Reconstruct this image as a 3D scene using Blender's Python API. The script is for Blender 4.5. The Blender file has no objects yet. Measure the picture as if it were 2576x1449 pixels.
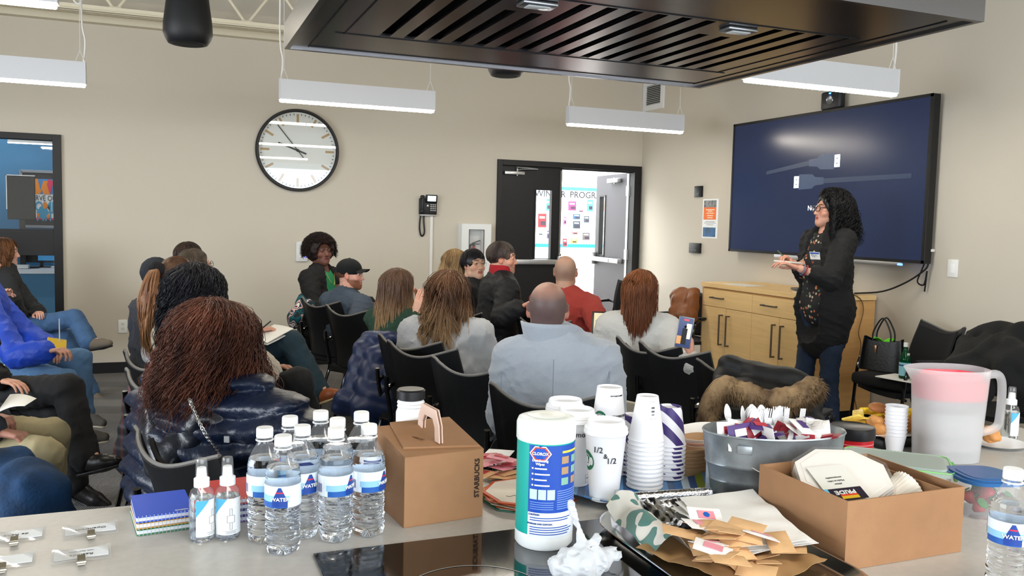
import bpy, bmesh, math, random
import numpy as np
from mathutils import Vector, Matrix
random.seed(7); RNG = np.random.default_rng(7)
SC = bpy.context.scene; COL = SC.collection
PI = math.pi
# ------------------------------------------------------------------ camera
W, H, FPX = 2576, 1449, 2150.0
YAW, PITCH, ROLL, CZ = math.radians(-22.0), math.radians(-4.4), math.radians(1.35), 1.5
_F = np.array([math.sin(-YAW)*math.cos(PITCH), math.cos(YAW)*math.cos(PITCH), math.sin(PITCH)])
_r0 = np.cross(_F, [0, 0, 1]); _r0 /= np.linalg.norm(_r0); _u0 = np.cross(_r0, _F)
_R = _r0*math.cos(ROLL)+_u0*math.sin(ROLL); _U = -_r0*math.sin(ROLL)+_u0*math.cos(ROLL)
cam = bpy.data.cameras.new('camera'); co = bpy.data.objects.new('camera', cam); COL.objects.link(co)
cam.lens = 36.0*FPX/W; cam.sensor_width = 36; cam.clip_start = .05
co.matrix_world = Matrix(((_R[0], _U[0], -_F[0], 0), (_R[1], _U[1], -_F[1], 0), (_R[2], _U[2], -_F[2], CZ), (0, 0, 0, 1)))
SC.camera = co
def ray(x, y): return _F+_R*(x-W/2)/FPX+_U*(H/2-y)/FPX
def onz(x, y, z): d = ray(x, y); return np.array([0, 0, CZ])+d*((z-CZ)/d[2])
def ony(x, y, Y): d = ray(x, y); return np.array([0, 0, CZ])+d*(Y/d[1])
def onx(x, y, X): d = ray(x, y); return np.array([0, 0, CZ])+d*(X/d[0])
def atd(x, y, t): return np.array([0, 0, CZ])+ray(x, y)*t
# ------------------------------------------------------------------ light, exposure
SC.view_settings.view_transform = 'Standard'; SC.view_settings.look = 'None'
SC.view_settings.exposure = 0.58; SC.view_settings.gamma = 1.0; SC.view_settings.use_curve_mapping = False
wd = bpy.data.worlds.new('world'); SC.world = wd; wd.use_nodes = True
wd.node_tree.nodes['Background'].inputs[0].default_value = (.75, .87, 1, 1)
wd.node_tree.nodes['Background'].inputs[1].default_value = 1.0
def area(name, loc, rot, sx, sy, power, col):
    l = bpy.data.lights.new(name, 'AREA'); l.shape = 'RECTANGLE'; l.size = sx; l.size_y = sy
    l.energy = power; l.color = col
    o = bpy.data.objects.new(name, l); COL.objects.link(o); o.location = loc; o.rotation_euler = rot; return o
# daylight through the tall windows behind and to the left of the camera
area('daylight_window_rear', (1.5, -2.95, 1.75), (math.radians(62), 0, 0), 7.0, 1.9, 190, (.86, .93, 1))
area('daylight_window_left', (-5.9, 2.0, 1.75), (math.radians(66), 0, math.radians(-90)), 5.0, 1.9, 300, (.86, .93, 1))
# ceiling fixtures over the kitchen half of the room (behind the frame)
area('kitchen_ceiling_light', (1.8, -.6, 3.4), (0, 0, 0), 3.0, .5, 55, (1, .95, .88))
area('hall_ceiling_light', (5.0, 10.3, 3.0), (0, 0, 0), 4.0, 1.8, 330, (.95, .98, 1))
area('office_ceiling_light', (-2.6, 10.6, 2.85), (0, 0, 0), 3.0, 1.6, 40, (.92, .97, 1))
# ------------------------------------------------------------------ materials
def lin(c):
    if isinstance(c, str):
        c = c.lstrip('#'); c = [int(c[i:i+2], 16)/255 for i in (0, 2, 4)]
    return tuple(v/12.92 if v <= .04045 else ((v+.055)/1.055)**2.4 for v in c)
_MC = {}
def mat(col, rough=.6, metal=0, emit=0, bump=0, bscale=60, var=0, vscale=8, spec=.5, trans=0, ior=1.45, sheen=0, alpha=1, coat=0, sss=0, attr=None, stretch=None, vcol=None, detail=4, btype='noise'):
    key = str((col, rough, metal, emit, bump, bscale, var, vscale, spec, trans, ior, sheen, alpha, coat, sss, attr, stretch, vcol, btype))
    if key in _MC: return _MC[key]
    m = bpy.data.materials.new('material'); m.use_nodes = True; N = m.node_tree.nodes; L = m.node_tree.links
    b = N['Principled BSDF']; c = lin(col)+(1,)
    b.inputs['Base Color'].default_value = c; b.inputs['Roughness'].default_value = rough
    b.inputs['Metallic'].default_value = metal; b.inputs['Specular IOR Level'].default_value = spec
    b.inputs['Transmission Weight'].default_value = trans; b.inputs['IOR'].default_value = ior
    b.inputs['Alpha'].default_value = alpha
    if sheen: b.inputs['Sheen Weight'].default_value = sheen
    if coat: b.inputs['Coat Weight'].default_value = coat; b.inputs['Coat Roughness'].default_value = .08
    if sss: b.inputs['Subsurface Weight'].default_value = sss; b.inputs['Subsurface Radius'].default_value = (.012, .005, .003); b.inputs['Subsurface Scale'].default_value = 1
    if emit: b.inputs['Emission Color'].default_value = c; b.inputs['Emission Strength'].default_value = emit
    if attr:
        a = N.new('ShaderNodeAttribute'); a.attribute_name = attr; L.new(a.outputs['Color'], b.inputs['Base Color'])
    tc = None
    if bump or var or vcol:
        tc = N.new('ShaderNodeTexCoord'); mp = N.new('ShaderNodeMapping'); L.new(tc.outputs['Object'], mp.inputs[0])
        if stretch: mp.inputs['Scale'].default_value = stretch
    if var or vcol:
        n = N.new('ShaderNodeTexNoise'); n.inputs['Scale'].default_value = vscale; n.inputs['Detail'].default_value = detail
        L.new(mp.outputs[0], n.inputs['Vector'])
        r = N.new('ShaderNodeMapRange'); r.inputs[1].default_value = .3; r.inputs[2].default_value = .7
        L.new(n.outputs['Fac'], r.inputs[0])
        mx = N.new('ShaderNodeMix'); mx.data_type = 'RGBA'; L.new(r.outputs[0], mx.inputs[0])
        c2 = lin(vcol)+(1,) if vcol else tuple(min(1, v*(1+var)) for v in c[:3])+(1,)
        c1 = c if vcol else tuple(v*(1-var) for v in c[:3])+(1,)
        mx.inputs[6].default_value = c1; mx.inputs[7].default_value = c2
        if attr:
            mm = N.new('ShaderNodeMix'); mm.data_type = 'RGBA'; mm.blend_type = 'MULTIPLY'; mm.inputs[0].default_value = 1
            mx.inputs[6].default_value = (1-var,)*3+(1,); mx.inputs[7].default_value = (1+var,)*3+(1,)
            L.new(a.outputs['Color'], mm.inputs[6]); L.new(mx.outputs[2], mm.inputs[7]); L.new(mm.outputs[2], b.inputs['Base Color'])
        else: L.new(mx.outputs[2], b.inputs['Base Color'])
    if bump:
        if btype == 'wave':
            n = N.new('ShaderNodeTexWave'); n.inputs['Scale'].default_value = bscale; n.inputs['Distortion'].default_value = 1.5; fo = n.outputs['Fac']
        elif btype == 'voronoi':
            n = N.new('ShaderNodeTexVoronoi'); n.inputs['Scale'].default_value = bscale; fo = n.outputs['Distance']
        else:
            n = N.new('ShaderNodeTexNoise'); n.inputs['Scale'].default_value = bscale; n.inputs['Detail'].default_value = 3; fo = n.outputs['Fac']
        L.new(mp.outputs[0], n.inputs['Vector'])
        bp = N.new('ShaderNodeBump'); bp.inputs['Strength'].default_value = bump; bp.inputs['Distance'].default_value = .01
        L.new(fo, bp.inputs['Height']); L.new(bp.outputs[0], b.inputs['Normal'])
    _MC[key] = m; return m
def clear_mat(col='#ffffff', gloss=.05, tint=.06):
    """thin clear plastic or glass pane: mostly transparent with a clear reflection"""
    k = 'clr'+str((col, gloss, tint))
    if k in _MC: return _MC[k]
    m = bpy.data.materials.new('material'); m.use_nodes = True; N = m.node_tree.nodes; L = m.node_tree.links
    N.remove(N['Principled BSDF']); o = N['Material Output']
    t = N.new('ShaderNodeBsdfTransparent'); g = N.new('ShaderNodeBsdfGlossy'); g.inputs['Roughness'].default_value = gloss
    d = N.new('ShaderNodeBsdfDiffuse'); d.inputs[0].default_value = lin(col)+(1,)
    t.inputs[0].default_value = (1, 1, 1, 1) if tint < .3 else lin(col)+(1,)
    lw = N.new('ShaderNodeLayerWeight'); lw.inputs[0].default_value = .5; pw = N.new('ShaderNodeMath'); pw.operation = 'POWER'; pw.inputs[1].default_value = 4; L.new(lw.outputs['Facing'], pw.inputs[0])
    fr = N.new('ShaderNodeMath'); fr.operation = 'MULTIPLY_ADD'; fr.inputs[1].default_value = .6; fr.inputs[2].default_value = .045; L.new(pw.outputs[0], fr.inputs[0])
    m1 = N.new('ShaderNodeMixShader'); m1.inputs[0].default_value = tint; L.new(t.outputs[0], m1.inputs[1]); L.new(d.outputs[0], m1.inputs[2])
    m2 = N.new('ShaderNodeMixShader'); L.new(fr.outputs[0], m2.inputs[0]); L.new(m1.outputs[0], m2.inputs[1]); L.new(g.outputs[0], m2.inputs[2])
    L.new(m2.outputs[0], o.inputs[0]); _MC[k] = m; return m
# ------------------------------------------------------------------ object helpers
def tag(o, label=None, cat=None, group=None, kind=None):
    if label: o['label'] = label
    if cat: o['category'] = cat
    if group: o['group'] = group
    if kind: o['kind'] = kind
    return o
def thing(name, label, cat, loc=(0, 0, 0), rz=0, group=None, rot=None):
    o = bpy.data.objects.new(name, None); COL.objects.link(o); o.empty_display_size = .05
    o.location = loc; o.rotation_euler = rot if rot else (0, 0, rz)
    return tag(o, label, cat, group)
def mesh_obj(name, V, Fc, mats, parent=None, smooth=50, mi=None, col=None):
    me = bpy.data.meshes.new(name)
    if isinstance(V, np.ndarray) and isinstance(Fc, np.ndarray):
        n = Fc.shape[1]; me.vertices.add(len(V)); me.vertices.foreach_set('co', np.ascontiguousarray(V, np.float32).ravel())
        me.loops.add(Fc.size); me.loops.foreach_set('vertex_index', np.ascontiguousarray(Fc, np.int32).ravel())
        me.polygons.add(len(Fc)); me.polygons.foreach_set('loop_start', np.arange(0, Fc.size, n, dtype=np.int32))
        me.update(calc_edges=True); me.validate()
    else: me.from_pydata([tuple(v) for v in V], [], Fc)
    for m in (mats if isinstance(mats, (list, tuple)) else [mats]): me.materials.append(m)
    if mi is not None: me.polygons.foreach_set('material_index', np.array(mi, np.int32))
    if smooth:
        me.polygons.foreach_set('use_smooth', np.ones(len(me.polygons), bool))
        if smooth < 179: me.set_sharp_from_angle(angle=math.radians(smooth))
    if col is not None:
        a = me.color_attributes.new('Col', 'FLOAT_COLOR', 'POINT')
        c = np.ones((len(me.vertices), 4), np.float32); c[:, :3] = col[:len(me.vertices)]; a.data.foreach_set('color', c.ravel())
    me.update()
    o = bpy.data.objects.new(name, me); COL.objects.link(o)
    if parent: o.parent = parent
    return o
class MB:
    def __init__(s): s.V = []; s.F = []; s.mi = []; s.c = 0; s.M = Matrix()
    def m(s, i): s.c = i; return s
    def at(s, M): s.M = M; return s
    def add(s, V, F):
        o = len(s.V); s.V += [tuple(s.M @ Vector(v)) for v in V]; s.F += [tuple(o+i for i in f) for f in F]; s.mi += [s.c]*len(F); return s
    def box(s, c, d, rz=0, bev=0, rot=None, seg=2):
        bm = bmesh.new(); bmesh.ops.create_cube(bm, size=1)
        bmesh.ops.scale(bm, vec=d, verts=bm.verts)
        if bev: bmesh.ops.bevel(bm, geom=bm.edges[:], offset=bev, segments=seg, profile=.5, affect='EDGES')
        Mx = Matrix.Translation(c) @ (rot.to_4x4() if rot is not None else Matrix.Rotation(rz, 4, 'Z'))
        bmesh.ops.transform(bm, matrix=Mx, verts=bm.verts); bm.verts.index_update()
        s.add([v.co.copy() for v in bm.verts], [[v.index for v in f.verts] for f in bm.faces]); bm.free(); return s
    def b2(s, x0, x1, y0, y1, z0, z1, bev=0): return s.box(((x0+x1)/2, (y0+y1)/2, (z0+z1)/2), (x1-x0, y1-y0, z1-z0), bev=bev)
    def cyl(s, a, b, r0, r1=None, n=16, cap=True):
        r1 = r0 if r1 is None else r1; a = Vector(a); b = Vector(b); d = (b-a).normalized()
        u = d.orthogonal().normalized(); w = d.cross(u); V = []; 
        for p, r in ((a, r0), (b, r1)):
            for i in range(n): t = 2*PI*i/n; V.append(p+(u*math.cos(t)+w*math.sin(t))*r)
        F = [(i, (i+1) % n, n+(i+1) % n, n+i) for i in range(n)]
        if cap: F += [tuple(range(n))[::-1], tuple(range(n, 2*n))]
        return s.add(V, F)
    def lathe(s, prof, n=24, c=(0, 0, 0), axis=None, cap=False, fn=None):
        V = []; F = []; q = Matrix.Translation(c) @ (axis.to_4x4() if axis is not None else Matrix())
        for j, (r, z) in enumerate(prof):
            for i in range(n):
                t = 2*PI*i/n; rr = fn(r, z, t) if fn else r
                V.append(q @ Vector((rr*math.cos(t), rr*math.sin(t), z)))
        for j in range(len(prof)-1):
            for i in range(n): F.append((j*n+i, j*n+(i+1) % n, (j+1)*n+(i+1) % n, (j+1)*n+i))
        if cap: F += [tuple(range(n))[::-1], tuple((len(prof)-1)*n+i for i in range(n))]
        return s.add(V, F)
    def tube(s, pts, r, n=8, sub=0, closed=False, flat=None):
        P = [Vector(p) for p in pts]
        if sub: P = spline(P, sub, closed)
        V = []; k = len(P); u = None
        for i, p in enumerate(P):
            d = (P[(i+1) % k]-P[i-1]) if closed else (P[min(i+1, k-1)]-P[max(i-1, 0)])
            if d.length < 1e-9: d = Vector((0, 0, 1))
            d.normalize()
            u = (d.orthogonal() if u is None else (u-d*u.dot(d))); u.normalize(); w = d.cross(u)
            rr = r[i] if isinstance(r, (list, tuple)) and len(r) == k else (r(i/(k-1)) if callable(r) else r)
            for j in range(n): t = 2*PI*j/n; V.append(p+u*math.cos(t)*rr+w*math.sin(t)*rr)
        F = []
        for i in range(k if closed else k-1):
            for j in range(n): a = i*n; b = ((i+1) % k)*n; F.append((a+j, a+(j+1) % n, b+(j+1) % n, b+j))
        if not closed: F += [tuple(range(n))[::-1], tuple((k-1)*n+j for j in range(n))]
        return s.add(V, F)
    def prism(s, poly, z0, z1, M=None):
        n = len(poly); V = [(x, y, z0) for x, y in poly]+[(x, y, z1) for x, y in poly]
        if M is not None: V = [M @ Vector(v) for v in V]
        return s.add(V, [tuple(range(n))[::-1], tuple(range(n, 2*n))]+[(i, (i+1) % n, n+(i+1) % n, n+i) for i in range(n)])
    def sheet(s, fn, nu, nv, th=.003):
        """surface fn(u,v)->(x,y,z) with real thickness, u,v in 0..1"""
        P = [[Vector(fn(i/nu, j/nv)) for j in range(nv+1)] for i in range(nu+1)]; V = []; 
        def nrm(i, j):
            a = P[min(i+1, nu)][j]-P[max(i-1, 0)][j]; b = P[i][min(j+1, nv)]-P[i][max(j-1, 0)]
            c = a.cross(b); return c.normalized() if c.length > 1e-12 else Vector((0, 0, 1))
        m = (nu+1)*(nv+1); idx = lambda i, j: i*(nv+1)+j
        for i in range(nu+1):
            for j in range(nv+1): V.append(P[i][j])
        for i in range(nu+1):
            for j in range(nv+1): V.append(P[i][j]-nrm(i, j)*th)
        F = []
        for i in range(nu):
            for j in range(nv):
                q = (idx(i, j), idx(i+1, j), idx(i+1, j+1), idx(i, j+1)); F.append(q); F.append(tuple(m+t for t in q[::-1]))
        E = [(idx(i, 0), idx(i+1, 0)) for i in range(nu)]+[(idx(nu, j), idx(nu, j+1)) for j in range(nv)]+[(idx(i+1, nv), idx(i, nv)) for i in range(nu)]+[(idx(0, j+1), idx(0, j)) for j in range(nv)]
        for a, b in E: F.append((b, a, m+a, m+b))
        return s.add(V, F)
    def build(s, name, mats, parent=None, smooth=35): return mesh_obj(name, s.V, s.F, mats, parent, smooth, s.mi)
def spline(P, sub, closed=False):
    P = [Vector(p) for p in P]; k = len(P); out = []
    for i in range(k if closed else k-1):
        g = (lambda j: P[j % k]) if closed else (lambda j: P[max(0, min(k-1, j))])
        a, b, c, d = g(i-1), g(i), g(i+1), g(i+2)
        for t in range(sub):
            t /= sub; out.append(.5*((2*b)+(c-a)*t+(2*a-5*b+4*c-d)*t*t+(3*b-a-3*c+d)*t**3))
    if not closed: out.append(P[-1])
    return out
def rounded(w, h, r, n=5):
    out = []
    for cx, cy, a in ((w/2-r, h/2-r, 0), (-w/2+r, h/2-r, 90), (-w/2+r, -h/2+r, 180), (w/2-r, -h/2+r, 270)):
        for i in range(n+1): t = math.radians(a+90*i/n); out.append((cx+r*math.cos(t), cy+r*math.sin(t)))
    return out
def text(parent, s, size, M, m, name='lettering', bend=None, ext=.0006, align='CENTER', sx=1, bold=0):
    """letters as a thin raised mesh; bend = radius of the upright cylinder they wrap (letters face local -y)"""
    c = bpy.data.curves.new('t', 'FONT'); c.body = s; c.size = size; c.extrude = ext; c.align_x = align; c.align_y = 'CENTER'; c.resolution_u = 3; c.offset = bold*size
    o = bpy.data.objects.new('t', c); COL.objects.link(o); bpy.context.view_layer.update()
    me = bpy.data.meshes.new_from_object(o.evaluated_get(bpy.context.evaluated_depsgraph_get()))
    bpy.data.objects.remove(o); bpy.data.curves.remove(c)
    for v in me.vertices:
        x, y, z = v.co; x *= sx
        if bend:
            r = bend+.0008+z; t = x/bend; v.co = M @ Vector((r*math.sin(t), -r*math.cos(t), y))
        else: v.co = M @ Vector((x, y, z))
    me.materials.clear(); me.materials.append(m); me.name = name
    o = bpy.data.objects.new(name, me); COL.objects.link(o)
    if parent: o.parent = parent
    return o
def bendpatch(mb, R, t0, t1, z0, z1, off=.0006, n=10, cx=0, cy=0):
    """thin label patch on an upright cylinder, angle 0 faces -y, positive to +x"""
    V = []; F = []
    for i in range(n+1):
        t = t0+(t1-t0)*i/n
        for z in (z0, z1):
            V.append((cx+(R+off)*math.sin(t), cy-(R+off)*math.cos(t), z))
    for i in range(n): F.append((2*i, 2*i+2, 2*i+3, 2*i+1))
    return mb.add(V, F)
def copy_tree(o, parent=None):
    c = o.copy(); COL.objects.link(c); c.parent = parent
    for ch in list(o.children): copy_tree(ch, c)
    return c
def face_cam_z(x, y): return math.atan2(-x, y)  # yaw that turns local -y towards the origin side
RX90 = Matrix.Rotation(PI/2, 4, 'X')
# ------------------------------------------------------------------ soft shapes: distance field -> quads
def field_mesh(prims, h=.01, noise=None, pad=None, seed=0):
    lo = np.array([1e9]*3); hi = -lo
    for p in prims:
        if p[0][0] == '-': continue
        if p[0] == 'c': a, b, r = np.array(p[1], float), np.array(p[2], float), max(p[3], p[4])
        else: a = b = np.array(p[1], float); r = max(p[2])
        lo = np.minimum(lo, np.minimum(a, b)-r); hi = np.maximum(hi, np.maximum(a, b)+r)
    pd = .03 if pad is None else pad
    lo -= pd; hi += pd; n = np.ceil((hi-lo)/h).astype(int)+1
    ax = [lo[i]+h*np.arange(n[i]) for i in range(3)]
    Fd = np.full(n, .2, np.float32)
    for p in prims:
        sub = p[0][0] == '-'; t = p[0].lstrip('-'); k = p[5] if t == 'c' else p[3]
        if t == 'c': a, b, r = np.array(p[1], float), np.array(p[2], float), max(p[3], p[4])
        else: a = b = np.array(p[1], float); r = max(p[2])
        m = r+k+3*h
        i0 = [max(0, int((min(a[i], b[i])-m-lo[i])/h)) for i in range(3)]; i1 = [min(n[i], int((max(a[i], b[i])+m-lo[i])/h)+2) for i in range(3)]
        if any(i1[i] <= i0[i] for i in range(3)): continue
        X, Y, Z = np.meshgrid(*[ax[i][i0[i]:i1[i]].astype(np.float32) for i in range(3)], indexing='ij')
        if t == 'c':
            ba = b-a; L = max(1e-9, float(ba@ba)); px, py, pz = X-a[0], Y-a[1], Z-a[2]
            tt = np.clip((px*ba[0]+py*ba[1]+pz*ba[2])/L, 0, 1)
            px = px-tt*ba[0]; py = py-tt*ba[1]; pz = pz-tt*ba[2]; d2 = px*px+py*py+pz*pz
            if len(p) > 6:
                nn = np.array(p[6], float); nn /= np.linalg.norm(nn); q = px*nn[0]+py*nn[1]+pz*nn[2]; d2 = d2+q*q*(p[7]**2-1)
            d = np.sqrt(d2)-(p[3]+tt*(p[4]-p[3]))
        else:
            px, py, pz = X-a[0], Y-a[1], Z-a[2]
            if len(p) > 4:
                Mx = np.array(p[4]); px, py, pz = [px*Mx[0][i]+py*Mx[1][i]+pz*Mx[2][i] for i in range(3)]
            r3 = p[2]; k0 = np.sqrt((px/r3[0])**2+(py/r3[1])**2+(pz/r3[2])**2)+1e-6
            k1 = np.sqrt((px/r3[0]**2)**2+(py/r3[1]**2)**2+(pz/r3[2]**2)**2)+1e-6; d = k0*(k0-1)/k1
        S = Fd[i0[0]:i1[0], i0[1]:i1[1], i0[2]:i1[2]]
        if sub:
            hh = np.maximum(k-np.abs(S+d), 0)/max(k, 1e-6); S[...] = np.maximum(S, -d)+hh*hh*k*.25
        else:
            hh = np.maximum(k-np.abs(S-d), 0)/max(k, 1e-6); S[...] = np.minimum(S, d)-hh*hh*k*.25
    if noise is not None:
        I = np.nonzero(np.abs(Fd) < .04); Pn = np.stack([ax[i][I[i]] for i in range(3)], 1); Fd[I] += noise(Pn).astype(np.float32)
    return nets(Fd, lo, h)
def nets(Fd, lo, h):
    s = Fd < 0; c = [s[i:s.shape[0]-1+i, j:s.shape[1]-1+j, k:s.shape[2]-1+k] for i in (0, 1) for j in (0, 1) for k in (0, 1)]
    tot = sum(x.astype(np.int8) for x in c); act = np.argwhere((tot > 0) & (tot < 8))
    idm = -np.ones(tot.shape, np.int32); idm[act[:, 0], act[:, 1], act[:, 2]] = np.arange(len(act))
    cv = np.array([(i, j, k) for i in (0, 1) for j in (0, 1) for k in (0, 1)])
    val = np.stack([Fd[act[:, 0]+a, act[:, 1]+b, act[:, 2]+d] for a, b, d in cv], 1)
    acc = np.zeros((len(act), 3)); cnt = np.zeros(len(act))
    for a in range(8):
        for b in range(a+1, 8):
            if abs(cv[a]-cv[b]).sum() != 1: continue
            x = (val[:, a] < 0) != (val[:, b] < 0); t = np.where(x, val[:, a]/(val[:, a]-val[:, b]+1e-12), 0)
            acc += x[:, None]*(cv[a]+t[:, None]*(cv[b]-cv[a])); cnt += x
    V = lo+h*(act+acc/cnt[:, None]); Fs = []
    for ax in range(3):
        o = [0, 0, 0]; o[ax] = 1; u = [0, 0, 0]; u[(ax+1) % 3] = 1; w = [0, 0, 0]; w[(ax+2) % 3] = 1
        sh = Fd.shape; A = s[:sh[0]-o[0], :sh[1]-o[1], :sh[2]-o[2]]; B = s[o[0]:, o[1]:, o[2]:]
        e = np.argwhere(A != B); g = np.ones(len(e), bool)
        for q in range(3):
            if q != ax: g &= e[:, q] > 0
            g &= e[:, q] < idm.shape[q]
        e = e[g]; u = np.array(u); w = np.array(w); f = lambda p: idm[p[:, 0], p[:, 1], p[:, 2]]
        Q = np.stack([f(e), f(e-u), f(e-u-w), f(e-w)], 1); inv = ~s[e[:, 0], e[:, 1], e[:, 2]]
        Q[~inv] = Q[~inv][:, ::-1]; Q = Q[(Q >= 0).all(1)]; Fs.append(Q[:, ::-1])
    return V, np.concatenate(Fs)
def wob(scale, amp, seed=0, n=6, st=(1, 1, 1)):
    r = np.random.default_rng(seed); w = r.normal(size=(n, 3))*scale*np.array(st); ph = r.uniform(0, 6.3, n)
    return lambda P: amp*np.sin(P@w.T+ph).mean(1)*2
def folds(scale, amp, seed=0, n=5, st=(1, 1, 1)):
    r = np.random.default_rng(seed+50); w = r.normal(size=(n, 3))*scale*np.array(st); ph = r.uniform(0, 6.3, n); g = wob(scale*.6, 1.2, seed+9)
    return lambda P: amp*((1-np.abs(np.sin(P@w.T+ph+g(P)[:, None])))**4).mean(1)*2.2
def rotm(ax, a): return np.array(Matrix.Rotation(a, 3, ax))
def soft(name, prims, m, parent, h=.01, noise=None, col=None):
    V, F = field_mesh(prims, h, noise); return mesh_obj(name, V, F, m, parent, 180, col=(col(V) if col else None))
# ================================================================== ROOM
BY, RX, CH = 8.77, 5.14, 4.15
wallm = mat('#cac2b3', .85, bump=.05, bscale=220); blackm = mat('#0b0a0c', .5); blk2 = mat('#0b0b0d', .45)
creamm = mat('#e9e0c8', .6); whitem = mat('#e8e7e2', .5); chrome = mat('#c9cacc', .22, 1); steel = mat('#9a9b9e', .35, 1)
alum = mat('#b9babb', .4, .9)
def carpet():
    m = bpy.data.materials.new('material'); m.use_nodes = True; N = m.node_tree.nodes; L = m.node_tree.links; b = N['Principled BSDF']
    tc = N.new('ShaderNodeTexCoord'); mp = N.new('ShaderNodeMapping'); mp.inputs['Scale'].default_value = (1, 1, 1); mp.inputs['Rotation'].default_value = (0, 0, math.radians(18)); L.new(tc.outputs['Object'], mp.inputs[0])
    w = N.new('ShaderNodeTexWave'); w.inputs['Scale'].default_value = 26; w.inputs['Distortion'].default_value = 2.5; w.inputs['Detail'].default_value = 3; w.inputs['Detail Scale'].default_value = 4; L.new(mp.outputs[0], w.inputs[0])
    br = N.new('ShaderNodeTexBrick'); br.inputs['Scale'].default_value = 1; br.inputs['Brick Width'].default_value = 1.0; br.inputs['Row Height'].default_value = .25; br.inputs['Mortar Size'].default_value = .0; br.offset = .37
    br.inputs['Color1'].default_value = (.125, .122, .12, 1); br.inputs['Color2'].default_value = (.21, .205, .20, 1); L.new(mp.outputs[0], br.inputs[0])
    mx = N.new('ShaderNodeMix'); mx.data_type = 'RGBA'; mx.blend_type = 'MULTIPLY'; mx.inputs[0].default_value = .75
    r = N.new('ShaderNodeMapRange'); r.inputs[3].default_value = .45; r.inputs[4].default_value = 1.25; L.new(w.outputs['Fac'], r.inputs[0])
    L.new(br.outputs[0], mx.inputs[6]); L.new(r.outputs[0], mx.inputs[7]); L.new(mx.outputs[2], b.inputs[0]); b.inputs['Roughness'].default_value = .95
    bp = N.new('ShaderNodeBump'); bp.inputs['Strength'].default_value = .5; bp.inputs['Distance'].default_value = .01; L.new(w.outputs['Fac'], bp.inputs['Height']); L.new(bp.outputs[0], b.inputs['Normal']); return m
def struct(name, mb, m, smooth=0, parent=None):
    o = mb.build(name, m, parent, smooth)
    if parent is None: tag(o, kind='structure')
    return o
struct('floor', MB().b2(-6.1, RX+.3, -3.1, BY+.1, -.1, 0), carpet())
struct('ceiling', MB().b2(-6.1, RX+.3, -3.1, BY+.3, CH, CH+.1), mat('#a39b85', .7, bump=.3, bscale=8, btype='wave'))
# back wall with the two openings
WX0, WX1, WZ = -2.3, -.885, 2.19; DX0, DX1, DZ = 3.335, 5.125, 2.18
w = MB(); w.b2(-6.1, WX0, BY, BY+.12, 0, CH); w.b2(WX0, WX1, BY, BY+.12, WZ, CH); w.b2(WX1, DX0, BY, BY+.12, 0, CH); w.b2(DX0, DX1, BY, BY+.12, DZ, CH); w.b2(DX1, RX+.1, BY, BY+.12, 0, CH)
struct('wall_back', w, wallm)
struct('wall_right', MB().b2(RX, RX+.1, -3.1, BY, 0, CH), wallm)
w = MB(); w.b2(-6.1, -6, -3.1, -.8, 0, CH); w.b2(-6.1, -6, 4.8, BY, 0, CH); w.b2(-6.1, -6, -.8, 4.8, 0, .75); w.b2(-6.1, -6, -.8, 4.8, 2.75, CH)
struct('wall_left', w, wallm)
w = MB(); w.b2(-6, -2.2, -3.1, -3, 0, CH); w.b2(5.05, RX, -3.1, -3, 0, CH); w.b2(-2.2, 5.05, -3.1, -3, 0, .75); w.b2(-2.2, 5.05, -3.1, -3, 2.75, CH)
struct('wall_rear', w, wallm)
for i, (a, b) in enumerate(((WX1+.01, DX0-.01),)): struct('baseboard_back', MB().b2(a, b, BY-.012, BY, 0, .1), blackm)
struct('baseboard_right', MB().b2(RX-.012, RX, -3, BY, 0, .1), blackm)
# beam-like bulkhead ledge where the gypsum wall ends
struct('trim_1', MB().b2(-6, RX, BY-.1, BY, 3.2, 3.26).b2(-6, RX, BY-.06, BY, 3.26, 3.3), mat('#d8cfb8', .7))
# ------------------------------------------------------------------ roof joists
def joist(y, z0, label):
    t = thing('roof_joist', label, 'joist', (0, y, z0), group='roof joists')
    mb = MB()
    for dy in (-.035, .035):
        mb.b2(-6, RX, dy-.028, dy+.028, 0, .008); mb.b2(-6, RX, dy-.004, dy+.004, 0, .05)
    mb.build('bottom_chord', creamm, t, 0)
    mb = MB()
    for dy in (-.035, .035):
        mb.b2(-6, RX, dy-.028, dy+.028, .42, .428); mb.b2(-6, RX, dy-.004, dy+.004, .375, .42)
    mb.build('top_chord', creamm, t, 0)
    mb = MB(); x = -5.8; i = 0
    while x < RX-.3:
        mb.cyl((x, 0, .03), (x+.27, 0, .4), .014, n=8); mb.cyl((x+.27, 0, .4), (x+.54, 0, .03), .014, n=8)
        mb.box((x+.54, 0, .035), (.1, .05, .06), bev=.008); x += .54
    mb.build('web_bars', creamm, t, 30)
joist(8.25, 3.2, 'cream steel bar joist nearest the back wall'); joist(6.9, 3.55, 'cream steel bar joist above the far row of lights')
joist(5.4, 3.55, 'cream steel bar joist between the two rows of lights'); joist(3.4, 3.55, 'cream steel bar joist nearest the extractor hood')
# steel deck beam at the left wall top
dk = MB()
for k in range(30): dk.b2(-6+k*.4, -6+k*.4+.16, 7.0, 8.7, CH-.06, CH)
tag(dk.build('ceiling_deck_rib', creamm, None, 0), kind='structure').name = 'trim_2'
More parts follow.
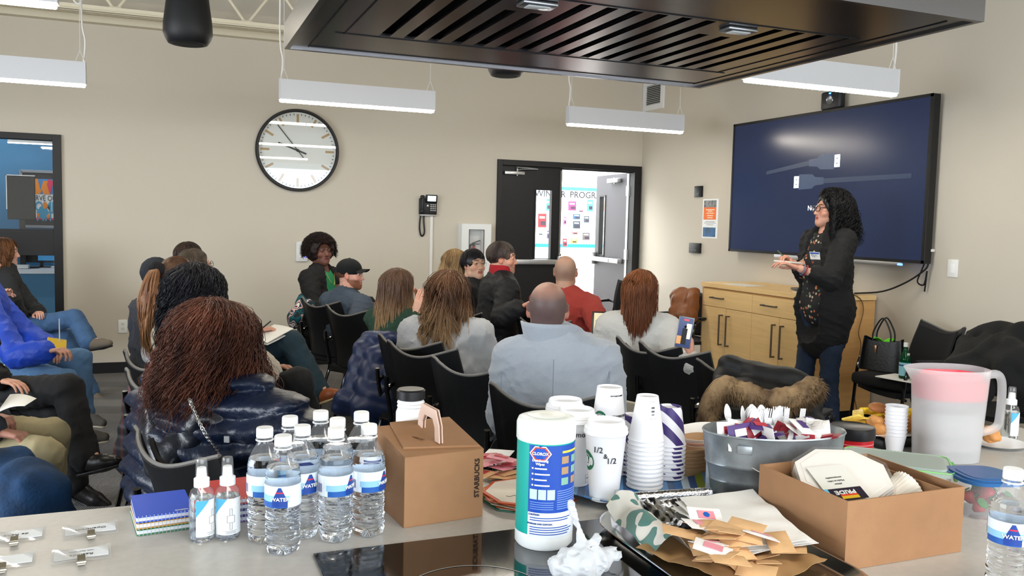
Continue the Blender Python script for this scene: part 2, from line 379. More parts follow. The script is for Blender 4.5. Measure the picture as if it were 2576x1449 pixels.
# ------------------------------------------------------------------ spiral duct
t = thing('air_duct', 'large round cream spiral duct high along the right wall', 'duct', (4.72, 0, 3.55))
mb = MB(); prof = []
for i in range(160):
    z = -2.5+i*.07; prof += [(.30, z), (.30, z+.055), (.308, z+.0625)]
mb.lathe(prof, 40, (0, 0, 0), Matrix.Rotation(-PI/2, 3, 'X')); mb.build('duct_shell', mat('#ddd3bb', .5), t, 30)
mb = MB()
for y in (1.0, 4.0, 7.0): mb.tube([(.31*math.cos(a), y, .31*math.sin(a)) for a in np.linspace(0, 2*PI, 33)[:-1]], .008, 6, closed=True); mb.cyl((0, y, .31), (0, y, .85), .006)
mb.build('hanger', creamm, t)
# ------------------------------------------------------------------ left window (sidelight) and the office behind
t = thing('window_1', None, None, (0, BY, 0)); tag(t, kind='structure')
mb = MB(); mb.b2(WX1-.07, WX1, -.03, .12, 0, WZ, .002); mb.b2(WX0, WX0+.06, -.03, .12, 0, WZ, .002); mb.b2(WX0, WX1-.07, -.03, .12, WZ-.055, WZ, .002); mb.b2(WX0, WX1-.07, -.02, .11, 1.10, 1.315, .002); mb.b2(WX0, WX1-.07, -.02, .11, 0, .25, .002)
mb.b2(WX0+.06, WX1-.08, .02, .05, 1.315, 1.335); mb.build('window_frame', blackm, t, 0)
mb = MB(); mb.b2(WX0+.06, WX1-.075, .04, .046, 1.32, WZ-.055); mb.b2(WX0+.06, WX1-.075, .04, .046, .25, 1.10); mb.build('window_pane', clear_mat('#ffffff', .02, .0), t, 0)
bluew = mat('#3f7ba3', .8, var=.08, vscale=2)
OY = 10.9
w = MB(); w.b2(-4.5, -.3, OY, OY+.1, 0, 3.2); w.b2(-4.6, -4.5, BY+.12, OY, 0, 3.2); w.b2(-.3, -.2, BY+.12, OY, 0, 3.2); struct('wall_office', w, bluew)
struct('ceiling_office', MB().b2(-4.6, -.2, BY+.12, OY+.1, 3.2, 3.3), mat('#c9c4b5', .8)); struct('floor_office', MB().b2(-4.6, -.2, BY+.12, OY+.1, -.1, 0), mat('#47464a', .9))
t = thing('ceiling_light', 'bright linear light glowing behind the window glass', 'light', (0, OY-.35, 2.225))
a = ony(20, 352, OY-.35); b = ony(131, 358, OY-.35)
MB().b2(a[0], b[0]+.1, -.03, .03, 0, .07, .004).build('housing', whitem, t, 0); MB().b2(a[0], b[0]+.1, -.028, .028, -.008, -.0005).build('diffuser', mat('#ffffff', .5, emit=6), t, 0)
MB().cyl((a[0]+.05, 0, .07), (a[0]+.05, 0, .89), .002, n=5).cyl((b[0], 0, .07), (b[0], 0, .89), .002, n=5).build('cable', whitem, t)
# poster on the office wall
Y = OY-.012; pl = ony(52, 430, Y); pr = ony(141, 571, Y)
pw, ph = 1.02, pl[2]-pr[2]; px0 = pl[0]
t = thing('framed_poster', 'black framed poster on blue wall behind the window with big coloured letters', 'poster', (px0+pw/2, Y, (pl[2]+pr[2])/2))
mb = MB()
for s in (-1, 1): mb.b2(s*pw/2-.015, s*pw/2+.015, -.01, .012, -ph/2, ph/2, .002); mb.b2(-pw/2, pw/2, -.01, .012, s*ph/2-.015, s*ph/2+.015, .002)
mb.build('frame', mat('#8a8f96', .4, .5), t, 0); MB().b2(-pw/2, pw/2, -.002, .01, -ph/2, ph/2).build('mat_board', mat('#2c2b30', .6), t, 0)
q0, q1 = -.27, .36  # artwork on the visible part
MB().b2(q0, q1, -.004, -.002, -ph/2+.08, ph/2-.08).build('print', mat('#ecebe6', .6), t, 0)
def flat(parent, name, poly, m, y, th=.0015):
    mb = MB(); mb.prism(poly, 0, th, Matrix.Translation((0, y, 0)) @ RX90); return mb.build(name, m, parent, 0)
orange = mat('#f08a1d', .6); pink = mat('#e0325a', .6); teal = mat('#3a9cc0', .6)
zt = ph/2-.08
MB().b2(q0, q1, -.005, -.004, zt-.17, zt).build('letter_band', mat('#3f86c0', .6), t, 0)
flat(t, 'letter', [(-.27, zt), (-.2, zt), (-.16, zt-.13), (-.12, zt-.02), (-.06, zt-.02), (-.02, zt-.17), (-.12, zt-.17), (-.14, zt-.12), (-.17, zt-.17), (-.26, zt-.17)], orange, -.006)
flat(t, 'letter', [(-.05, zt), (.03, zt-.02), (-.03, zt-.17), (-.07, zt-.06)], pink, -.0075)
text(t, 'E', .19, Matrix.Translation((.12, -.0075, zt-.085)) @ RX90, blk2, 'lettering')
text(t, 'RVE OUR', .085, Matrix.Translation((-.06, -.0075, zt-.215)) @ RX90, mat('#1c2630', .6), 'lettering')
text(t, 'OMM', .15, Matrix.Translation((-.07, -.0075, zt-.31)) @ RX90, teal, 'lettering', bold=.02)
text(t, 'NITY', .15, Matrix.Translation((-.06, -.0075, zt-.42)) @ RX90, teal, 'lettering', bold=.02)
mb = MB(); mb.b2(q0, q1, -.006, -.004, -ph/2+.08, -ph/2+.10); mb.build('strip', pink, t, 0)
for i, (x, z, r, m) in enumerate(((-.13, -ph/2+.16, .07, teal), (-.1, -ph/2+.24, .035, orange), (.07, -ph/2+.2, .055, blk2), (.09, -ph/2+.17, .035, orange), (-.2, -ph/2+.13, .02, orange), (-.06, -ph/2+.12, .02, orange))):
    flat(t, 'printed_figure', [(x+r*math.cos(k/8*PI), z+r*1.1*math.sin(k/8*PI)) for k in range(16)], m, -.008-i*.0006)
for o_ in t.children:
    if o_.name.split('.')[0] not in ('frame', 'mat_board'): o_.location.x -= .206; o_.scale = (.7, 1, 1)
# back of a monitor on the office desk and the desk counter
Y = 9.75; ml = ony(17, 441, Y); mr = ony(90, 553, Y); mw = mr[0]-ml[0]; mh = ml[2]-mr[2]
DZc = .93
t = thing('office_display', 'black upright display panel with silver edge in front of the poster', 'display', ((ml[0]+mr[0])/2, Y, DZc))
zc = (ml[2]+mr[2])/2-DZc
MB().box((0, 0, zc), (mw, .03, mh), bev=.004).build('panel', blk2, t, 0); MB().b2(-mw/2-.008, -mw/2, -.01, .014, zc-mh/2+.1, zc+mh/2+.008).b2(-mw/2-.008, mw/2, -.01, .014, zc+mh/2, zc+mh/2+.008).build('silver_edge', alum, t, 0)
MB().box((0, 0, .006), (.3, .2, .012), bev=.003).box((0, .03, zc/2), (.05, .02, zc)).build('stand', blk2, t, 0)
t = thing('reception_counter', 'blue office counter with white top seen through the lower pane', 'counter', (-2.0, 9.75, 0))
MB().b2(-1.2, 1.25, -.28, .3, 0, DZc-.04).build('body', mat('#4a7896', .8), t, 0); MB().b2(-1.25, 1.3, -.32, .33, DZc-.04, DZc, .004).build('countertop', mat('#dfe4e6', .4), t, 0)
t = thing('desk_monitor', 'dark computer monitor with blue screen on office counter', 'monitor', (-1.22, 9.85, DZc))
MB().b2(-.15, .22, -.015, .015, .05, .26, .003).build('bezel', blk2, t, 0); MB().b2(0, .2, -.018, -.0155, .07, .19).build('screen', mat('#2f6f9c', .4, emit=.5), t, 0); MB().box((.03, 0, .004), (.16, .12, .008)).box((.03, 0, .03), (.03, .02, .06)).build('stand', blk2, t, 0)
t = thing('paper_stack', 'white folded papers lying on the office counter', 'papers', (-1.34, 9.6, DZc)); MB().box((0, 0, .02), (.14, .1, .035), bev=.006).build('sheets', whitem, t)
tag(MB().b2(-1.62, -1.52, 9.75, 9.78, DZc, DZc+.16).build('brochure_card', mat('#e9e2dc', .5), None, 0), 'white card standing on the office counter beside the monitor', 'card')
# ------------------------------------------------------------------ double door
t = thing('door_1', None, None, (0, BY, 0)); tag(t, kind='structure')
mb = MB(); mb.b2(DX0, DX0+.055, -.03, .15, 0, DZ, .002); mb.b2(DX1-.09, DX1, -.03, .15, 0, DZ, .002); mb.b2(DX0+.055, DX1-.09, -.03, .15, DZ-.06, DZ, .002); mb.b2(DX0+.055, DX1-.09, .03, .1, DZ-.075, DZ-.06)
mb.build('door_frame', blackm, t, 0)
LX0, LX1 = DX0+.06, 4.13
mb = MB(); gx0, gx1, gz0, gz1 = 3.815, 4.005, 1.10, 1.865; y0, y1 = .02, .065
mb.b2(LX0, gx0-.02, y0, y1, .01, 2.11); mb.b2(gx1+.02, LX1, y0, y1, .01, 2.11); mb.b2(gx0-.02, gx1+.02, y0, y1, .01, gz0-.02); mb.b2(gx0-.02, gx1+.02, y0, y1, gz1+.02, 2.11)
mb.build('closed_leaf', blackm, t, 0)
mb = MB(); 
for a, b, c, d in ((gx0-.02, gx0, gz0-.02, gz1+.02), (gx1, gx1+.02, gz0-.02, gz1+.02), (gx0, gx1, gz0-.02, gz0), (gx0, gx1, gz1, gz1+.02)): mb.b2(a, b, y0-.008, y1+.008, c, d)
mb.build('lite_frame', blk2, t, 0); MB().b2(gx0, gx1, .04, .045, gz0, gz1).build('glass', clear_mat('#ffffff', .02, 0), t, 0)
mb = MB(); mb.box((3.42, -.02, 1.065), (.04, .05, .07), bev=.006).box((3.78, -.035, 1.065), (.7, .035, .055), bev=.006).box((4.1, -.03, 1.07), (.05, .06, .12), bev=.008); mb.build('panic_bar', alum, t, 30)
MB().b2(LX1-.028, LX1-.012, .005, .02, .02, 2.09).box((LX1-.02, 0, 1.12), (.03, .04, .08), bev=.004).build('latch_rod', mat('#8c8983', .35, .9), t, 30)
mb = MB(); mb.box((3.535, -.005, 2.04), (.235, .05, .035), bev=.004); mb.cyl((3.57, -.01, 2.01), (3.57, -.01, 2.09), .01, n=10); mb.tube([(3.57, -.015, 2.075), (3.62, -.03, 2.085), (3.8, -.05, 2.09)], .006, 6); mb.tube([(3.56, -.01, 2.105), (3.68, -.04, 2.1), (3.8, -.05, 2.09)], .006, 6); mb.build('closer', alum, t, 30)
# open leaf, swung out into the hall
HX, HYL = DX1-.095, .13; an = math.radians(94)
ol = thing('open_leaf', None, None, (HX, HYL, 0)); ol.parent = t; ol.rotation_euler = (0, 0, -an)
# local: leaf spans x from -.9 to 0, room face towards -y
dgrey = mat('#38353a', .5); mb = MB(); g0, g1 = -.79, -.60
mb.b2(-.9, g0, 0, .045, .01, 2.11); mb.b2(g1, 0, 0, .045, .01, 2.11); mb.b2(g0, g1, 0, .045, .01, gz0); mb.b2(g0, g1, 0, .045, gz1, 2.11); mb.build('leaf_panel', dgrey, ol, 0)
mb = MB()
for a, b, c, d in ((g0, g0+.02, gz0, gz1), (g1-.02, g1, gz0, gz1), (g0+.02, g1-.02, gz0, gz0+.02), (g0+.02, g1-.02, gz1-.02, gz1)): mb.b2(a, b, -.008, .053, c, d)
mb.build('lite_frame', blk2, ol, 0); MB().b2(g0+.02, g1-.02, .02, .025, gz0+.02, gz1-.02).build('glass', clear_mat('#ffffff', .02, 0), ol, 0)
mb = MB(); mb.box((-.45, -.055, 1.065), (.78, .035, .055), bev=.006).box((-.86, -.035, 1.07), (.06, .07, .16), bev=.02).box((-.08, -.03, 1.065), (.04, .06, .06), bev=.006).box((-.35, -.075, 1.065), (.08, .006, .045)); mb.build('panic_bar', alum, ol, 30)
MB().box((-.3, -.035, 2.03), (.3, .06, .05), bev=.006).cyl((-.3, -.03, 1.99), (-.3, -.03, 2.07), .012, n=10).build('closer', alum, ol, 30)
mb = MB(); mb.b2(-.002, .004, .0, .045, .02, 2.1)
for z in (.3, 1.15, 1.9): mb.b2(-.01, .02, -.012, .05, z-.06, z+.06); mb.cyl((.012, -.014, z-.06), (.012, -.014, z+.06), .008, n=8)
mb.build('hinge', mat('#c4c5c4', .4, .6), t, 30).location = (HX, HYL-.04, 0)
# ------------------------------------------------------------------ hall beyond the door
hw = mat('#f1f3f4', .7); HY = 11.8
w = MB(); w.b2(1.0, 9.0, HY, HY+.1, 0, 3.3); w.b2(8.9, 9.0, BY+.12, HY, 0, 3.3); w.b2(.9, 1.0, BY+.12, HY, 0, 3.3); w.b2(RX+.1, 9.0, BY+.02, BY+.12, 0, 3.3); struct('wall_hall', w, hw)
struct('ceiling_hall', MB().b2(.9, 9, BY+.12, HY+.1, 3.3, 3.4), hw); struct('floor_hall', MB().b2(.9, 9, BY+.1, HY+.1, -.1, 0), mat('#cdc6bb', .35))
struct('baseboard_hall', MB().b2(1, 8.9, HY-.014, HY, 0, .12), blackm)
bz0, bz1 = 1.138, 2.053; bx0, bx1 = 4.6, 7.4
t = thing('bulletin_board', 'bright white hall bulletin board with blue scalloped border and flyers', 'bulletin board', ((bx0+bx1)/2, HY-.03, 0)); hwid = (bx1-bx0)/2
MB().b2(-hwid, hwid, 0, .025, bz0, bz1+.02).build('board', mat('#f4f6f6', .7), t, 0)
def scallop(z, up, m, nm):
    mb = MB(); poly = [(-hwid, z)]; n = 60
    for i in range(n*4+1): poly.append((-hwid+2*hwid*i/(n*4), z+up*(.045+.012*abs(math.sin(i/4*PI)))))
    poly.append((hwid, z)); mb.prism(poly, 0, .003, Matrix.Translation((0, 0, 0)) @ RX90); return mb.build(nm, m, t, 0)
scallop(bz0, 1, mat('#1b93c9', .6), 'border'); scallop(bz1, -1, mat('#35c3b8', .6), 'border')
xc = (bx0+bx1)/2
for w_, x_ in (('WINTER', 1343), ('PROGRAMS', 1431)): text(t, w_, .135, Matrix.Translation((ony(x_, 487, HY)[0]-xc, -.006, 1.935)) @ RX90, mat('#15181d', .7), 'lettering', align='LEFT', bold=.01)
fl = [((1428, 506, 1452, 530), '#cf2f5b'), ((1452, 525, 1470, 534), '#df6a8a'), ((1476, 502, 1494, 532), '#3fbfa0'), ((1440, 538, 1462, 552), '#2c4a66'), ((1440, 556, 1462, 575), '#26323c'), ((1468, 543, 1484, 560), '#3a4148'), ((1436, 580, 1456, 590), '#c8605e'), ((1464, 585, 1486, 604), '#4f4a4a'), ((1434, 600, 1454, 612), '#e3c53a'), ((1415, 600, 1428, 620), '#c92f38'), ((1417, 545, 1426, 565), '#c94a70'),
      ((1352, 537, 1377, 572), '#8c1f22'), ((1374, 500, 1384, 530), '#38a884'), ((1376, 580, 1384, 600), '#4a3a66'), ((1350, 583, 1368, 592), '#8cc7b2'), ((1520, 505, 1526, 530), '#d8663a')]
for (a, b_, c, d), cl in fl:
    p = ony(a, b_, HY-.04); q = ony(c, d, HY-.04); f = thing('flyer', None, None)
    bpy.data.objects.remove(f)
    mb = MB(); cx, cz, ww, hh = (p[0]+q[0])/2-xc, (p[2]+q[2])/2, abs(q[0]-p[0])*.8, abs(p[2]-q[2])
    mb.m(0).b2(cx-ww/2, cx+ww/2, -.006, -.001, cz-hh/2, cz+hh/2); mb.m(1).b2(cx-ww*.35, cx+ww*.3, -.007, -.006, cz+hh*.15, cz+hh*.3); mb.m(2).b2(cx-ww*.2, cx+ww*.4, -.007, -.006, cz-hh*.35, cz-hh*.05)
    mb.build('flyer', [mat(cl, .6), mat('#f3f1ec', .6), mat('#2b2230', .6)], t, 0)
t = thing('hall_bench', 'wooden hall bench with grey cushion on black legs', 'bench', (5.9, HY-.35, 0))
MB().b2(-1.3, 1.3, -.3, .3, .40, .44, .005).build('seat_board', mat('#c79d6c', .5), t, 0); MB().b2(-1.3, 1.3, -.28, .3, .44, .56, .03).build('cushion', mat('#a39ea4', .9), t, 40)
for x in (-1.2, -.05, 1.2): MB().b2(x-.02, x+.02, -.25, .25, .0, .4).build('leg', blackm, t, 0)
# ------------------------------------------------------------------ pendant lights
fix = mat('#d9dadd', .45); glow = mat('#fff6e6', .5, emit=50)
def coil(mb, x, y, z, r, n=2):
    P = [(x+r*math.cos(a)*.7, y, z+r*math.sin(a)*1.5) for a in np.linspace(0, 2*PI*n, 14*n)]; mb.tube(P, .006, 6)
def pendant(x0, x1, y, z, label, cord='L', coilz=None):
    L = (x1-x0)/2; t = thing('pendant_light', label, 'light', ((x0+x1)/2, y, z), group='suspended linear lights')
    mb = MB(); mb.b2(-L, L, -.03, -.024, 0, .15).b2(-L, L, .024, .03, 0, .15).b2(-L, L, -.024, .024, .05, .15).b2(-L-.006, -L, -.032, .032, -.002, .152, .001).b2(L, L+.006, -.032, .032, -.002, .152, .001)
    mb.build('housing', fix, t, 0); MB().b2(-L, L, -.026, .026, -.020, .01, .008).build('diffuser', glow, t, 0)
    for s in (-1, 1):
        x = s*(L-.03); MB().tube([(x-.03, 0, .15), (x, 0, .23), (x, 0, CH-z)], .0022, 5).tube([(x+.03, 0, .15), (x, 0, .23)], .0022, 5).build('suspension_cable', whitem, t)
    mb = MB(); x = (-1 if cord == 'L' else 1)*(L-.01); mb.tube([(x, .01, .15), (x+.012, .01, .3), (x-.01, .01, .55), (x+.01, .01, CH-z)], .0065, 8, sub=5)
    if coilz: coil(mb, x-.03, .015, coilz, .05)
    mb.build('power_cord', mat('#f2efe8', .5), t)
pendant(.79, 1.99, 6.7, 2.38, 'white linear pendant light hanging above and right of the wall clock', 'L', 1.0)
pendant(-1.72, -.52, 6.68, 2.38, 'white linear pendant light above the left window', 'R', .62)
pendant(3.28, 4.46, 6.9, 2.38, 'white linear pendant light in front of the black double door', 'L')
pendant(3.18, 4.34, 4.26, 2.38, 'white linear pendant light above the wall screen', 'R')
pendant(-1.6, -.43, 4.18, 2.38, 'white linear pendant light cut off by the top left edge', 'R')
pendant(.80, 1.96, 4.26, 2.38, 'white linear pendant light hidden above the extractor hood', 'R')
# ------------------------------------------------------------------ pendant loudspeakers
def speaker(px, py, z, r, h, label):
    p = onz(px, py, z); t = thing('pendant_speaker', label, 'speaker', tuple(p), group='hanging black loudspeakers')
    MB().lathe([(0, 0), (r*.72, 0), (r*.8, .004), (r*.92, .03), (r, .06), (r*.98, .12), (r*.78, h), (r*.6, h+.03), (0, h+.03)], 36).build('cabinet', mat('#16171a', .55), t, 40)
    MB().lathe([(0, -.004), (r*.55, -.003), (r*.7, .002)], 36).build('grille', mat('#0b0c0d', .8, bump=.6, bscale=300), t)
    MB().cyl((0, 0, h+.03), (0, 0, CH-z), .006).build('hanger', blackm, t)
speaker(473, 112, 2.47, .135, .33, 'large black pendant loudspeaker near the ceiling joists'); speaker(1272, 192, 2.56, .135, .33, 'black pendant loudspeaker mostly hidden behind the hood edge')
# ================================================================== EXTRACTOR HOOD
hx0, hx1, hy0, hy1, hz = .262, 1.44, 1.205, 2.14, 1.9
stain = mat('#6f6e70', .2, 1, bump=.02, bscale=3, stretch=(1, 1, 1)); dstain = mat('#37363a', .24, 1)
t = thing('extractor_hood', 'big stainless steel island extractor hood with dark baffle slots overhead', 'hood', ((hx0+hx1)/2, (hy0+hy1)/2, hz))
ax, ay = (hx1-hx0)/2, (hy1-hy0)/2; cx, cy = (hx0+hx1)/2, (hy0+hy1)/2
mb = MB(); th = .012
mb.b2(-ax, ax, -ay, -ay+th, 0, .06).b2(-ax, ax, ay-th, ay, 0, .06).b2(-ax, -ax+th, -ay+th, ay-th, 0, .06).b2(ax-th, ax, -ay+th, ay-th, 0, .06)
mb.build('skirt', mat('#7d7c7e', .22, 1), t, 0)
V = [(-ax, -ay, .06), (ax, -ay, .06), (ax, ay, .06), (-ax, ay, .06), (-.17, -.15, .42), (.17, -.15, .42), (.17, .15, .42), (-.17, .15, .42)]
MB().add(V, [(0, 1, 5, 4), (1, 2, 6, 5), (2, 3, 7, 6), (3, 0, 4, 7)]).b2(-.17, .17, -.15, .15, .42, CH-hz).build('chimney', stain, t, 0)
# underside plate with slots
sx = [-.403+.0556*i+hx0+ax+.0-cx for i in range(0)]
xs = [.448+.0548*i-cx for i in range(16)]; yF, yN, yNs = 1.90-cy, 1.45-cy, 1.555-cy
z0 = .004; mb = MB(); mb.b2(-ax+th, ax-th, -ay+th, yN, z0, z0+.006); mb.b2(-ax+th, ax-th, yF, ay-th, z0, z0+.006)
mb.b2(-ax+th, xs[0]-.012, yN, yF, z0, z0+.006); mb.b2(xs[-1]+.012, ax-th, yN, yF, z0, z0+.006)
sl = MB(); short = (3, 4, 11, 12)
for i, x in enumerate(xs):
    if i < 15: mb.b2(x+.012, xs[i+1]-.012, yN, yF, z0, z0+.006)
    if i in short: mb.b2(x-.012, x+.012, yN, yNs, z0, z0+.006)
    sl.box((x+.006, (yN+yF)/2, z0+.02), (.026, yF-yN, .002), rot=Matrix.Rotation(-.9, 3, 'Y'))
mb.build('underside_plate', stain, t, 0); sl.build('baffle_slats', mat('#55555c', .25, 1), t, 0)
MB().b2(-ax+th, ax-th, -ay+th, ay-th, .05, .056).build('filter_box', mat('#050506', .9), t, 0)
mb = MB()
for x in (.635, 1.082):
    l = MB().b2(x-cx-.035, x-cx+.035, 1.48-cy-.02, 1.48-cy+.02, -.004, z0, .003).build('lamp', mat('#8f9194', .3, .9), t, 30)
    MB().b2(x-cx-.022, x-cx+.022, 1.48-cy-.012, 1.48-cy+.012, -.006, -.004, .001).build('lens', mat('#cfd6da', .15), l, 30)
mb = MB()
for (a, b, c, d) in ((-ax+.08, ax-.08, yN-.012, yN-.010), (-ax+.08, ax-.08, yF+.012, yF+.014), (-ax+.1, -ax+.102, yN-.01, yF+.012), (ax-.102, ax-.1, yN-.01, yF+.012), (-ax+.05, -ax+.052, -ay+.04, ay-.04), (ax-.052, ax-.05, -ay+.04, ay-.04), (-ax+.05, ax-.05, ay-.05, ay-.048)): mb.b2(a, b, c, d, z0-.0015, z0)
mb.build('seam', mat('#1d1d20', .4, .8), t, 0)
# ================================================================== WALL THINGS
def on_back(px, py, y=BY): return ony(px, py, y)
# clock
c = on_back(748, 379); R0 = .405
t = thing('wall_clock', 'huge round white wall clock with black rim and tan hour marks', 'clock', (c[0], BY, c[2]))
ax_ = Matrix.Rotation(PI/2, 3, 'X')
MB().lathe([(R0-.03, 0), (R0, 0), (R0, .05), (R0-.008, .062), (R0-.022, .062), (R0-.03, .052), (R0-.03, .03)], 72, axis=ax_).build('rim', blackm, t, 40)
MB().lathe([(0, .02), (R0-.025, .02)], 72, axis=ax_).lathe([(0, 0.001), (R0-.025, 0.001), (R0-.025, .02)], 72, axis=ax_).build('dial', mat('#dfe3df', .5), t, 40)
mb = MB(); mk = MB()
for i in range(60):
    a = i*PI/30
    r, l, w_ = (R0-.09, .085, .011) if i % 5 == 0 else (R0-.052, .016, .0065)
    M_ = Matrix.Translation((0, -.022, 0)) @ Matrix.Rotation(a, 4, 'Y')
    (mb if i % 5 == 0 else mk).at(M_).box((0, 0, r), (w_*2 if i % 5 == 0 else w_, .002, l))
mb.build('hour_mark', mat('#b09468', .5), t, 0); mk.build('minute_mark', blk2, t, 0)
hh = MB(); a1 = math.radians(-39); a2 = math.radians(-70.0)
def hand(a, L, w_, y, nm):
    mb = MB().at(Matrix.Rotation(a, 4, 'Y')); mb.box((0, y, L/2-.045), (w_, .003, L+.09)); mb.build(nm, mat('#1b211f', .5), t, 0)
hand(a1, .31, .008, -.03, 'minute_hand'); hand(a2, .2, .016, -.026, 'hour_hand')
MB().lathe([(0, .032), (.014, .032), (.014, .022)], 20, axis=ax_).build('hub', blackm, t)
MB().lathe([(0, .05), (R0-.03, .05), (R0-.03, .047), (0, .047)], 72, axis=ax_).build('glass', clear_mat('#ffffff', .015, 0), t, 40)
# telephone
p = on_back(1075, 515); t = thing('wall_telephone', 'black desk-style telephone mounted on the wall with lit screen', 'telephone', (p[0], BY, p[2]))
W2 = .105
MB().box((0, -.02, -.02), (.19, .04, .17), bev=.008).build('body', mat('#1b1c1f', .5), t, 40)
MB().box((.03, -.05, .062), (.125, .022, .085), bev=.006, rot=Matrix.Rotation(.15, 3, 'X')).build('screen_housing', blk2, t, 40)
MB().box((.03, -.0635, .064), (.09, .002, .055), rot=Matrix.Rotation(.15, 3, 'X')).build('screen', mat('#bfeaf5', .3, emit=2.0), t, 0)
mb = MB()
for i in range(3):
    for j in range(4): mb.box((.03+.022*i, -.042, -.0-.02*j), (.013, .004, .010), bev=.001)
mb.build('keypad', mat('#d8d8d6', .5), t, 30)
MB().box((-.008, -.043, -.012), (.02, .006, .02), bev=.002).build('navigation_key', alum, t, 30)
mb = MB(); mb.box((-.068, -.055, .0), (.03, .028, .16), bev=.01).box((-.068, -.05, .075), (.045, .04, .045), bev=.014).box((-.068, -.05, -.07), (.045, .04, .045), bev=.014); mb.build('handset', mat('#121315', .45), t, 50)
MB().b2(-.09, .09, -.042, -.0, -.118, -.104, .003).build('stand', alum, t, 30)
mb = MB(); P = [(-.075, -.03, -.09), (-.082, -.02, -.15), (-.085, -.014, -.25), (-.072, -.014, -.315), (-.052, -.014, -.33), (-.032, -.014, -.29), (-.04, -.014, -.18), (-.04, -.01, -.11)]
mb.tube(P, .0085, 8, sub=6); mb.build('cord', blk2, t)
tag(MB().b2(p[0]+.03, p[0]+.06, BY-.018, BY, .1, p[2]-.12, .002).build('cable_raceway', mat('#e6e4de', .5), None, 0), 'white vertical cable raceway running down the wall from the telephone', 'conduit')
# fire extinguisher cabinet
a = on_back(1147, 562); b = on_back(1229, 735); w_, h_ = .335, .66; cxx = (a[0]+b[0])/2; zt = a[2]
t = thing('extinguisher_cabinet', 'white wall cabinet with a glazed door beside the black double door', 'cabinet', (cxx, BY, zt-h_))
mb = MB(); d = .12; mb.b2(-w_/2, w_/2, -d, 0, h_-.07, h_).b2(-w_/2, w_/2, -d, 0, 0, .07).b2(-w_/2, -w_/2+.085, -d, 0, .07, h_-.07).b2(w_/2-.085, w_/2, -d, 0, .07, h_-.07).b2(-w_/2+.08, w_/2-.08, -.01, -.001, .07, h_-.07)
mb.build('box', mat('#e9ebe9', .5), t, 0)
mb = MB(); 
for s in (-1, 1): mb.b2(s*.083-.0035, s*.083+.0035, -d-.006, -d, .06, h_-.06); mb.b2(-.083, .083, -d-.006, -d, (h_/2)+s*(h_/2-.063)-.0035, (h_/2)+s*(h_/2-.063)+.0035)
mb.build('door_frame', mat('#55585c', .4, .6), t, 0); MB().b2(-.08, .08, -d+.002, -d+.005, .07, h_-.07).build('glass', clear_mat('#ffffff', .03, .04), t, 0)
e = thing('fire_extinguisher', 'red fire extinguisher behind glass in the white cabinet', 'fire extinguisher', (cxx-.005, BY-.06, zt-h_+.072))
MB().lathe([(0, 0), (.042, 0), (.045, .01), (.045, .27), (.035, .31), (.018, .33), (.014, .345)], 24).build('cylinder', mat('#b3161d', .3), e, 40)
MB().cyl((0, 0, .34), (0, 0, .38), .014, n=12).box((.025, -.0, .395), (.09, .02, .012), rot=Matrix.Rotation(-.35, 3, 'Y')).box((.02, 0, .372), (.08, .018, .01)).build('valve_handle', mat('#2a2a2c', .4, .6), e, 30)
MB().tube([(-.01, 0, .365), (-.045, 0, .35), (-.052, 0, .2), (-.045, -.02, .06)], .008, 8, sub=5).build('hose', blk2, e); MB().b2(-.035, .02, -.052, -.05, .19, .27).build('inspection_tag', whitem, e, 0)
# thermostat-like box, outlet
a = on_back(745, 607); b = on_back(772, 658)
t = thing('wall_sensor', 'small white wall device with bluish light just left of the curly haired woman', 'wall device', ((a[0]+b[0])/2, BY, (a[2]+b[2])/2))
MB().box((0, -.015, 0), (.115, .03, .2), bev=.006).build('cover', mat('#dcdcda', .4), t, 30); MB().box((.01, -.031, .02), (.07, .002, .1)).build('face', mat('#bfc4c6', .3), t, 0); MB().box((.03, -.031, -.055), (.03, .003, .008)).build('status_light', mat('#5a50ff', .3, emit=2), t, 0)
p = on_back(309, 821); t = thing('power_outlet', 'white double power outlet low on the back wall', 'outlet', (p[0], BY, p[2]))
MB().box((0, -.004, 0), (.078, .008, .125), bev=.003).build('cover_plate', mat('#eff0ee', .4), t, 30)
mb = MB()
for s in (-1, 1):
    for x in (-.007, .007): mb.box((x, -.0085, s*.022+.004), (.002, .001, .008))
    mb.cyl((0, -.0082, s*.022-.009), (0, -.009, s*.022-.009), .0025, n=8)
mb.build('socket', blk2, t, 0)
for s in (-1, 1): MB().box((0, -.0078, s*.022), (.034, .002, .03), bev=.0009).build('socket_face', mat('#e2e3e1', .4), t, 0)
# right wall things: local -x faces the room
def rwall(px, py, X=RX): return onx(px, py, X)
def rthing(name, label, cat, px, py): p = rwall(px, py); return thing(name, label, cat, (RX, p[1], p[2]), -PI/2), p   # local -y faces -x world, local +x -> -y world
a = rwall(1621, 223); b = rwall(1672, 273); t = thing('air_vent', 'white louvred air vent high in the room corner', 'vent', (RX, (a[1]+b[1])/2-.0, (a[2]+b[2])/2+.04), -PI/2)
vw, vh = .44, .34
mb = MB(); 
for s in (-1, 1): mb.b2(s*(vw/2-.03)-.03, s*(vw/2-.03)+.03, -.02, 0, -vh/2, vh/2).b2(-vw/2+.06, vw/2-.06, -.02, 0, s*(vh/2-.03)-.03, s*(vh/2-.03)+.03)
mb.build('frame', mat('#e8e9e9', .4), t, 0); mb = MB()
for i in range(11): mb.box((0, -.012, -vh/2+.07+i*.02), (vw-.12, .016, .002), rot=Matrix.Rotation(.7, 3, 'X'))
mb.build('louvres', mat('#dcdddd', .4), t, 0); MB().b2(-vw/2+.06, vw/2-.06, -.004, -.001, -vh/2+.06, vh/2-.06).build('opening', blk2, t, 0)
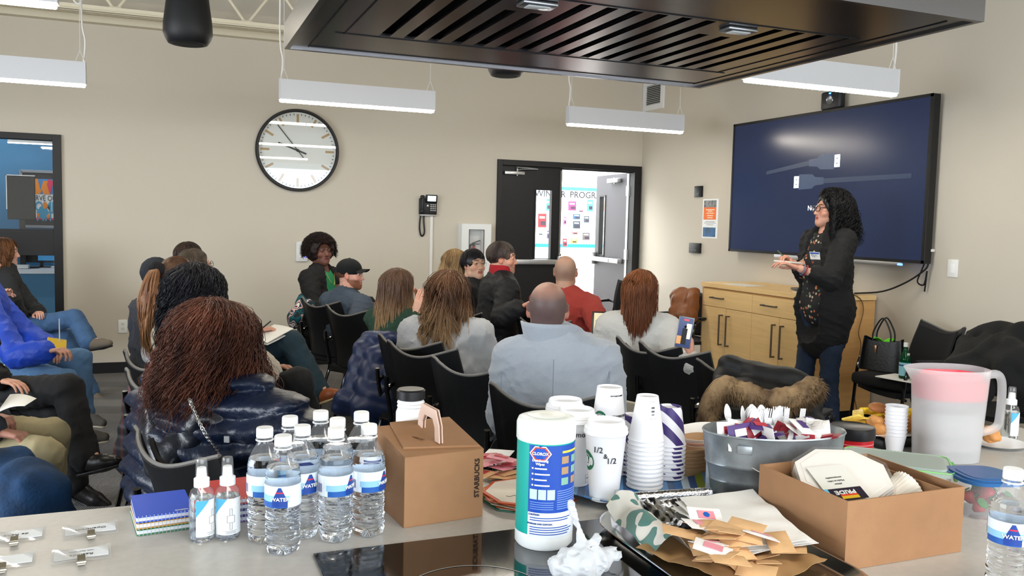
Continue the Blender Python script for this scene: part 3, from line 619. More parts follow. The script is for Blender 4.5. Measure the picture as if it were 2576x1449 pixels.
for nm, lb, px, py, ww, hh in (('wall_plate', 'small black wall plate above the orange flyer', 1760, 482, .13, .115), ('wall_plate', 'black square wall plate below the orange flyer', 1751, 624, .2, .105)):
    t, p = rthing(nm, lb, 'wall plate', px, py); MB().box((0, -.012, 0), (ww, .024, hh), bev=.004).build('plate', blk2, t, 30); MB().box((0, -.0265, -hh*.2), (ww*.5, .004, hh*.12), bev=.001).build('slot', mat('#26272a', .3), t, 0)
t, p = rthing('light_switch', 'white light switch plate right of the wall screen', 'switch', 2398, 675)
MB().box((0, -.004, 0), (.085, .008, .125), bev=.003).build('cover_plate', mat('#eeeeea', .4), t, 30); MB().box((0, -.010, 0), (.033, .006, .066), bev=.002).build('rocker', mat('#f5f5f2', .35), t, 30)
# flyer pinned between the plates
t, p = rthing('wall_flyer', 'portrait flyer with an orange block taped left of the screen', 'flyer', 1787, 550)
fw, fh = .27, .40; MB().b2(-fw/2, fw/2, -.003, -.001, -fh/2, fh/2).build('sheet', mat('#eef0f0', .6), t, 0)
MB().b2(-.115, .1, -.0045, -.003, .115, .185).build('photo', mat('#7d7d7d', .6, var=.8, vscale=25), t, 0)
MB().b2(-.115, .1, -.0045, -.003, -.01, .115).build('orange_panel', mat('#f0742a', .6), t, 0)
MB().b2(-.115, .1, -.0045, -.003, -.185, -.09).build('photo', mat('#3b6fae', .6, vcol='#2e4a3a', vscale=14), t, 0)
mb = MB()
for i, (z, l) in enumerate(((.09, .15), (.075, .08), (.055, .13), (.03, .1), (.008, .09))): mb.b2(-l/2, l/2, -.006, -.005, z-.004, z+.004)
mb.build('text_line', mat('#f7e6c8', .6), t, 0); mb = MB()
for i, (z, l) in enumerate(((-.03, .16), (-.045, .2), (-.062, .12))): mb.b2(-l/2, l/2, -.005, -.004, z-.002, z+.002)
mb.build('text_line', mat('#6c7078', .6), t, 0)
# ================================================================== SCREEN
TX = 5.03; TL = onx(1848, 312, TX); TR = onx(2352, 235, TX); BR = onx(2322, 660, TX); BL = onx(1832, 634, TX)
ty0, ty1 = (TR[1]+BR[1])/2, (TL[1]+BL[1])/2; tz1, tz0 = (TL[2]+TR[2])/2, (BR[2]+BL[2])/2; tw, thh = ty1-ty0, tz1-tz0
t = thing('wall_screen', 'huge wall-mounted flat screen showing two cable plugs on dark navy', 'television', (TX, (ty0+ty1)/2, (tz0+tz1)/2), -PI/2)
mb = MB(); bz = .022
mb.b2(-tw/2, tw/2, 0, .07, -thh/2, thh/2, .004); 
for s in (-1, 1): mb.b2(s*(tw/2-bz/2)-bz/2, s*(tw/2-bz/2)+bz/2, -.006, 0, -thh/2, thh/2).b2(-tw/2, tw/2, -.006, 0, s*(thh/2-bz/2)-bz/2, s*(thh/2-bz/2)+bz/2)
mb.build('bezel', mat('#0d0e11', .4), t, 0)
# the panel: navy, self-lit, slightly glossy
pm = mat('#13213f', .24, emit=.42, spec=.5); MB().b2(-tw/2+bz, tw/2-bz, -.003, -.0005, -thh/2+bz, thh/2-bz).build('display', pm, t, 0)
MB().b2(-tw*.2, tw*.42, -.02, .0, -thh/2-.03, -thh/2, .003).build('speaker_bar', alum, t, 30)
MB().b2(tw*.405, tw*.425, -.022, -.019, -thh/2-.022, -thh/2-.008).build('status_light', mat('#2a50ff', .3, emit=12), t, 0)
mb = MB(); mb.b2(-.5, .5, .07, RX-TX, -.3, .3).build('mount', blackm, t, 0)
def scr(px, py): q = onx(px, py, TX-.003); return ((ty0+ty1)/2-q[1], q[2]-(tz0+tz1)/2)
g1 = mat('#34425c', .4, emit=.45); g2 = mat('#26344c', .4, emit=.40); g3 = mat('#e8f4ff', .4, emit=1.2)
def plug(xb, zb, s, nm):
    """connector whose metal tip points to +-x on the screen"""
    x0, z0_ = scr(xb, zb); mb = MB(); e = -.0045
    poly = [(x0, z0_-.065), (x0-s*.16, z0_-.06), (x0-s*.2, z0_-.035), (x0-s*.3, z0_-.028), (x0-s*.3, z0_+.028), (x0-s*.2, z0_+.035), (x0-s*.16, z0_+.06), (x0, z0_+.065)]
    if s < 0: poly = poly[::-1]
    mb.prism(poly, 0, .001, Matrix.Translation((0, e, 0)) @ RX90); mb.build('plug_image', g1, t, 0)
    poly = [(x0-s*.3, z0_-.02), (x0-s*.85, z0_-.075), (x0-s*.85, z0_-.045), (x0-s*.3, z0_+.02)]
    if s < 0: poly = [(x0-s*.3, z0_-.02), (x0-s*1.2, z0_-.012), (x0-s*1.2, z0_+.022), (x0-s*.3, z0_+.02)][::-1]
    MB().prism(poly, 0, .001, Matrix.Translation((0, e, 0)) @ RX90).build('cable_image', g2, t, 0)
    MB().b2(min(x0, x0+s*.06), max(x0, x0+s*.06), e-.002, e-.0005, z0_-.05, z0_+.05).build('tip_image', g3, t, 0)
    MB().b2(x0+s*.03-.006, x0+s*.03+.006, e-.003, e-.002, z0_+.015, z0_+.025).b2(x0+s*.03-.006, x0+s*.03+.006, e-.003, e-.002, z0_-.025, z0_-.015).build('pin_image', mat('#33445a', .4), t, 0)
plug(2100, 405, 1, 'a'); plug(2010, 458, -1, 'b')
x0, z0_ = scr(2036, 524); text(t, 'No Signal', .06, Matrix.Translation((x0-.02, -.0045, z0_)) @ RX90, mat('#e8eef5', .4, emit=.9), 'lettering', align='LEFT')
# camera bar on top
p = onx(2088, 262, TX); t = thing('conference_camera', 'small black camera unit standing on top of the wall screen', 'camera', (TX+.03, p[1], tz1), -PI/2)
MB().box((0, 0, .075), (.22, .07, .15), bev=.02, seg=3).build('body', mat('#1a1b1f', .45), t, 50); MB().lathe([(0, .037), (.028, .037), (.034, .042), (.038, .037), (.038, .03)], 28, c=(0, 0, .075), axis=ax_).build('lens_ring', mat('#8d9096', .3, .8), t, 40)
MB().box((0, -.036, .13), (.02, .004, .012)).build('status_light', mat('#2d6bff', .3, emit=8), t, 0)
# cable from the screen to the cabinet
p0 = onx(2334, 632, RX-.03); p1 = onx(2322, 690, RX-.1); t = thing('hanging_cable', 'black cable drooping from the screen corner to the wood cabinet', 'cable', (0, 0, 0))
pe = Vector((4.95, 5.2, 1.006)); q = [Vector(onx(2338, 628, RX-.04)), Vector(onx(2336, 662, RX-.05)), Vector(onx(2325, 680, RX-.07)), Vector(onx(2280, 710, 5.02)), Vector(onx(2220, 733, 4.98))]
pe = Vector(onz(2150, 738, 1.008))
MB().tube(q+[pe], .0065, 8, sub=8).build('main_cable', blk2, t)
a = Vector(onx(2334, 640, RX-.03)); MB().tube([a, a+Vector((-.02, .02, -.1)), a+Vector((-.03, .05, -.2)), a+Vector((-.02, .0, -.22)), a+Vector((-.02, -.02, -.12)), a+Vector((-.01, .0, -.27))], .006, 6, sub=6).tube([a, a+Vector((-.01, .03, .12)), a+Vector((.0, .05, .25))], .006, 6, sub=4).build('cable_bundle', blk2, t)
MB().box(tuple(Vector(onx(2340, 630, RX-.03))), (.04, .05, .02), bev=.003).build('white_clip', whitem, t)
# ================================================================== WOOD CABINET
KX, KY0, KY1, KT = 4.52, 5.1, 6.55, 1.0
wood = mat('#ecc88c', .45, var=.06, vscale=3, stretch=(1, 1, 14), bump=.03, bscale=30); wood2 = mat('#cf9f62', .5, var=.07, vscale=3, stretch=(1, 1, 12))
t = thing('wood_cabinet', 'long maple credenza with drawers and doors under the wall screen', 'cabinet', (KX, (KY0+KY1)/2, 0), -PI/2)
L = (KY1-KY0)/2; D = RX-.02-KX   # local x: -L is far end (world +y), +L near end
MB().b2(-L+.02, L-.02, .012, D, .1, KT-.045).build('carcass', wood2, t, 0); MB().b2(-L-.01, L+.01, -.012, D, KT-.04, KT, .003).build('top', wood, t, 0)
MB().b2(-L+.05, L-.05, .07, D, 0, .1).build('toe_kick', blackm, t, 0); [MB().b2(a_, a_+.02, .0, D, .1, KT-.045).build('end_panel', wood2, t, 0) for a_ in (L-.02, -L)]
hm = mat('#76706a', .4, .85)
def pull(par, x, z, l, vert):
    mb = MB(); d_ = -.035
    if vert: mb.b2(x-.006, x+.006, d_-.01, d_, z-l/2, z+l/2).b2(x-.006, x+.006, d_, 0, z-l/2, z-l/2+.012).b2(x-.006, x+.006, d_, 0, z+l/2-.012, z+l/2)
    else: mb.b2(x-l/2, x+l/2, d_-.01, d_, z-.006, z+.006).b2(x-l/2, x-l/2+.012, d_, 0, z-.006, z+.006).b2(x+l/2-.012, x+l/2, d_, 0, z-.006, z+.006)
    mb.build('handle', hm, par, 0)
n = 2; dw = (2*L-.04)/n
for i in range(n):
    x0 = -L+.02+i*dw; o = MB().b2(x0+.002, x0+dw-.002, -.006, .012, KT-.205, KT-.055, .001).build('drawer', wood, t, 0); pull(o, x0+dw/2-.12*(1 if i == 0 else 1), KT-.125, .17, False)
for i in range(4):
    x0 = -L+.02+i*dw/2; o = MB().b2(x0+.002, x0+dw/2-.002, -.006, .012, .105, KT-.21, .001).build('door', wood, t, 0); pull(o, x0+(dw/2-.05 if i % 2 == 0 else .05), KT-.40, .27, True)
# papers and laptop on it
p = onz(1870, 710, KT); tag(MB().box((4.66, 6.15, KT+.002), (.22, .3, .003), rz=.1).build('paper_sheet', whitem, None, 0), 'white paper sheet lying on the far end of the maple credenza', 'paper')
p = (4.78, 5.3); tag(MB().box((4.74, 5.27, KT+.002), (.3, .33, .003), rz=-.05).build('paper_sheet', whitem, None, 0), 'white paper sheet under the laptop on the maple credenza', 'paper')
t = thing('laptop', 'dark open laptop on the credenza mostly behind the standing woman', 'laptop', (4.80, 5.42, KT+.005), -PI/2-.25)
MB().box((0, 0, .01), (.34, .24, .016), bev=.004).build('base', blk2, t, 30); o = MB().box((0, -.02, .128), (.34, .012, .23), bev=.004, rot=Matrix.Rotation(-.15, 3, 'X')).build('lid', blk2, t, 30)
MB().box((0, -.029, .128), (.1, .002, .02), rot=Matrix.Rotation(-.15, 3, 'X')).build('badge_strip', mat('#6b84c0', .4, emit=.2), o, 0)
tag(MB().tube([(4.75, 5.2, KT+.004), (4.9, 5.08, KT+.0), (4.98, 5.075, .9), (4.93, 5.06, .72), (4.95, 5.05, .6), (4.9, 5.05, .3), (4.92, 4.98, .01)], .004, 6, sub=6).build('charging_cord', mat('#6a4a22', .5), None), 'thin brown cord hanging over the end of the maple credenza', 'cord')
# ================================================================== CHAIRS
shell_m = mat('#101114', .5, bump=.15, bscale=400); rim_m = mat('#6d6a66', .5); tube_m = mat('#08080a', .12, coat=.6); cush = mat('#131417', .9, bump=.3, bscale=500)
def make_chair():
    t = thing('stacking_chair', 'chair', 'chair')
    def back(u, v):
        x = (u*2-1); w_ = .222+.018*math.sin(v*PI)-.02*(1-v); xx = x*w_
        z = .46+.385*v+.02*max(0, v-.6)/.4*(abs(x)**2.2)*1.6-.012*math.cos(x*PI)*(v**6)
        y = -.185-.075*v+.03*math.sin(v*PI*1.1)+.062*abs(x)**2.4-(.012 if abs(x) > .93 else 0)
        return (xx, y, z)
    mb = MB().sheet(lambda u, v: back(1-u, v), 18, 14, .014); mb.build('backrest', shell_m, t, 60)
    mb = MB().sheet(lambda u, v: tuple(Vector(back(.07+.86*u, .07+.88*v))+Vector((0, .018, 0))), 14, 12, .012); mb.build('back_cushion', cush, t, 60)
    P = [Vector(back(1-u, 1.0)) for u in np.linspace(0, 1, 19)]; 
    mb = MB().tube([p+Vector((0, -.006, .001)) for p in P], .0062, 8); mb.build('back_rim', rim_m, t)
    def seat(u, v):
        x = u*2-1; y = -.19+.43*v; return (x*(.225-.012*(v**3)), y, .452-.02*max(0, v-.75)/.25*1.0*(v-.75)*4*.5+.010*abs(x)**2-.008*math.sin(v*PI))
    MB().sheet(lambda u, v: seat(1-u, v) , 10, 12, -.03).build('seat', cush, t, 60)
    for s in (-1, 1):
        P = [(s*.245, -.30, 0), (s*.252, -.215, .30), (s*.25, -.165, .46), (s*.247, -.20, .62), (s*.24, -.215, .70)]
        MB().tube(P, .0115, 10, sub=5).build('leg', tube_m, t)
        P = [(s*.262, .27, 0), (s*.268, .235, .30), (s*.268, .215, .55), (s*.268, .18, .635), (s*.268, .10, .66), (s*.266, -.05, .66), (s*.255, -.16, .645), (s*.247, -.2, .62)]
        MB().tube(P, .0115, 10, sub=5).build('arm_and_front_leg', tube_m, t)
        MB().box((s*.268, .03, .672), (.045, .22, .018), bev=.007).build('armrest', shell_m, t, 50)
    MB().tube([(-.262, .2, .42), (-.1, .19, .425), (.1, .19, .425), (.262, .2, .42)], .01, 8).build('crossbar', tube_m, t)
    MB().tube([(-.25, -.17, .42), (.25, -.17, .42)], .01, 8).build('crossbar', tube_m, t)
    return t
_CH = []
def chair(x, y, az, label, cat='chair', group='black stacking chairs'):
    """az = compass direction the sitter faces, clockwise from +y"""
    if not _CH: _CH.append(make_chair()); c = _CH[0]
    else: c = copy_tree(_CH[0])
    c.location = (x, y, 0); c.rotation_euler = (0, 0, -math.radians(az)); c['label'] = label; c['group'] = group; return c
# ================================================================== PEOPLE
def tr(V, M): M = np.array(M); return V @ M[:3, :3].T + M[:3, 3]
_HEAD = {}
def head_mesh(kind):
    """local head: face towards +y, origin at the middle of the skull"""
    if kind in _HEAD: return _HEAD[kind]
    f = kind[0] == 'f'; j = {'f': .050, 'm': .058, 'h': .063}[kind[0]]
    P = [('e', (0, -.012, .028), (.074, .094, .086), .01), ('e', (0, .018, -.03), (.063, .070, .070), .03), ('c', (-j*.62, .020, -.070), (0, .068, -.086), .028, .020, .03), ('c', (j*.62, .020, -.070), (0, .068, -.086), .028, .020, .03),
         ('e', (0, .045, -.055), (.044, .042, .045), .02),
         ('e', (-.040, .058, -.020), (.024, .022, .020), .02), ('e', (.040, .058, -.020), (.024, .022, .020), .02),
         ('c', (-.045, .066, .036), (-.012, .081, .034), .010, .010, .016), ('c', (.045, .066, .036), (.012, .081, .034), .010, .010, .016),
         ('-e', (-.031, .099, .015), (.019, .021, .013), .012), ('-e', (.031, .099, .015), (.019, .021, .013), .012), ('e', (-.031, .0755, .0150), (.0165, .0125, .0125), .005), ('e', (.031, .0755, .0150), (.0165, .0125, .0125), .005), ('-e', (-.031, .091, .0140), (.0120, .010, .0040), .001), ('-e', (.031, .091, .0140), (.0120, .010, .0040), .001),
         ('c', (0, .082, .018), (0, .103, -.022), .007, .011, .008), ('e', (-.011, .092, -.027), (.0075, .010, .006), .005), ('e', (.011, .092, -.027), (.0075, .010, .006), .005),
         ('e', (0, .077, -.050), (.026, .018, .016), .01), ('c', (-.017, .084, -.0475), (.017, .084, -.0475), .0055, .0055, .004), ('c', (-.014, .084, -.058), (.014, .084, -.058), .0065, .0065, .004), ('-c', (-.022, .093, -.0525), (.022, .093, -.0525), .0018, .0018, .003),
         ('e', (0, .075, -.082), (.016, .014, .013), .012),
         ('c', (0, -.020, -.02), (0, -.035, -.13), .056, .056, .03)]
    for s in (-1, 1):
        E = rotm('Z', s*.35) @ rotm('X', -.15)
        P += [('e', (s*.078, -.008, .000), (.008, .019, .031), .006, E.T), ('-e', (s*.084, -.002, .004), (.005, .009, .016), .004), ('e', (s*.074, -.0, -.02), (.007, .009, .012), .006)]
    V, F = field_mesh(P, .0029); _HEAD[kind] = (V, F); return V, F
_HAND = {}
def hand_mesh(curl, kind='n', thumb=.5):
    key = (curl, kind, thumb)
    if key in _HAND: return _HAND[key]
    P = [('c', (0, -.05, 0), (0, .0, 0), .026, .024, .02, (0, 0, 1), 1.3)]
    X = [-.026, -.009, .009, .025]; Ls = [(.044, .026, .02), (.048, .03, .022), (.045, .028, .021), (.036, .021, .018)]; yb = [.088, .092, .088, .08]
    for i, (x, L, y) in enumerate(zip(X, Ls, yb)):
        P.append(('c', (x*.55, .008, 0), (x, y, 0), .014, .0105, .010))
        p = np.array([x, y, 0.]); a = 0; r = .0092 if i < 3 else .008
        cc = curl[i] if isinstance(curl, tuple) else curl*(1+.08*i)
        sp = x*1.6
        for k, l in enumerate(L):
            a += math.radians((42, 60, 40)[k])*cc
            q = p+np.array([sp*l*8*(1-cc*.8)*.12, math.cos(a)*l, -math.sin(a)*l]); P.append(('c', tuple(p), tuple(q), r, r*.88, .003)); p = q; r *= .88
    t = thumb; p0 = np.array([-.018, .012, -.006]); p1 = p0+np.array([-.026, .030, -.010-.012*t]); p2 = p1+np.array([-.012+.014*t, .030, -.008-.008*t]); p3 = p2+np.array([.004+.012*t, .024, -.003])
    P += [('c', tuple(p0), tuple(p1), .016, .0125, .01), ('c', tuple(p1), tuple(p2), .0115, .0098, .004), ('c', tuple(p2), tuple(p3), .0098, .0080, .003)]
    V, F = field_mesh(P, .0028); _HAND[key] = (V, F); return V, F
def strands(n, path, r=.0022, seg=12, seed=0):
    """n tapering locks; path(k, rng) -> (seg,3) points; returns verts and quads of 3-sided tubes"""
    rg = np.random.default_rng(seed); Vs = []; Fs = []; o = 0
    prof = np.interp(np.linspace(0, 1, seg), [0, .15, .7, 1], [.6, 1, .85, .15])
    for k in range(n):
        P = path(k, rg)
        T = np.gradient(P, axis=0); T /= np.linalg.norm(T, axis=1)[:, None]+1e-9
        A = np.cross(T, [.3, .2, .93]); A /= np.linalg.norm(A, axis=1)[:, None]+1e-9; B = np.cross(T, A)
        rr = (r*rg.uniform(.7, 1.3)*prof)[:, None]; ring = []
        for j in range(3): t = 2*PI*j/3; ring.append(P+(A*math.cos(t)*1.6+B*math.sin(t)*.8)*rr)
        V = np.stack(ring, 1).reshape(-1, 3); i = np.arange(seg-1)[:, None]*3; jj = np.arange(3)[None]; F = np.stack([i+jj, i+(jj+1) % 3, i+3+(jj+1) % 3, i+3+jj], -1).reshape(-1, 4)
        Vs.append(V); Fs.append(F+o); o += len(V)
    return np.concatenate(Vs), np.concatenate(Fs)
def hairmat(c1, c2, rough=.45, sc=14):
    return mat(c1, rough, var=.01, vcol=c2, vscale=sc, spec=.35, bump=.5, bscale=70, stretch=(1, 1, .25))
def hair_long(length=.42, wave=.012, freq=3, n=620, flare=.05, vol=.012, face=55, wig=.004, part=.02, tips=None, back=None, r=.0026, seed=0, radz=.100, far=None):
    far = far or 360-face
    """falls from the crown over the head and down the back and sides. face = half angle kept free around +y"""
    def path(k, g):
        seg = 16; az0 = g.uniform(20, 340); az = min(max(az0, face), far)   # direction in xy, 0 = +y
        v = vol*g.uniform(.2, 1.2)
        rx, ry, rz = .077+v, .094+v, .088+v; c = np.array([0, -.012, .028])
        th = math.radians(100); x0 = part+g.normal()*.006; y0 = g.uniform(-.06, .06)
        L1 = .17; tot = length*g.uniform(.82, 1.06)+L1; s = np.linspace(0, tot, seg); P = np.zeros((seg, 3))
        cl = int(az/9); ph = cl*2.4+g.normal()*.35; fk = g.uniform(.9, 1.1); jt = g.normal(size=3)*wig*1.6
        for i, q in enumerate(s):
            a = math.radians(az0+(az-az0)*min(1, q/(L1*.9)))+PI/2; dx, dy = math.cos(a), math.sin(a)
            if q < L1:
                t = q/L1*th; st, ct = math.sin(t), math.cos(t)
                P[i] = c+np.array([rx*st*dx, ry*st*dy, rz*ct])+np.array([x0, y0, 0])*(1-q/L1)**1.2
                e = P[i]-c; f = math.sqrt((e[0]/rx)**2+(e[1]/ry)**2+(e[2]/rz)**2); P[i] = c+e/max(f, .97)
            else:
                d = q-L1; u = d/max(.01, tot-L1); out = 1+flare*8*u*(1-.25*u)*fk; fr = min(1, d/.12)
                P[i] = c+np.array([rx*dx*out*.985, ry*dy*out*.985-.015*fr, -.02-d])
                if back is not None: P[i][1] = min(P[i][1], back) if d > .16 else P[i][1]
            w_ = wave*min(1, q/.2)
            P[i] += w_*np.array([math.sin(freq*q*20+ph)+.35*math.sin(freq*q*43+ph*2), .8*math.cos(freq*q*20+ph*1.3), 0])+jt*min(1, q/.12)
        return P
    V, F = strands(n, path, r, 16, seed); return V, F
def cap_base(kind='full', vol=.010, h=.005, long=0, face=1, n=None):
    """close-fitting mass of hair around the skull"""
    P = [('e', (0, -.018, .034), (.077+vol, .094+vol, .087+vol), .01)]
    if long: P += [('c', (0, -.045, 0), (0, -.06, -long*.6), .075+vol*.6, .085+vol, .03, (0, 1, 0), 1.4)]
    if face: P += [('-e', (0, .105, -.035), (.075, .085, .100), .012), ('-e', (0, .03, -.13), (.075, .075, .085), .01)]
    if kind == 'short': P += [('-e', (0, .02, -.115), (.11, .12, .085), .015), ('-e', (-.088, .012, -.02), (.03, .03, .04), .008), ('-e', (.088, .012, -.02), (.03, .03, .04), .008)]
    return field_mesh(P, h, n or wob(60, .0025, 3))
def join(*ms):
    Vs = []; Fs = []; o = 0
    for V, F in ms: Vs.append(V); Fs.append(F+o); o += len(V)
    return np.concatenate(Vs), np.concatenate(Fs)
def afro(rad=.075, n=1400, vol=.05, seed=0, low=-.5, r=.0022, curl=.012, drop=0, face=.45):
    base = field_mesh([('e', (0, -.03, .045), (.08+vol, .088+vol*.8, .085+vol*.9), .01), ('c', (0, -.05, 0), (0, -.055, -drop), .08+vol*.6, .08+vol*.7, .03)] if drop else [('e', (0, -.03, .045), (.08+vol, .088+vol*.8, .085+vol*.9), .01)]
                      + [('-e', (0, .142, -.010), (.096, .122, .112), .012)], .007, wob(55, .006, seed+2, 12))
    def path(k, g):
        while True:
            d = g.normal(size=3); d /= np.linalg.norm(d)
            if d[2] < low: continue
            if d[1] > face and d[2] < .36: continue
            break
        c = np.array([0, -.03, .04]); p = c+d*np.array([.08+vol*.7, .09+vol*.6, .085+vol*.7]); L = rad*g.uniform(.5, 1.1); s = np.linspace(0, 1, 12)
        if drop: p[2] -= max(0, g.uniform(-.2, 1))*drop if d[1] < .3 else 0
        A = np.cross(d, [.1, .9, .3]); A /= np.linalg.norm(A); B = np.cross(d, A); ph = g.uniform(0, 6.3)
        P = p+np.outer(s*L, d)*np.array([1, 1, 1.0])-np.outer(s**2, [0, 0, L*.5])
        return P+curl*(np.sin(s*9+ph)[:, None]*A+np.cos(s*9+ph)[:, None]*B)
    return join(base, strands(n, path, r, 12, seed))
def curly_long(length=.3, n=1300, vol=.03, curl=.012, seed=0, face=50, flare=.12, r=.0024, coils=5, far=None):
    far = far or 360-face
    def path(k, g):
        seg = 20; az0 = g.uniform(16, 344); az = min(max(az0, face), far); v = vol*g.uniform(.3, 1.15)
        rx, ry, rz = .077+v, .094+v, .088+v*.9; c = np.array([0, -.012, .028]); L1 = .15; st_ = g.uniform(0, .8)
        tot = L1+length*g.uniform(.25, 1.05); s = np.linspace(L1*st_, tot, seg); P = np.zeros((seg, 3))
        for i, q in enumerate(s):
            a = math.radians(az0+(az-az0)*min(1, q/(L1*.9)))+PI/2; dx, dy = math.cos(a), math.sin(a)
            if q < L1: t = q/L1*math.radians(97); P[i] = c+np.array([rx*math.sin(t)*dx, ry*math.sin(t)*dy, rz*math.cos(t)])
            else:
                d = q-L1; u = d/length; o = 1+flare*8*u*(1-.3*u)*(.6+.4*math.sin(az)); P[i] = c+np.array([rx*dx*o, ry*dy*o-.01, -.01-d])
        cl = int(az/5)+int(v/vol*3)*71; ph = cl*1.7+g.normal()*.9; qq = (s-s[0])*coils*9*g.uniform(.7, 1.35)+ph; w_ = curl*g.uniform(.6, 1.4)*np.minimum(1, (s-s[0])/.04+.35)
        P[:, 0] += w_*np.sin(qq); P[:, 1] += w_*np.cos(qq)
        return P+g.normal(size=3)*.004
    P = [('e', (0, -.020, .032), (.074+vol*.5, .090+vol*.5, .083+vol*.55), .01), ('c', (0, -.05, 0), (0, -.06, -length*.6), .072+vol*.5, .07+flare*.30+vol*.5, .04, (0, 1, 0), 1.2), ('-e', (0, .120, -.040), (.072, .095, .125), .012), ('-e', (0, .13, -.16), (.10, .13, .12), .02), ('-e', (0, .135, -.025), (.15, .112, .085), .01)]
    return join(field_mesh(P, .007, wob(50, .010, seed+4, 12)), strands(n, path, r, 20, seed))
def short_hair(vol=.010, n=900, seed=0, L=.035, r=.0016, kind='short', top=.0):
    base = cap_base(kind, vol*.7)
    def path(k, g):
        while True:
            d = g.normal(size=3); d /= np.linalg.norm(d)
            if d[2] < -.25 or (d[1] > .35 and d[2] < .55) or (abs(d[0]) > .6 and d[2] < .0 and d[1] > -.2): continue
            break
        c = np.array([0, -.018, .034]); R_ = np.array([.077+vol, .094+vol, .087+vol]); s = np.linspace(0, 1, 6)
        e = np.array([0, .2, -1.]) if d[1] > -.1 else np.array([0, -.2, -1.]); t = e-d*(e@d); t /= np.linalg.norm(t)+1e-9
        dd = d[None]+np.outer(s*L/.09, t); dd /= np.linalg.norm(dd, axis=1)[:, None]; return c+dd*R_*(1+.02*s[:, None]*g.uniform(0, 1))
    return join(base, strands(n, path, r, 6, seed))
skinm = {}
def skin_material():
    if 's' not in skinm: skinm['s'] = mat('#cc9980', .5, attr='Col', sss=.06, bump=.12, bscale=220, var=.05, vscale=30)
    return skinm['s']
def person(label, head, az, haz=None, sex='m', skin='#c98f74', w=1.0, hpitch=0, htilt=0, lean=0.0, slouch=0.0, top=None, legs=None, shoes=None, L=None, R=None, handL=(.35, 'n', .5), handR=(.35, 'n', .5),
           legL=None, legR=None, hair=None, hairm=None, stubble=None, beard=None, brow='#3a2a20', lips=None, stand=False, hs=.96, shw=None, no_legs=False, hdirL=None, hdirR=None, shdn=0, extra=None, arms_bare=0, collar=None, eye_glance=0, coat_wrinkle=.006, topres=.010, headtype=None, name='person', bald_top=0, ombre=None, xh=0.0, ef=.07):
    """head = world position of the top of the head. az/haz = facing of body/head, degrees clockwise from +y"""
    haz = az if haz is None else haz
    zt = head[2]; hcz = zt-.125*hs; yh = lean
    a = -math.radians(az); rx_, ry_ = head[0]+math.sin(a)*yh-math.cos(a)*xh, head[1]-math.cos(a)*yh-math.sin(a)*xh     # root below the hips
    t = thing(name, label, 'person', (rx_, ry_, 0), a)
    def toL(px, py, d):
        p = atd(px, py, d); dx, dy = p[0]-rx_, p[1]-ry_; return (dx*math.cos(a)+dy*math.sin(a), -dx*math.sin(a)+dy*math.cos(a), p[2])
    L, R, legL, legR = [q(toL) if callable(q) else q for q in (L, R, legL, legR)]
    sw = shw if shw else (.178*w if sex == 'm' else .158*w)
    hz = .53 if not stand else .93*(zt/1.72); sz = hcz-.185-shdn
    ysh = lean*.72-slouch; H = lambda s: np.array([s*.095*w, 0., hz]); S = lambda s: np.array([s*sw, ysh, sz])
    ymid = lean*.4-slouch*1.1
    Lf = {-1: L, 1: R}; elb = {}; wr = {}
    for s in (-1, 1):
        q = Lf[s] or ((s*(sw+ef), ysh+.02, sz-.27), (s*.09, ysh+.26, sz-.34)); elb[s] = np.array(q[0]); wr[s] = np.array(q[1])
    kn = {}; ank = {}; toe = {}
    for s, q in ((-1, legL), (1, legR)):
        if stand: q = q or ((s*.10*w, .015, .50), (s*.10*w, -.02, .09), (s*.13, .16, .03))
        q = q or ((s*.13, .47, .50), (s*.12, .47, .09), (s*.14, .64, .03)); kn[s], ank[s], toe[s] = map(np.array, q)
    T = ('c', (-.07*w, 0, hz), (.07*w, 0, hz), .115*w, .115*w, .06, (0, 1, 0), 1.15)
    def torso(g, yfl=1.35):
        return [('c', (-.07*w, 0, hz+.02), (.07*w, 0, hz+.02), .11*w+g, .11*w+g, .06), ('c', (0, .0, hz+.03), (0, ymid, (hz+sz)/2), .148*w+g, .15*w+g, .06, (0, 1, 0), yfl), ('c', (0, ymid, (hz+sz)/2), (0, ysh-.0, sz-.10), .15*w+g, .162*(sw/.178)+g, .06, (0, 1, 0), yfl),
                ('c', (-sw*.72, ysh, sz-.035), (sw*.72, ysh, sz-.035), .062+g, .062+g, .05), ('c', (-sw*.5, ysh+.0, sz+.0), (0, ysh+.0, sz+.055), .045+g, .05+g*.7, .04), ('c', (sw*.5, ysh, sz+.0), (0, ysh, sz+.055), .045+g, .05+g*.7, .04)]
    def arms(g, frac=1.0, cuff=.006):
        o = []
        for s in (-1, 1):
            e = elb[s]; d = wr[s]-e; we = e+d*frac
            o += [('c', tuple(S(s)-[0, 0, .02]), tuple(e), .056*(.85+.15*w)+g, .043*(.85+.15*w)+g, .035), ('c', tuple(e), tuple(we), .042+g, .032+g+cuff, .02)]
        return o
    if sex == 'f' : bust = lambda g: [('e', (-.07, ymid*.5+ysh*.5+.085*w, sz-.19), (.065, .06, .06), .05), ('e', (.07, ymid*.5+ysh*.5+.085*w, sz-.19), (.065, .06, .06), .05)]
    else: bust = lambda g: []
    neckb = np.array([xh*.8, ysh, sz+.03]); hc = np.array([xh, yh, hcz])
    # ---- body, one surface: trunk and limbs, head, hands
    P = torso(-.012)+arms(-.006, 1.0, 0)+bust(0)+[('c', tuple(neckb), (xh, yh-.02, hcz-.07), .058, .054, .04)]
    if not no_legs:
        for s in (-1, 1): P += [('c', tuple(H(s)), tuple(kn[s]), .078*w, .052, .03), ('c', tuple(kn[s]), tuple(ank[s]), .05, .032, .02), ('c', tuple(ank[s]), tuple(ank[s]+(toe[s]-ank[s])*.35), .024, .014, .02)]
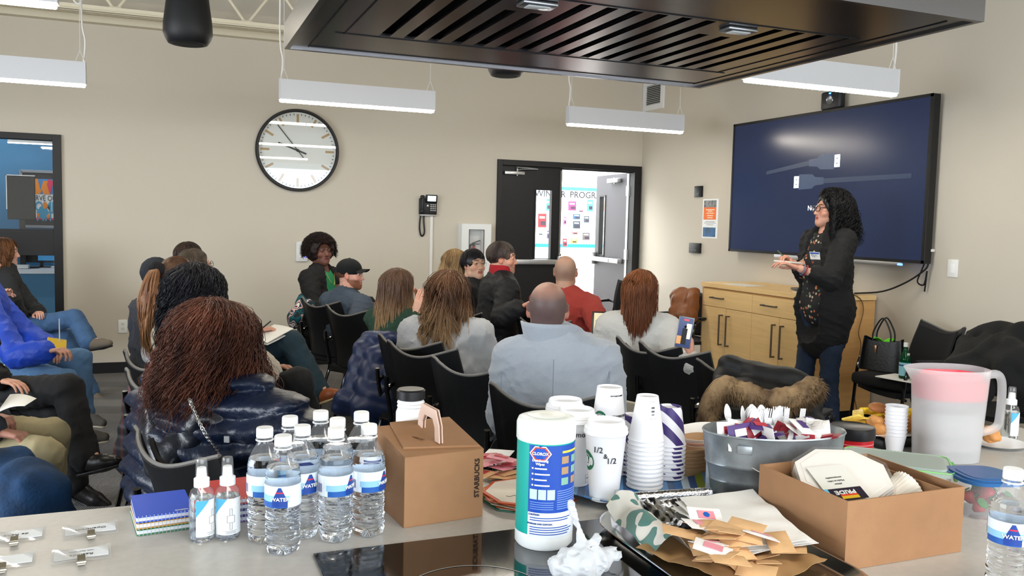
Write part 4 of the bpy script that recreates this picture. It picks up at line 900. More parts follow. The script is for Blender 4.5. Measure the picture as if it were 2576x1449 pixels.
    VB, FB = field_mesh(P, .014)
    HV, HF = head_mesh(headtype or ('f' if sex == 'f' else 'm'))
    hr = -math.radians(haz-az); HM = Matrix.Translation(tuple(hc)) @ Matrix.Rotation(hr, 4, 'Z') @ Matrix.Rotation(math.radians(-hpitch), 4, 'X') @ Matrix.Rotation(math.radians(htilt), 4, 'Y') @ Matrix.Scale(hs, 4)
    base = np.array(lin(skin)); base = base*.86+.14*base.mean(); cb = np.tile(base, (len(VB), 1)); ch = np.tile(base, (len(HV), 1))
    x, y, z = HV[:, 0], HV[:, 1], HV[:, 2]
    lp = np.array(lin(lips)) if lips else base*np.array([.80, .52, .50])
    mk = (np.abs(x) < .024-.4*np.abs(z+.053)) & (y > .074) & (z > -.066) & (z < -.0425); ch[mk] = lp
    mk = (np.abs(z+.0525) < .0016) & (np.abs(x) < .022) & (y > .07); ch[mk] = base*.25
    bz_ = .036+.004*np.cos((np.abs(x)-.03)*60); mk = (np.abs(x) > .013) & (np.abs(x) < .052) & (np.abs(z-bz_) < .0042-.04*np.maximum(0, np.abs(x)-.03)) & (y > .05); ch[mk] = np.array(lin(brow))
    ck = np.exp(-(((np.abs(x)-.042)/.02)**2+((z+.02)/.02)**2))*(y > .03); ch *= 1+ck[:, None]*np.array([.06, -.14, -.12])
    er = (np.abs(x) > .074) & (y < .03); ch[er] *= np.array([1.05, .80, .78])
    if stubble:
        sc = np.array(lin(stubble)); hairline = z > (.058-.05*np.clip((-y+.05)/.09, 0, 1.6)-.02*(np.abs(x) > .06)); hairline &= ~((y > .055) & (z < .075)); hairline |= (y < -.03) & (z > -.055); hairline &= np.abs(x) < .083
        al = .80*hairline.astype(float)
        if bald_top: al *= 1-bald_top*np.clip((z-.045-.25*np.maximum(0, np.abs(x)-.03))/.045, 0, 1)
        ch = ch*(1-al[:, None])+sc*al[:, None]
    if beard:
        bc = np.array(lin(beard[0])); st = beard[1]; mk = ((z < -.028) & (z > -.115) & (y > -.005) & ((y < .088) | (z < -.06)) & ~((np.abs(x) < .022) & (z > -.064) & (z < -.041) & (y > .07)) & (np.abs(x)+.0 > -(z+.03)*0-.1)).astype(float)
        mk *= np.clip(((-.028-z)+.35*np.maximum(0, np.abs(x)-.035))/.02, 0, 1); mk[(np.abs(x) < .018) & (z > -.04)] = 0
        ch = ch*(1-st*mk[:, None])+bc*st*mk[:, None]
    parts = [(VB, FB, cb), (tr(HV, HM), HF, ch)]
    hm = {}
    for s, hd, hdir in ((-1, handL, hdirL), (1, handR, hdirR)):
        if hd is None: continue
        V, F = hand_mesh(*hd); V = V.copy()
        if s < 0: V[:, 0] *= -1; F = F[:, ::-1]
        d = Vector(wr[s]-elb[s]).normalized(); up = Vector((0, 0, 1))
        if hdir is not None:
            d = Vector(hdir[0]).normalized(); up = Vector(hdir[1])
        zz = (up-d*up.dot(d)).normalized(); xx = d.cross(zz)
        M_ = Matrix(((xx[0], d[0], zz[0], wr[s][0]), (xx[1], d[1], zz[1], wr[s][1]), (xx[2], d[2], zz[2], wr[s][2]), (0, 0, 0, 1))) @ Matrix.Translation((0, .03, 0)) @ Matrix.Scale(.95 if sex == 'm' else .88, 4)
        hm[s] = M_; parts.append((tr(V, M_), F, np.tile(base*np.array([1.0, .93, .92]), (len(V), 1))))
    V, F = join(*[(p[0], p[1]) for p in parts]); C = np.concatenate([p[2] for p in parts])
    mesh_obj('body', V, F, skin_material(), t, 180, col=C)
    # ---- eyes
    for s in (-1, 1):
        e = MB().at(HM); c0 = (s*.031, .0735, .0148)
        e.m(0).lathe([(0, -.0118), (.006, -.0102), (.0102, -.006), (.0118, 0), (.0102, .006), (.0062, .0100), (.0030, .0114), (0, .0118)], 16, c0, Matrix.Rotation(-PI/2, 3, 'X'))
        gl = eye_glance; ci = (c0[0]+.0035*gl, c0[1]+.0042, c0[2]-.0005)
        e.m(1).lathe([(0, .0079), (.0028, .0078), (.0052, .0068), (.0052, .004)], 14, ci, Matrix.Rotation(-PI/2, 3, 'X')); e.build('eye', [mat('#cfc6c0', .3), mat('#1c120c', .2)], t, 180)
        e = MB().at(HM); e.tube([(s*.031-.0130, .0835, .0150), (s*.031-.006, .0872, .0186), (s*.031+.006, .0872, .0186), (s*.031+.0130, .0835, .0150)], .0011, 5, sub=4); e.build('eyelid', mat('#'+('%02x%02x%02x' % tuple(int(int(skin[i:i+2], 16)*.35) for i in (1, 3, 5))), .5), t)
    # ---- clothes
    if top:
        g = top.get('g', .012); fr = top.get('sleeve', .97); ns = wob(top.get('ws', 22), coat_wrinkle, sum(map(ord, label)) % 97, 10)
        nf = folds(top.get('fs', 26), top.get('fold', .011), sum(map(ord, label)) % 31); n1 = ns; ns = lambda P_: n1(P_)-nf(P_)
        if top.get('puff'):
            pf = top['puff']; n0 = ns; ns = lambda P_: n0(P_)-pf*np.abs(np.sin(P_[:, 2]*PI/.075+1.2*np.sin(P_[:, 0]*9)))
        P = torso(g)+bust(g)+arms(g*.9, fr, .008)
        if top.get('hem'):
            hb = top['hem']; P += [('c', (0, .0, hz), (0, .01, hb), .150*w+g, .152*w+g, .06, (0, 1, 0), 1.3)]
        for q in top.get('add', ()): P.append(q(locals()) if callable(q) else q)
        P.append(('-c', tuple(neckb+[0, .01, .04]), (xh, yh, hcz-.06), .052, .062, .012))
        if fr < .9 and stand is False: pass
        if top.get('open'):
            o = top['open']; P += [('-c', (0, ysh+.23, hz-.1), (0, ysh+.20, sz-.2), .10+o, .08+o, .01), ('-c', (0, ysh+.20, sz-.2), (0, ysh+.09, sz+.08), .08+o*.6, .055, .01)]
        V, F = field_mesh(P, topres, ns); mesh_obj(top.get('name', 'jacket'), V, F, top['m'], t, 180)
        if top.get('under'):
            P = torso(g*.35)+bust(g*.5)+[('-c', tuple(neckb+[0, .02, .03]), (0, yh+.02, hcz-.06), .060, .07, .01)]
            V, F = field_mesh(P, topres, wob(20, .003, 5)); mesh_obj(top.get('uname', 'shirt'), V, F, top['under'], t, 180)
    if collar:
        cm, ch_, cr, nm = collar[:4]; cdz = collar[4] if len(collar) > 4 else 0; P = []
        V = []; n = 28; mb = MB()
        def cf(u, v):
            a_ = -PI*1.5+2*PI*u+.0; gap = 1; rr = cr*(1+.18*(1-v))+.004*math.sin(a_*5)
            lift = (-.02+ch_*v)*(1-.35*max(0, math.sin(a_))); return (rr*math.cos(a_), ysh*.6+yh*.4+rr*1.05*math.sin(a_), sz+.045+cdz+lift)
        mb.sheet(lambda u, v: cf(.04+.92*u, v), n, 4, -.006); mb.build(nm, cm, t, 180)
    if legs and not no_legs:
        g = legs.get('g', .012); P = [('c', (-.07*w, 0, hz-.0), (.07*w, 0, hz), .112*w+g*.5, .112*w+g*.5, .05)]
        for s in (-1, 1):
            e = ank[s]+(kn[s]-ank[s])*-.0; P += [('c', tuple(H(s)), tuple(kn[s]), .082*w+g, .058+g, .03), ('c', tuple(kn[s]), tuple(e), .056+g, .042+g+legs.get('fl', .008), .025)]
        V, F = field_mesh(P, .011, (lambda a_, b_: lambda P_: a_(P_)-b_(P_))(wob(26, .004, 11, 10), folds(30, .010, 3))); mesh_obj('trousers', V, F, legs['m'], t, 180)
    if shoes and not no_legs:
        for s in (-1, 1):
            d = toe[s]-ank[s]; d = d/np.linalg.norm(d); up = kn[s]-ank[s]; up /= np.linalg.norm(up); heel = ank[s]-up*.045-d*.035
            dn = -np.cross(np.cross(d, up), d); dn /= np.linalg.norm(dn)
            f_ = heel+d*.20+dn*.0; P = [('c', tuple(heel-dn*.01), tuple(heel+d*.14), .036, .037, .02), ('c', tuple(heel+d*.14), tuple(f_+dn*.006), .037, .028, .02), ('c', tuple(ank[s]-up*.0), tuple(heel+d*.10), .043, .034, .02)]
            if shoes.get('boot'): P.append(('c', tuple(ank[s]), tuple(ank[s]+up*shoes['boot']), .045, .058, .02))
            V, F = field_mesh(P, .008); o = mesh_obj('shoe', V, F, shoes['m'], t, 180)
            P = [('c', tuple(heel+dn*.033), tuple(heel+d*.13+dn*.033), .033, .038, .02, tuple(dn), 3.2), ('c', tuple(heel+d*.13+dn*.033), tuple(f_+dn*.030), .038, .028, .02, tuple(dn), 3.2)]
            V, F = field_mesh(P, .006); mesh_obj('sole', V, F, shoes.get('sole', blk2), o, 180)
    if hair is not None:
        V, F = hair
        if ombre:
            k_ = np.clip((ombre[2]-V[:, 2])/(ombre[2]-ombre[3]), 0, 1)[:, None]**1.3; rgn = np.random.default_rng(3); fl_ = wob(70, .35, 4, 8)(V*np.array([1, 1, .12]))[:, None]
            k_ = np.clip(k_+fl_*(.25+.5*k_), 0, 1); cc_ = np.array(lin(ombre[0]))*(1-k_)+np.array(lin(ombre[1]))*k_; mesh_obj('hair', tr(V, HM), F, mat('#6a4a36', .42, attr='Col', spec=.35), t, 180, col=cc_)
        else: mesh_obj('hair', tr(V, HM), F, hairm, t, 180)
    if extra: extra(t, HM, dict(sz=sz, hz=hz, ysh=ysh, yh=yh, hcz=hcz, hm=hm, wr=wr, elb=elb, kn=kn, ank=ank, hc=hc, sw=sw))
    return t
def glasses(t, HM, m, rr=.021, wire=.0016, temple=True, sq=1.0):
    mb = MB().at(HM)
    for s in (-1, 1):
        mb.tube([(s*.032+rr*1.15*math.copysign(abs(math.cos(a))**sq, math.cos(a)), .103-.1*abs(s*.032+rr*math.cos(a))**1.5*2.2, .012+rr*.85*math.copysign(abs(math.sin(a))**sq, math.sin(a))) for a in np.linspace(0, 2*PI, 21)[:-1]], wire, 6, closed=True)
        if temple: mb.tube([(s*.058, .094, .018), (s*.074, .07, .018), (s*.083, .0, .014), (s*.082, -.015, .002)], wire*1.1, 6, sub=4)
    mb.tube([(-.009, .1035, .016), (0, .107, .019), (.009, .1035, .016)], wire, 6, sub=3); return mb.build('glasses', m, t)
def HD(px, py, depth): return atd(px, py, depth)
# ================================================================== THE AUDIENCE AND THE PRESENTER
def cloth(c, b=.25, s=300, r=.9, var=.08, vs=6, sheen=.0): return mat(c, r, bump=b, bscale=s, var=var, vscale=vs, sheen=sheen)
denim = cloth('#3f5f86', .3, 500, .85, .18, 9); denim_l = cloth('#5579a0', .3, 500, .85, .15, 9); denim_d = cloth('#1e2f3d', .3, 500, .85, .15, 9)
black_c = cloth('#0b0b0d', .2, 400, .85, .05); khaki = cloth('#a39775', .25, 500, .85, .08); navy_sw = cloth('#1c2536', .2, 400)
leather = mat('#171415', .35, bump=.1, bscale=120); tan_l = mat('#8c4a24', .45, bump=.08, bscale=90); crepe = mat('#b9a77e', .7)
# front rank on the left ---------------------------------------------------------------------------------
person('seated young woman in grey hoodie and jeans with legs crossed beside the left window', HD(12, 599, 7.0), 82, 88, 'f', '#d8a48c', .95, hpitch=4,
       top=dict(m=cloth('#26282b'), g=.022, name='hoodie'), legs=dict(m=denim, g=.008, fl=.02), shoes=dict(m=cloth('#6f6558'), sole=mat('#2d2a2a', .7)),
       R=lambda q: (q(45, 790, 6.8), q(28, 750, 6.6)), L=lambda q: (q(85, 780, 7.1), q(95, 785, 6.9)),
       legR=lambda q: (q(188, 800, 6.8), q(222, 858, 6.75), q(290, 846, 6.7)), legL=lambda q: (q(165, 850, 7.0), q(228, 985, 7.0), q(258, 1003, 6.95)),
       hair=join(cap_base('full', .005, long=1), hair_long(.36, .014, 1.8, 1800, .03, .014, 50, seed=11, r=.0013)), hairm=hairmat('#4a3020', '#8a5a34'))
chair(*atd(-10, 867, 7.0)[:2], 82, 'chair under the young woman in grey hoodie by the left window')
def blue_extra(t, HM, k): pass
person('seated man in a bright blue jacket and jeans cut off by the left edge', HD(-48, 612, 5.4), 84, 84, 'm', '#c99478', 1.05,
       top=dict(m=mat('#1b44b8', .55, bump=.15, bscale=60, var=.1, vscale=5), g=.03, name='jacket', ws=16), legs=dict(m=denim_l, g=.012, fl=.02), shoes=dict(m=cloth('#55504a'), sole=mat('#b7ad96', .7)),
       R=lambda q: (q(40, 895, 5.1), q(112, 885, 5.05)), L=lambda q: (q(75, 850, 5.6), q(118, 872, 5.45)), handR=(.7, 'n', .7), handL=(.6, 'n', .6),
       legR=lambda q: (q(165, 960, 5.05), q(185, 1085, 5.15), q(262, 1080, 5.2)), legL=lambda q: (q(200, 905, 5.6), q(205, 1035, 5.6), q(262, 1045, 5.55)),
       hair=short_hair(.012, 500, 3), hairm=hairmat('#3a2a1e', '#5a4432'))
p = atd(-62, 930, 5.35); chair(p[0], p[1], 84, 'chair with a curved black arm under the man in blue jacket')
t = thing('yellow_notepad', 'small yellow notepad held by the man in blue jacket', 'notepad', tuple(atd(143, 868, 5.15)), .4, rot=(math.radians(65), .25, .5))
MB().b2(-.055, .055, -.04, .04, -.004, .004).build('pages', mat('#e9c13c', .6), t, 0); mb = MB()
for i in range(12): mb.tube([(-.05+.009*i, .04+.005*math.cos(a_), .006*math.sin(a_)) for a_ in np.linspace(0, 2*PI, 9)[:-1]], .0008, 4, closed=True)
mb.build('wire_binding', alum, t); tag(MB().cyl((0, 0, 0), (0, 0, .14), .004, .003, 8).build('pen', mat('#c8c8c4', .3), None), 'silver pen in the hand of the man with the yellow notepad', 'pen').location = tuple(atd(150, 860, 5.12))
# woman in black with crossed legs
person('seated person in black trousers with legs crossed and black boots at left edge', HD(-95, 628, 4.45), 84, 84, 'f', '#c99478', 1.05, top=dict(m=black_c, g=.02, name='jacket'),
       legs=dict(m=mat('#0c0b0e', .8, bump=.15, bscale=300), g=.012, fl=.01), shoes=dict(m=leather, sole=blk2, boot=.10),
       R=lambda q: (q(-60, 945, 4.25), q(-5, 955, 4.2)), L=lambda q: (q(-40, 930, 4.6), q(0, 960, 4.5)),
       legR=lambda q: (q(170, 978, 4.2), q(215, 1150, 4.15), q(300, 1130, 4.1)), legL=lambda q: (q(150, 1030, 4.35), q(190, 1215, 4.4), q(262, 1247, 4.4)),
       hair=short_hair(.014, 300, 5), hairm=hairmat('#1d1714', '#33271f'))
p = atd(-100, 1015, 4.45); chair(p[0], p[1], 84, 'chair under the person in black trousers and boots')
person('seated person in khaki trousers holding a white sheet at the lower left edge', HD(-145, 640, 3.55), 84, 84, 'm', '#b8806a', 1.1, top=dict(m=cloth('#31363f'), g=.02, name='jacket', sleeve=.9),
       legs=dict(m=khaki, g=.016, fl=.02), shoes=dict(m=leather), R=lambda q: (q(-90, 1075, 3.3), q(-20, 1085, 3.3)), L=lambda q: (q(-70, 1040, 3.75), q(-10, 1050, 3.55)), handR=(.8, 'n', .8), handL=(.7, 'n', .7),
       legR=lambda q: (q(105, 1150, 3.3), q(80, 1390, 3.35), q(150, 1400, 3.35)), legL=lambda q: (q(125, 1100, 3.6), q(105, 1320, 3.65), q(170, 1330, 3.65)),
       hair=short_hair(.012, 300, 6), hairm=hairmat('#2a2019', '#4b3a2d'))
p = atd(-160, 1120, 3.55); chair(p[0], p[1], 84, 'chair under the person in khaki trousers')
a_, b_, c_, d_ = [Vector(atd(*q)) for q in ((-10, 1040, 3.3), (62, 1022, 3.25), (92, 1003, 3.45), (25, 992, 3.55))]
n_ = Vector((0, 0, .0015)); tag(MB().sheet(lambda u, v: tuple((a_*(1-u)+b_*u)*(1-v)+(d_*(1-u)+c_*u)*v+Vector((0, 0, .01*math.sin(u*3)))), 8, 6, .0008).build('paper_sheet', whitem, None, 60), 'white sheet of paper held above khaki trousers at the left edge', 'paper')
# blue checked jacket slumped on a chair, bottom left
c0 = atd(55, 1230, 3.0)
t = thing('denim_jacket', 'dark blue jacket heaped in the lower left corner beside khaki knees', 'jacket', (c0[0], c0[1], 0))
P = []
for (x, y, d, r) in ((-30, 1180, 3.0, .08), (50, 1160, 3.05, .06), (80, 1210, 3.0, .06), (115, 1270, 2.95, .07), (60, 1250, 2.95, .12), (-20, 1270, 3.0, .12), (160, 1310, 2.95, .05), (60, 1330, 3.0, .12)):
    q = atd(x, y, d); P.append(('c', (q[0]-c0[0], q[1]-c0[1], q[2]), (q[0]-c0[0]+.03, q[1]-c0[1]+.03, max(.05, q[2]-.22)), r, r*1.1, .05))
soft('jacket_cloth', P, mat('#0c1a2a', .8, bump=.3, bscale=80, vcol='#1c4a7a', vscale=6), t, .012, wob(24, .016, 4, 12))
# centre left cluster ------------------------------------------------------------------------------------
def beanie(t, HM, k):
    V, F = field_mesh([('e', (0, -.02, .042), (.088, .104, .098), .01), ('-e', (0, .06, -.08), (.13, .14, .10), .01)], .005, wob(90, .002, 3)); mesh_obj('beanie', tr(V, HM), F, mat('#2c3138', .95, bump=.8, bscale=160), t, 180)
person('person in a dark knitted beanie mostly hidden behind the ponytail woman', HD(398, 652, 5.4), 55, 48, 'm', '#8d5a44', 1.0, top=dict(m=cloth('#3a3d44'), g=.02, name='jacket'), legs=dict(m=denim_d), shoes=dict(m=leather), extra=beanie)
person('dark haired person sitting farthest back in the left cluster', HD(478, 611, 6.3), 60, 62, 'm', '#c99478', 1.0, top=dict(m=cloth('#4a5260'), g=.015, name='sweater'), legs=dict(m=denim_d), shoes=dict(m=leather), hair=short_hair(.016, 700, 8, .05), hairm=hairmat('#241915', '#3f2c22'))
def navy_extra(t, HM, k): glasses(t, HM, mat('#2b2320', .4))
person('bespectacled man in navy sweater writing on his lap with tan brogue raised', HD(492, 626, 5.5), 62, 66, 'm', '#d49a80', 1.0, hpitch=-8, lean=.12,
       top=dict(m=navy_sw, g=.014, name='sweater'), legs=dict(m=mat('#1d3440', .85, bump=.3, bscale=400, var=.15, vscale=9), g=.012, fl=.025), shoes=dict(m=tan_l, sole=crepe),
       R=lambda q: (q(590, 838, 5.25), q(635, 832, 5.3)), L=lambda q: (q(600, 840, 5.8), q(655, 845, 5.6)), handR=(.7, 'n', .8), handL=(.4, 'n', .5),
       legR=lambda q: (q(735, 862, 5.35), q(795, 985, 5.3), q(862, 962, 5.15)), legL=lambda q: (q(705, 905, 5.55), q(760, 1075, 5.6), q(800, 1095, 5.5)),
       hair=short_hair(.012, 900, 9, .03), hairm=hairmat('#3d3329', '#5f5142'), extra=navy_extra)
a_, b_, c_, d_ = [Vector(atd(*q)) for q in ((628, 850, 5.25), (672, 862, 5.15), (738, 826, 5.35), (690, 816, 5.5))]
tag(MB().sheet(lambda u, v: tuple((a_*(1-u)+b_*u)*(1-v)+(d_*(1-u)+c_*u)*v+Vector((0, 0, .004*math.sin(u*3)))), 8, 8, .004).sheet(lambda u, v: tuple((a_*(1-u)+b_*u)*(1-v)+(d_*(1-u)+c_*u)*v+Vector((0, 0, -.012-.02*v*(1-v)))), 8, 8, .004).build('writing_pad', mat('#f0efeb', .6), None, 60), 'white writing pad on the lap of the man in navy sweater', 'notepad')
q0_, q1_ = Vector(atd(652, 832, 5.22)), Vector(atd(681, 808, 5.3)); tag(MB().cyl(q0_, q1_, .005, .004, 8).build('pen', blk2, None), 'dark pen held over the white writing pad', 'pen')
# ponytail
def pony_extra(t, HM, k):
    V, F = field_mesh([('c', (0, -.115, .055), (0, -.15, .075), .034, .030, .01)], .004, wob(140, .004, 2)); mesh_obj('scrunchie', tr(V, HM), F, mat('#17161a', .9, bump=.5, bscale=120), t, 180)
    def path(kk, g):
        s = np.linspace(0, 1, 18); a_ = g.uniform(0, 6.3); rr = g.uniform(0, 1)**.5; L_ = .50*g.uniform(.8, 1.1); ph = int(a_*2)*1.3
        P = np.stack([np.zeros(18), -.145-.09*np.sin(s*PI*.55)+.02*s, .07-L_*s**1.25+.02*np.sin(s*PI*.3)], 1); w_ = .022+.045*np.sin(np.minimum(1, s*1.1)*PI*.75)
        P[:, 0] += rr*w_*math.cos(a_)+.010*s*np.sin(s*12+ph); P[:, 1] += rr*w_*.7*math.sin(a_)+.010*s*np.cos(s*12+ph); return P
    V, F = strands(420, path, .0032, 18, 5); P = [('c', (0, -.15, .05), (0, -.20, -.12), .03, .045, .03), ('c', (0, -.20, -.12), (0, -.20, -.34), .045, .03, .03)]
    V, F = join((V, F), field_mesh(P, .006, wob(50, .006, 2))); mesh_obj('ponytail', tr(V, HM), F, hairmat('#6a4228', '#b98c62', sc=9), t, 180)
def sleek(k, g):
    d = g.normal(size=3); d /= np.linalg.norm(d)
    while (d[1] > .45 and d[2] < .6) or d[2] < -.45 or (d[2] < 0 and d[1] > .2): d = g.normal(size=3); d /= np.linalg.norm(d)
    e = np.array([0, -.9, .42]); s = np.linspace(0, .95, 12)[:, None]; q = d*(1-s)+e*s; q /= np.linalg.norm(q, axis=1)[:, None]; return np.array([0, -.014, .03])+q*np.array([.083, .10, .094])
person('seated woman with a high brown ponytail and black scrunchie in white top', HD(452, 643, 4.85), 48, 62, 'f', '#d8a48c', 1.0, hpitch=-4, top=dict(m=mat('#d8dbe2', .95, bump=.8, bscale=90, sheen=.3), g=.018, name='sweater'), legs=dict(m=denim), shoes=dict(m=leather),
       hair=join(cap_base('full', .004), strands(600, sleek, .0024, 12, 4)), hairm=hairmat('#2c1c14', '#5e3f28', sc=10), extra=pony_extra)

# black curls with sherpa coat
person('seated woman with big black curls wearing a beige fleece coat', HD(498, 678, 3.85), 52, 66, 'f', '#b98468', 1.05, hpitch=-6, lean=.03, top=dict(m=mat('#b0a08a', .95, bump=1.0, bscale=90, sheen=.4), g=.035, name='fleece_coat', ws=18), legs=dict(m=black_c), shoes=dict(m=leather),
       R=lambda q: (q(650, 930, 3.55), q(665, 945, 3.85)), L=lambda q: (q(600, 960, 4.2), q(670, 935, 4.1)),
       legR=lambda q: (q(745, 968, 3.75), q(800, 1130, 3.9), q(850, 1150, 3.9)), legL=lambda q: (q(735, 985, 4.05), q(800, 1140, 4.1), q(860, 1160, 4.1)),
       hair=curly_long(.34, 4600, .042, .016, 21, 48, .09, r=.0013), hairm=hairmat('#0e0d10', '#2a2a32', .35))
p = atd(500, 1075, 3.9); chair(p[0], p[1], 58, 'chair under the woman with big black curls')
a_, b_, c_, d_ = [Vector(atd(*q)) for q in ((648, 960, 3.7), (676, 968, 3.6), (697, 908, 3.75), (660, 918, 3.9))]
tag(MB().sheet(lambda u, v: tuple((a_*(1-u)+b_*u)*(1-v)+(d_*(1-u)+c_*u)*v), 4, 4, .004).build('spiral_notebook', mat('#eceae6', .6), None, 60), 'open white spiral notebook just right of the beige fleece coat', 'notebook')
# auburn hair with puffer coat
def chain(t, HM, k):
    toL_ = lambda x, y, d: t.matrix_world.inverted() @ Vector(atd(x, y, d))
    bpy.context.view_layer.update(); P = spline([toL_(478, 1008, 2.47), toL_(500, 1060, 2.44), toL_(525, 1105, 2.44), toL_(552, 1140, 2.47)], 10); mb = MB()
    for i, p in enumerate(P[:-1]):
        d = (P[i+1]-p).normalized(); u = d.orthogonal().normalized(); w_ = d.cross(u)
        if i % 2: u, w_ = w_, u
        mb.tube([p+d*.0075*math.cos(a_)+u*.0045*math.sin(a_) for a_ in np.linspace(0, 2*PI, 11)[:-1]], .0013, 5, closed=True)
    mb.build('chain_strap', chrome, t)
    H_ = [('c', (-.13, k['ysh']-.06, k['sz']+.0), (.13, k['ysh']-.06, k['sz']+.0), .06, .06, .04), ('c', (-.10, k['ysh']-.12, k['sz']-.02), (0, k['ysh']-.16, k['sz']-.16), .055, .07, .04), ('c', (.10, k['ysh']-.12, k['sz']-.02), (0, k['ysh']-.16, k['sz']-.16), .055, .07, .04)]
    soft('hood', H_, mat('#0c111c', .28, bump=.25, bscale=26, sheen=.1), t, .010, wob(40, .010, 6, 12))
    b = toL_(571, 1105, 2.44); MB().box(tuple(b), (.016, .006, .018), rz=.3).build('cord_tag', alum, t, 0)
person('seated woman with thick auburn curls in a shiny black puffer coat', HD(540, 784, 2.82), 48, 56, 'f', '#c58c70', 1.25, hpitch=-4, lean=.02, slouch=.02, top=dict(m=mat('#111c33', .40, bump=.4, bscale=40, spec=.5), g=.045, puff=.030, fold=.006, name='puffer_coat', ws=26, hem=.50), coat_wrinkle=.010, topres=.009,
       legs=dict(m=black_c), shoes=dict(m=leather), hair=curly_long(.25, 6500, .058, .017, 31, 46, .13, r=.0012, coils=6), hairm=hairmat('#2a1410', '#7e4a36', .5, 11), extra=chain,
       R=lambda q: (q(740, 1090, 2.6), q(720, 1085, 2.95)), L=None)

# centre -------------------------------------------------------------------------------------------------
def green_extra(t, HM, k):
    MB().tube([(-.05, k['ysh']+.10, k['sz']+.02), (-.02, k['ysh']+.125, k['sz']-.05), (.005, k['ysh']+.135, k['sz']-.075), (.03, k['ysh']+.125, k['sz']-.045), (.055, k['ysh']+.10, k['sz']+.02)], .0015, 5, sub=5).build('necklace', mat('#c9a24a', .3, 1), t)
person('seated woman with dark afro in black blazer and green top', HD(808, 600, 7.1), 138, 160, 'f', '#6a3d2b', 1.05, hpitch=-4, top=dict(m=mat('#08080a', .85, bump=.2, bscale=300), g=.022, name='blazer', open=.02, under=mat('#1f7a50', .8, bump=.2, bscale=200), uname='green_top'),
       legs=dict(m=black_c), shoes=dict(m=leather), lips='#6e3038', brow='#120a08', R=lambda q: (q(795, 780, 6.8), q(870, 775, 6.7)), L=lambda q: (q(880, 770, 7.0), q(930, 765, 6.8)),
       hair=afro(.05, 2600, .052, 5, -.35, .0021, .008), hairm=hairmat('#0d0908', '#2c1a14', .6), extra=green_extra)
def cap_extra(t, HM, k):
    V, F = field_mesh([('e', (0, -.014, .045), (.086, .105, .090), .01), ('-e', (0, .0, -.075), (.14, .16, .100), .006), ('-e', (0, .13, .0), (.1, .05, .03), .01)], .004); mesh_obj('cap_crown', tr(V, HM), F, mat('#0a0c0e', .9, bump=.2, bscale=300), t, 180)
    mb = MB().at(HM); mb.sheet(lambda u, v: ((u*2-1)*.075*(1-.10*v), .068+.085*v*math.sqrt(max(.05, 1-(u*2-1)**2*.75)), .052-.018*(u*2-1)**2*1.6+.004*v), 14, 8, -.004); mb.build('cap_brim', mat('#0a0c0e', .9, bump=.2, bscale=300), t, 60)
    MB().at(HM).lathe([(0, .012), (.008, .01), (.009, 0)], 12, (0, -.014, .128)).build('cap_button', blk2, t)
person('bearded man in a black baseball cap and grey t-shirt', HD(882, 653, 6.5), 60, 118, 'm', '#dba088', 1.12, hpitch=2, slouch=.05, top=dict(m=cloth('#3e4a59', .2, 250), g=.014, name='t_shirt', sleeve=.25), legs=dict(m=denim_d), shoes=dict(m=leather), beard=('#7a4224', .85), brow='#8a5a3c',
       R=lambda q: (q(890, 812, 6.1), q(950, 800, 6.0)), L=lambda q: (q(935, 790, 6.4), q(960, 790, 6.2)), hair=cap_base('short', .004), hairm=hairmat('#4a2f20', '#6a452e'), extra=cap_extra)
person('seated woman with long straight brown hair in dark green top', HD(1005, 676, 5.3), 52, 84, 'f', '#d8a488', 1.05, hpitch=-3, slouch=.02, top=dict(m=cloth('#1f3a2c', .4, 200), g=.018, name='sweater'), legs=dict(m=black_c), shoes=dict(m=leather),
       R=lambda q: (q(1060, 850, 5.15), q(1046, 805, 5.1)), L=lambda q: (q(1060, 840, 5.6), q(1050, 800, 5.35)), handR=(.25, 'n', .4), hdirR=((.1, .1, 1), (0, -1, 0)), hdirL=((.05, .1, 1), (0, 1, 0)),
       hair=join(cap_base('full', .005, long=1), hair_long(.37, .009, 1.0, 2800, .055, .014, 52, seed=17, r=.0012)), ombre=('#624838', '#cfa873', -.0, -.34), hairm=hairmat('#4d382c', '#a07a55', sc=5))
person('broad seated woman with long wavy brown hair in light grey sweater', HD(1128, 683, 4.6), 34, 30, 'f', '#d8a488', 1.34, hpitch=-4, slouch=.02, top=dict(m=mat('#a9abae', .95, bump=.5, bscale=220, var=.12, vscale=5, sheen=.3), g=.024, name='sweater', ws=14), legs=dict(m=black_c), shoes=dict(m=leather), shw=.182, hs=1.02, ombre=('#6b4a34', '#d6b080', -.0, -.32),
       hair=join(cap_base('full', .006, long=1), hair_long(.36, .016, 1.25, 3600, .085, .020, 40, seed=23, wig=.005, r=.0012)), hairm=hairmat('#432b20', '#a87a50', sc=6))
person('blonde seated woman in dark jacket seen from behind near the extinguisher cabinet', HD(1148, 628, 6.75), 62, 70, 'f', '#d8a488', 1.05, top=dict(m=cloth('#0c0d12'), g=.025, name='jacket'), legs=dict(m=black_c), shoes=dict(m=leather), slouch=.06,
       R=lambda q: (q(1075, 770, 6.4), q(1120, 780, 6.4)), hair=join(cap_base('full', .005, long=1), hair_long(.17, .010, 1.6, 1800, .05, .014, 60, seed=27, r=.0013)), hairm=hairmat('#7b5c3a', '#c9a878', sc=8))
def asian_extra(t, HM, k):
    glasses(t, HM, mat('#8c7440', .3, .8), .019, .0011, sq=.7)
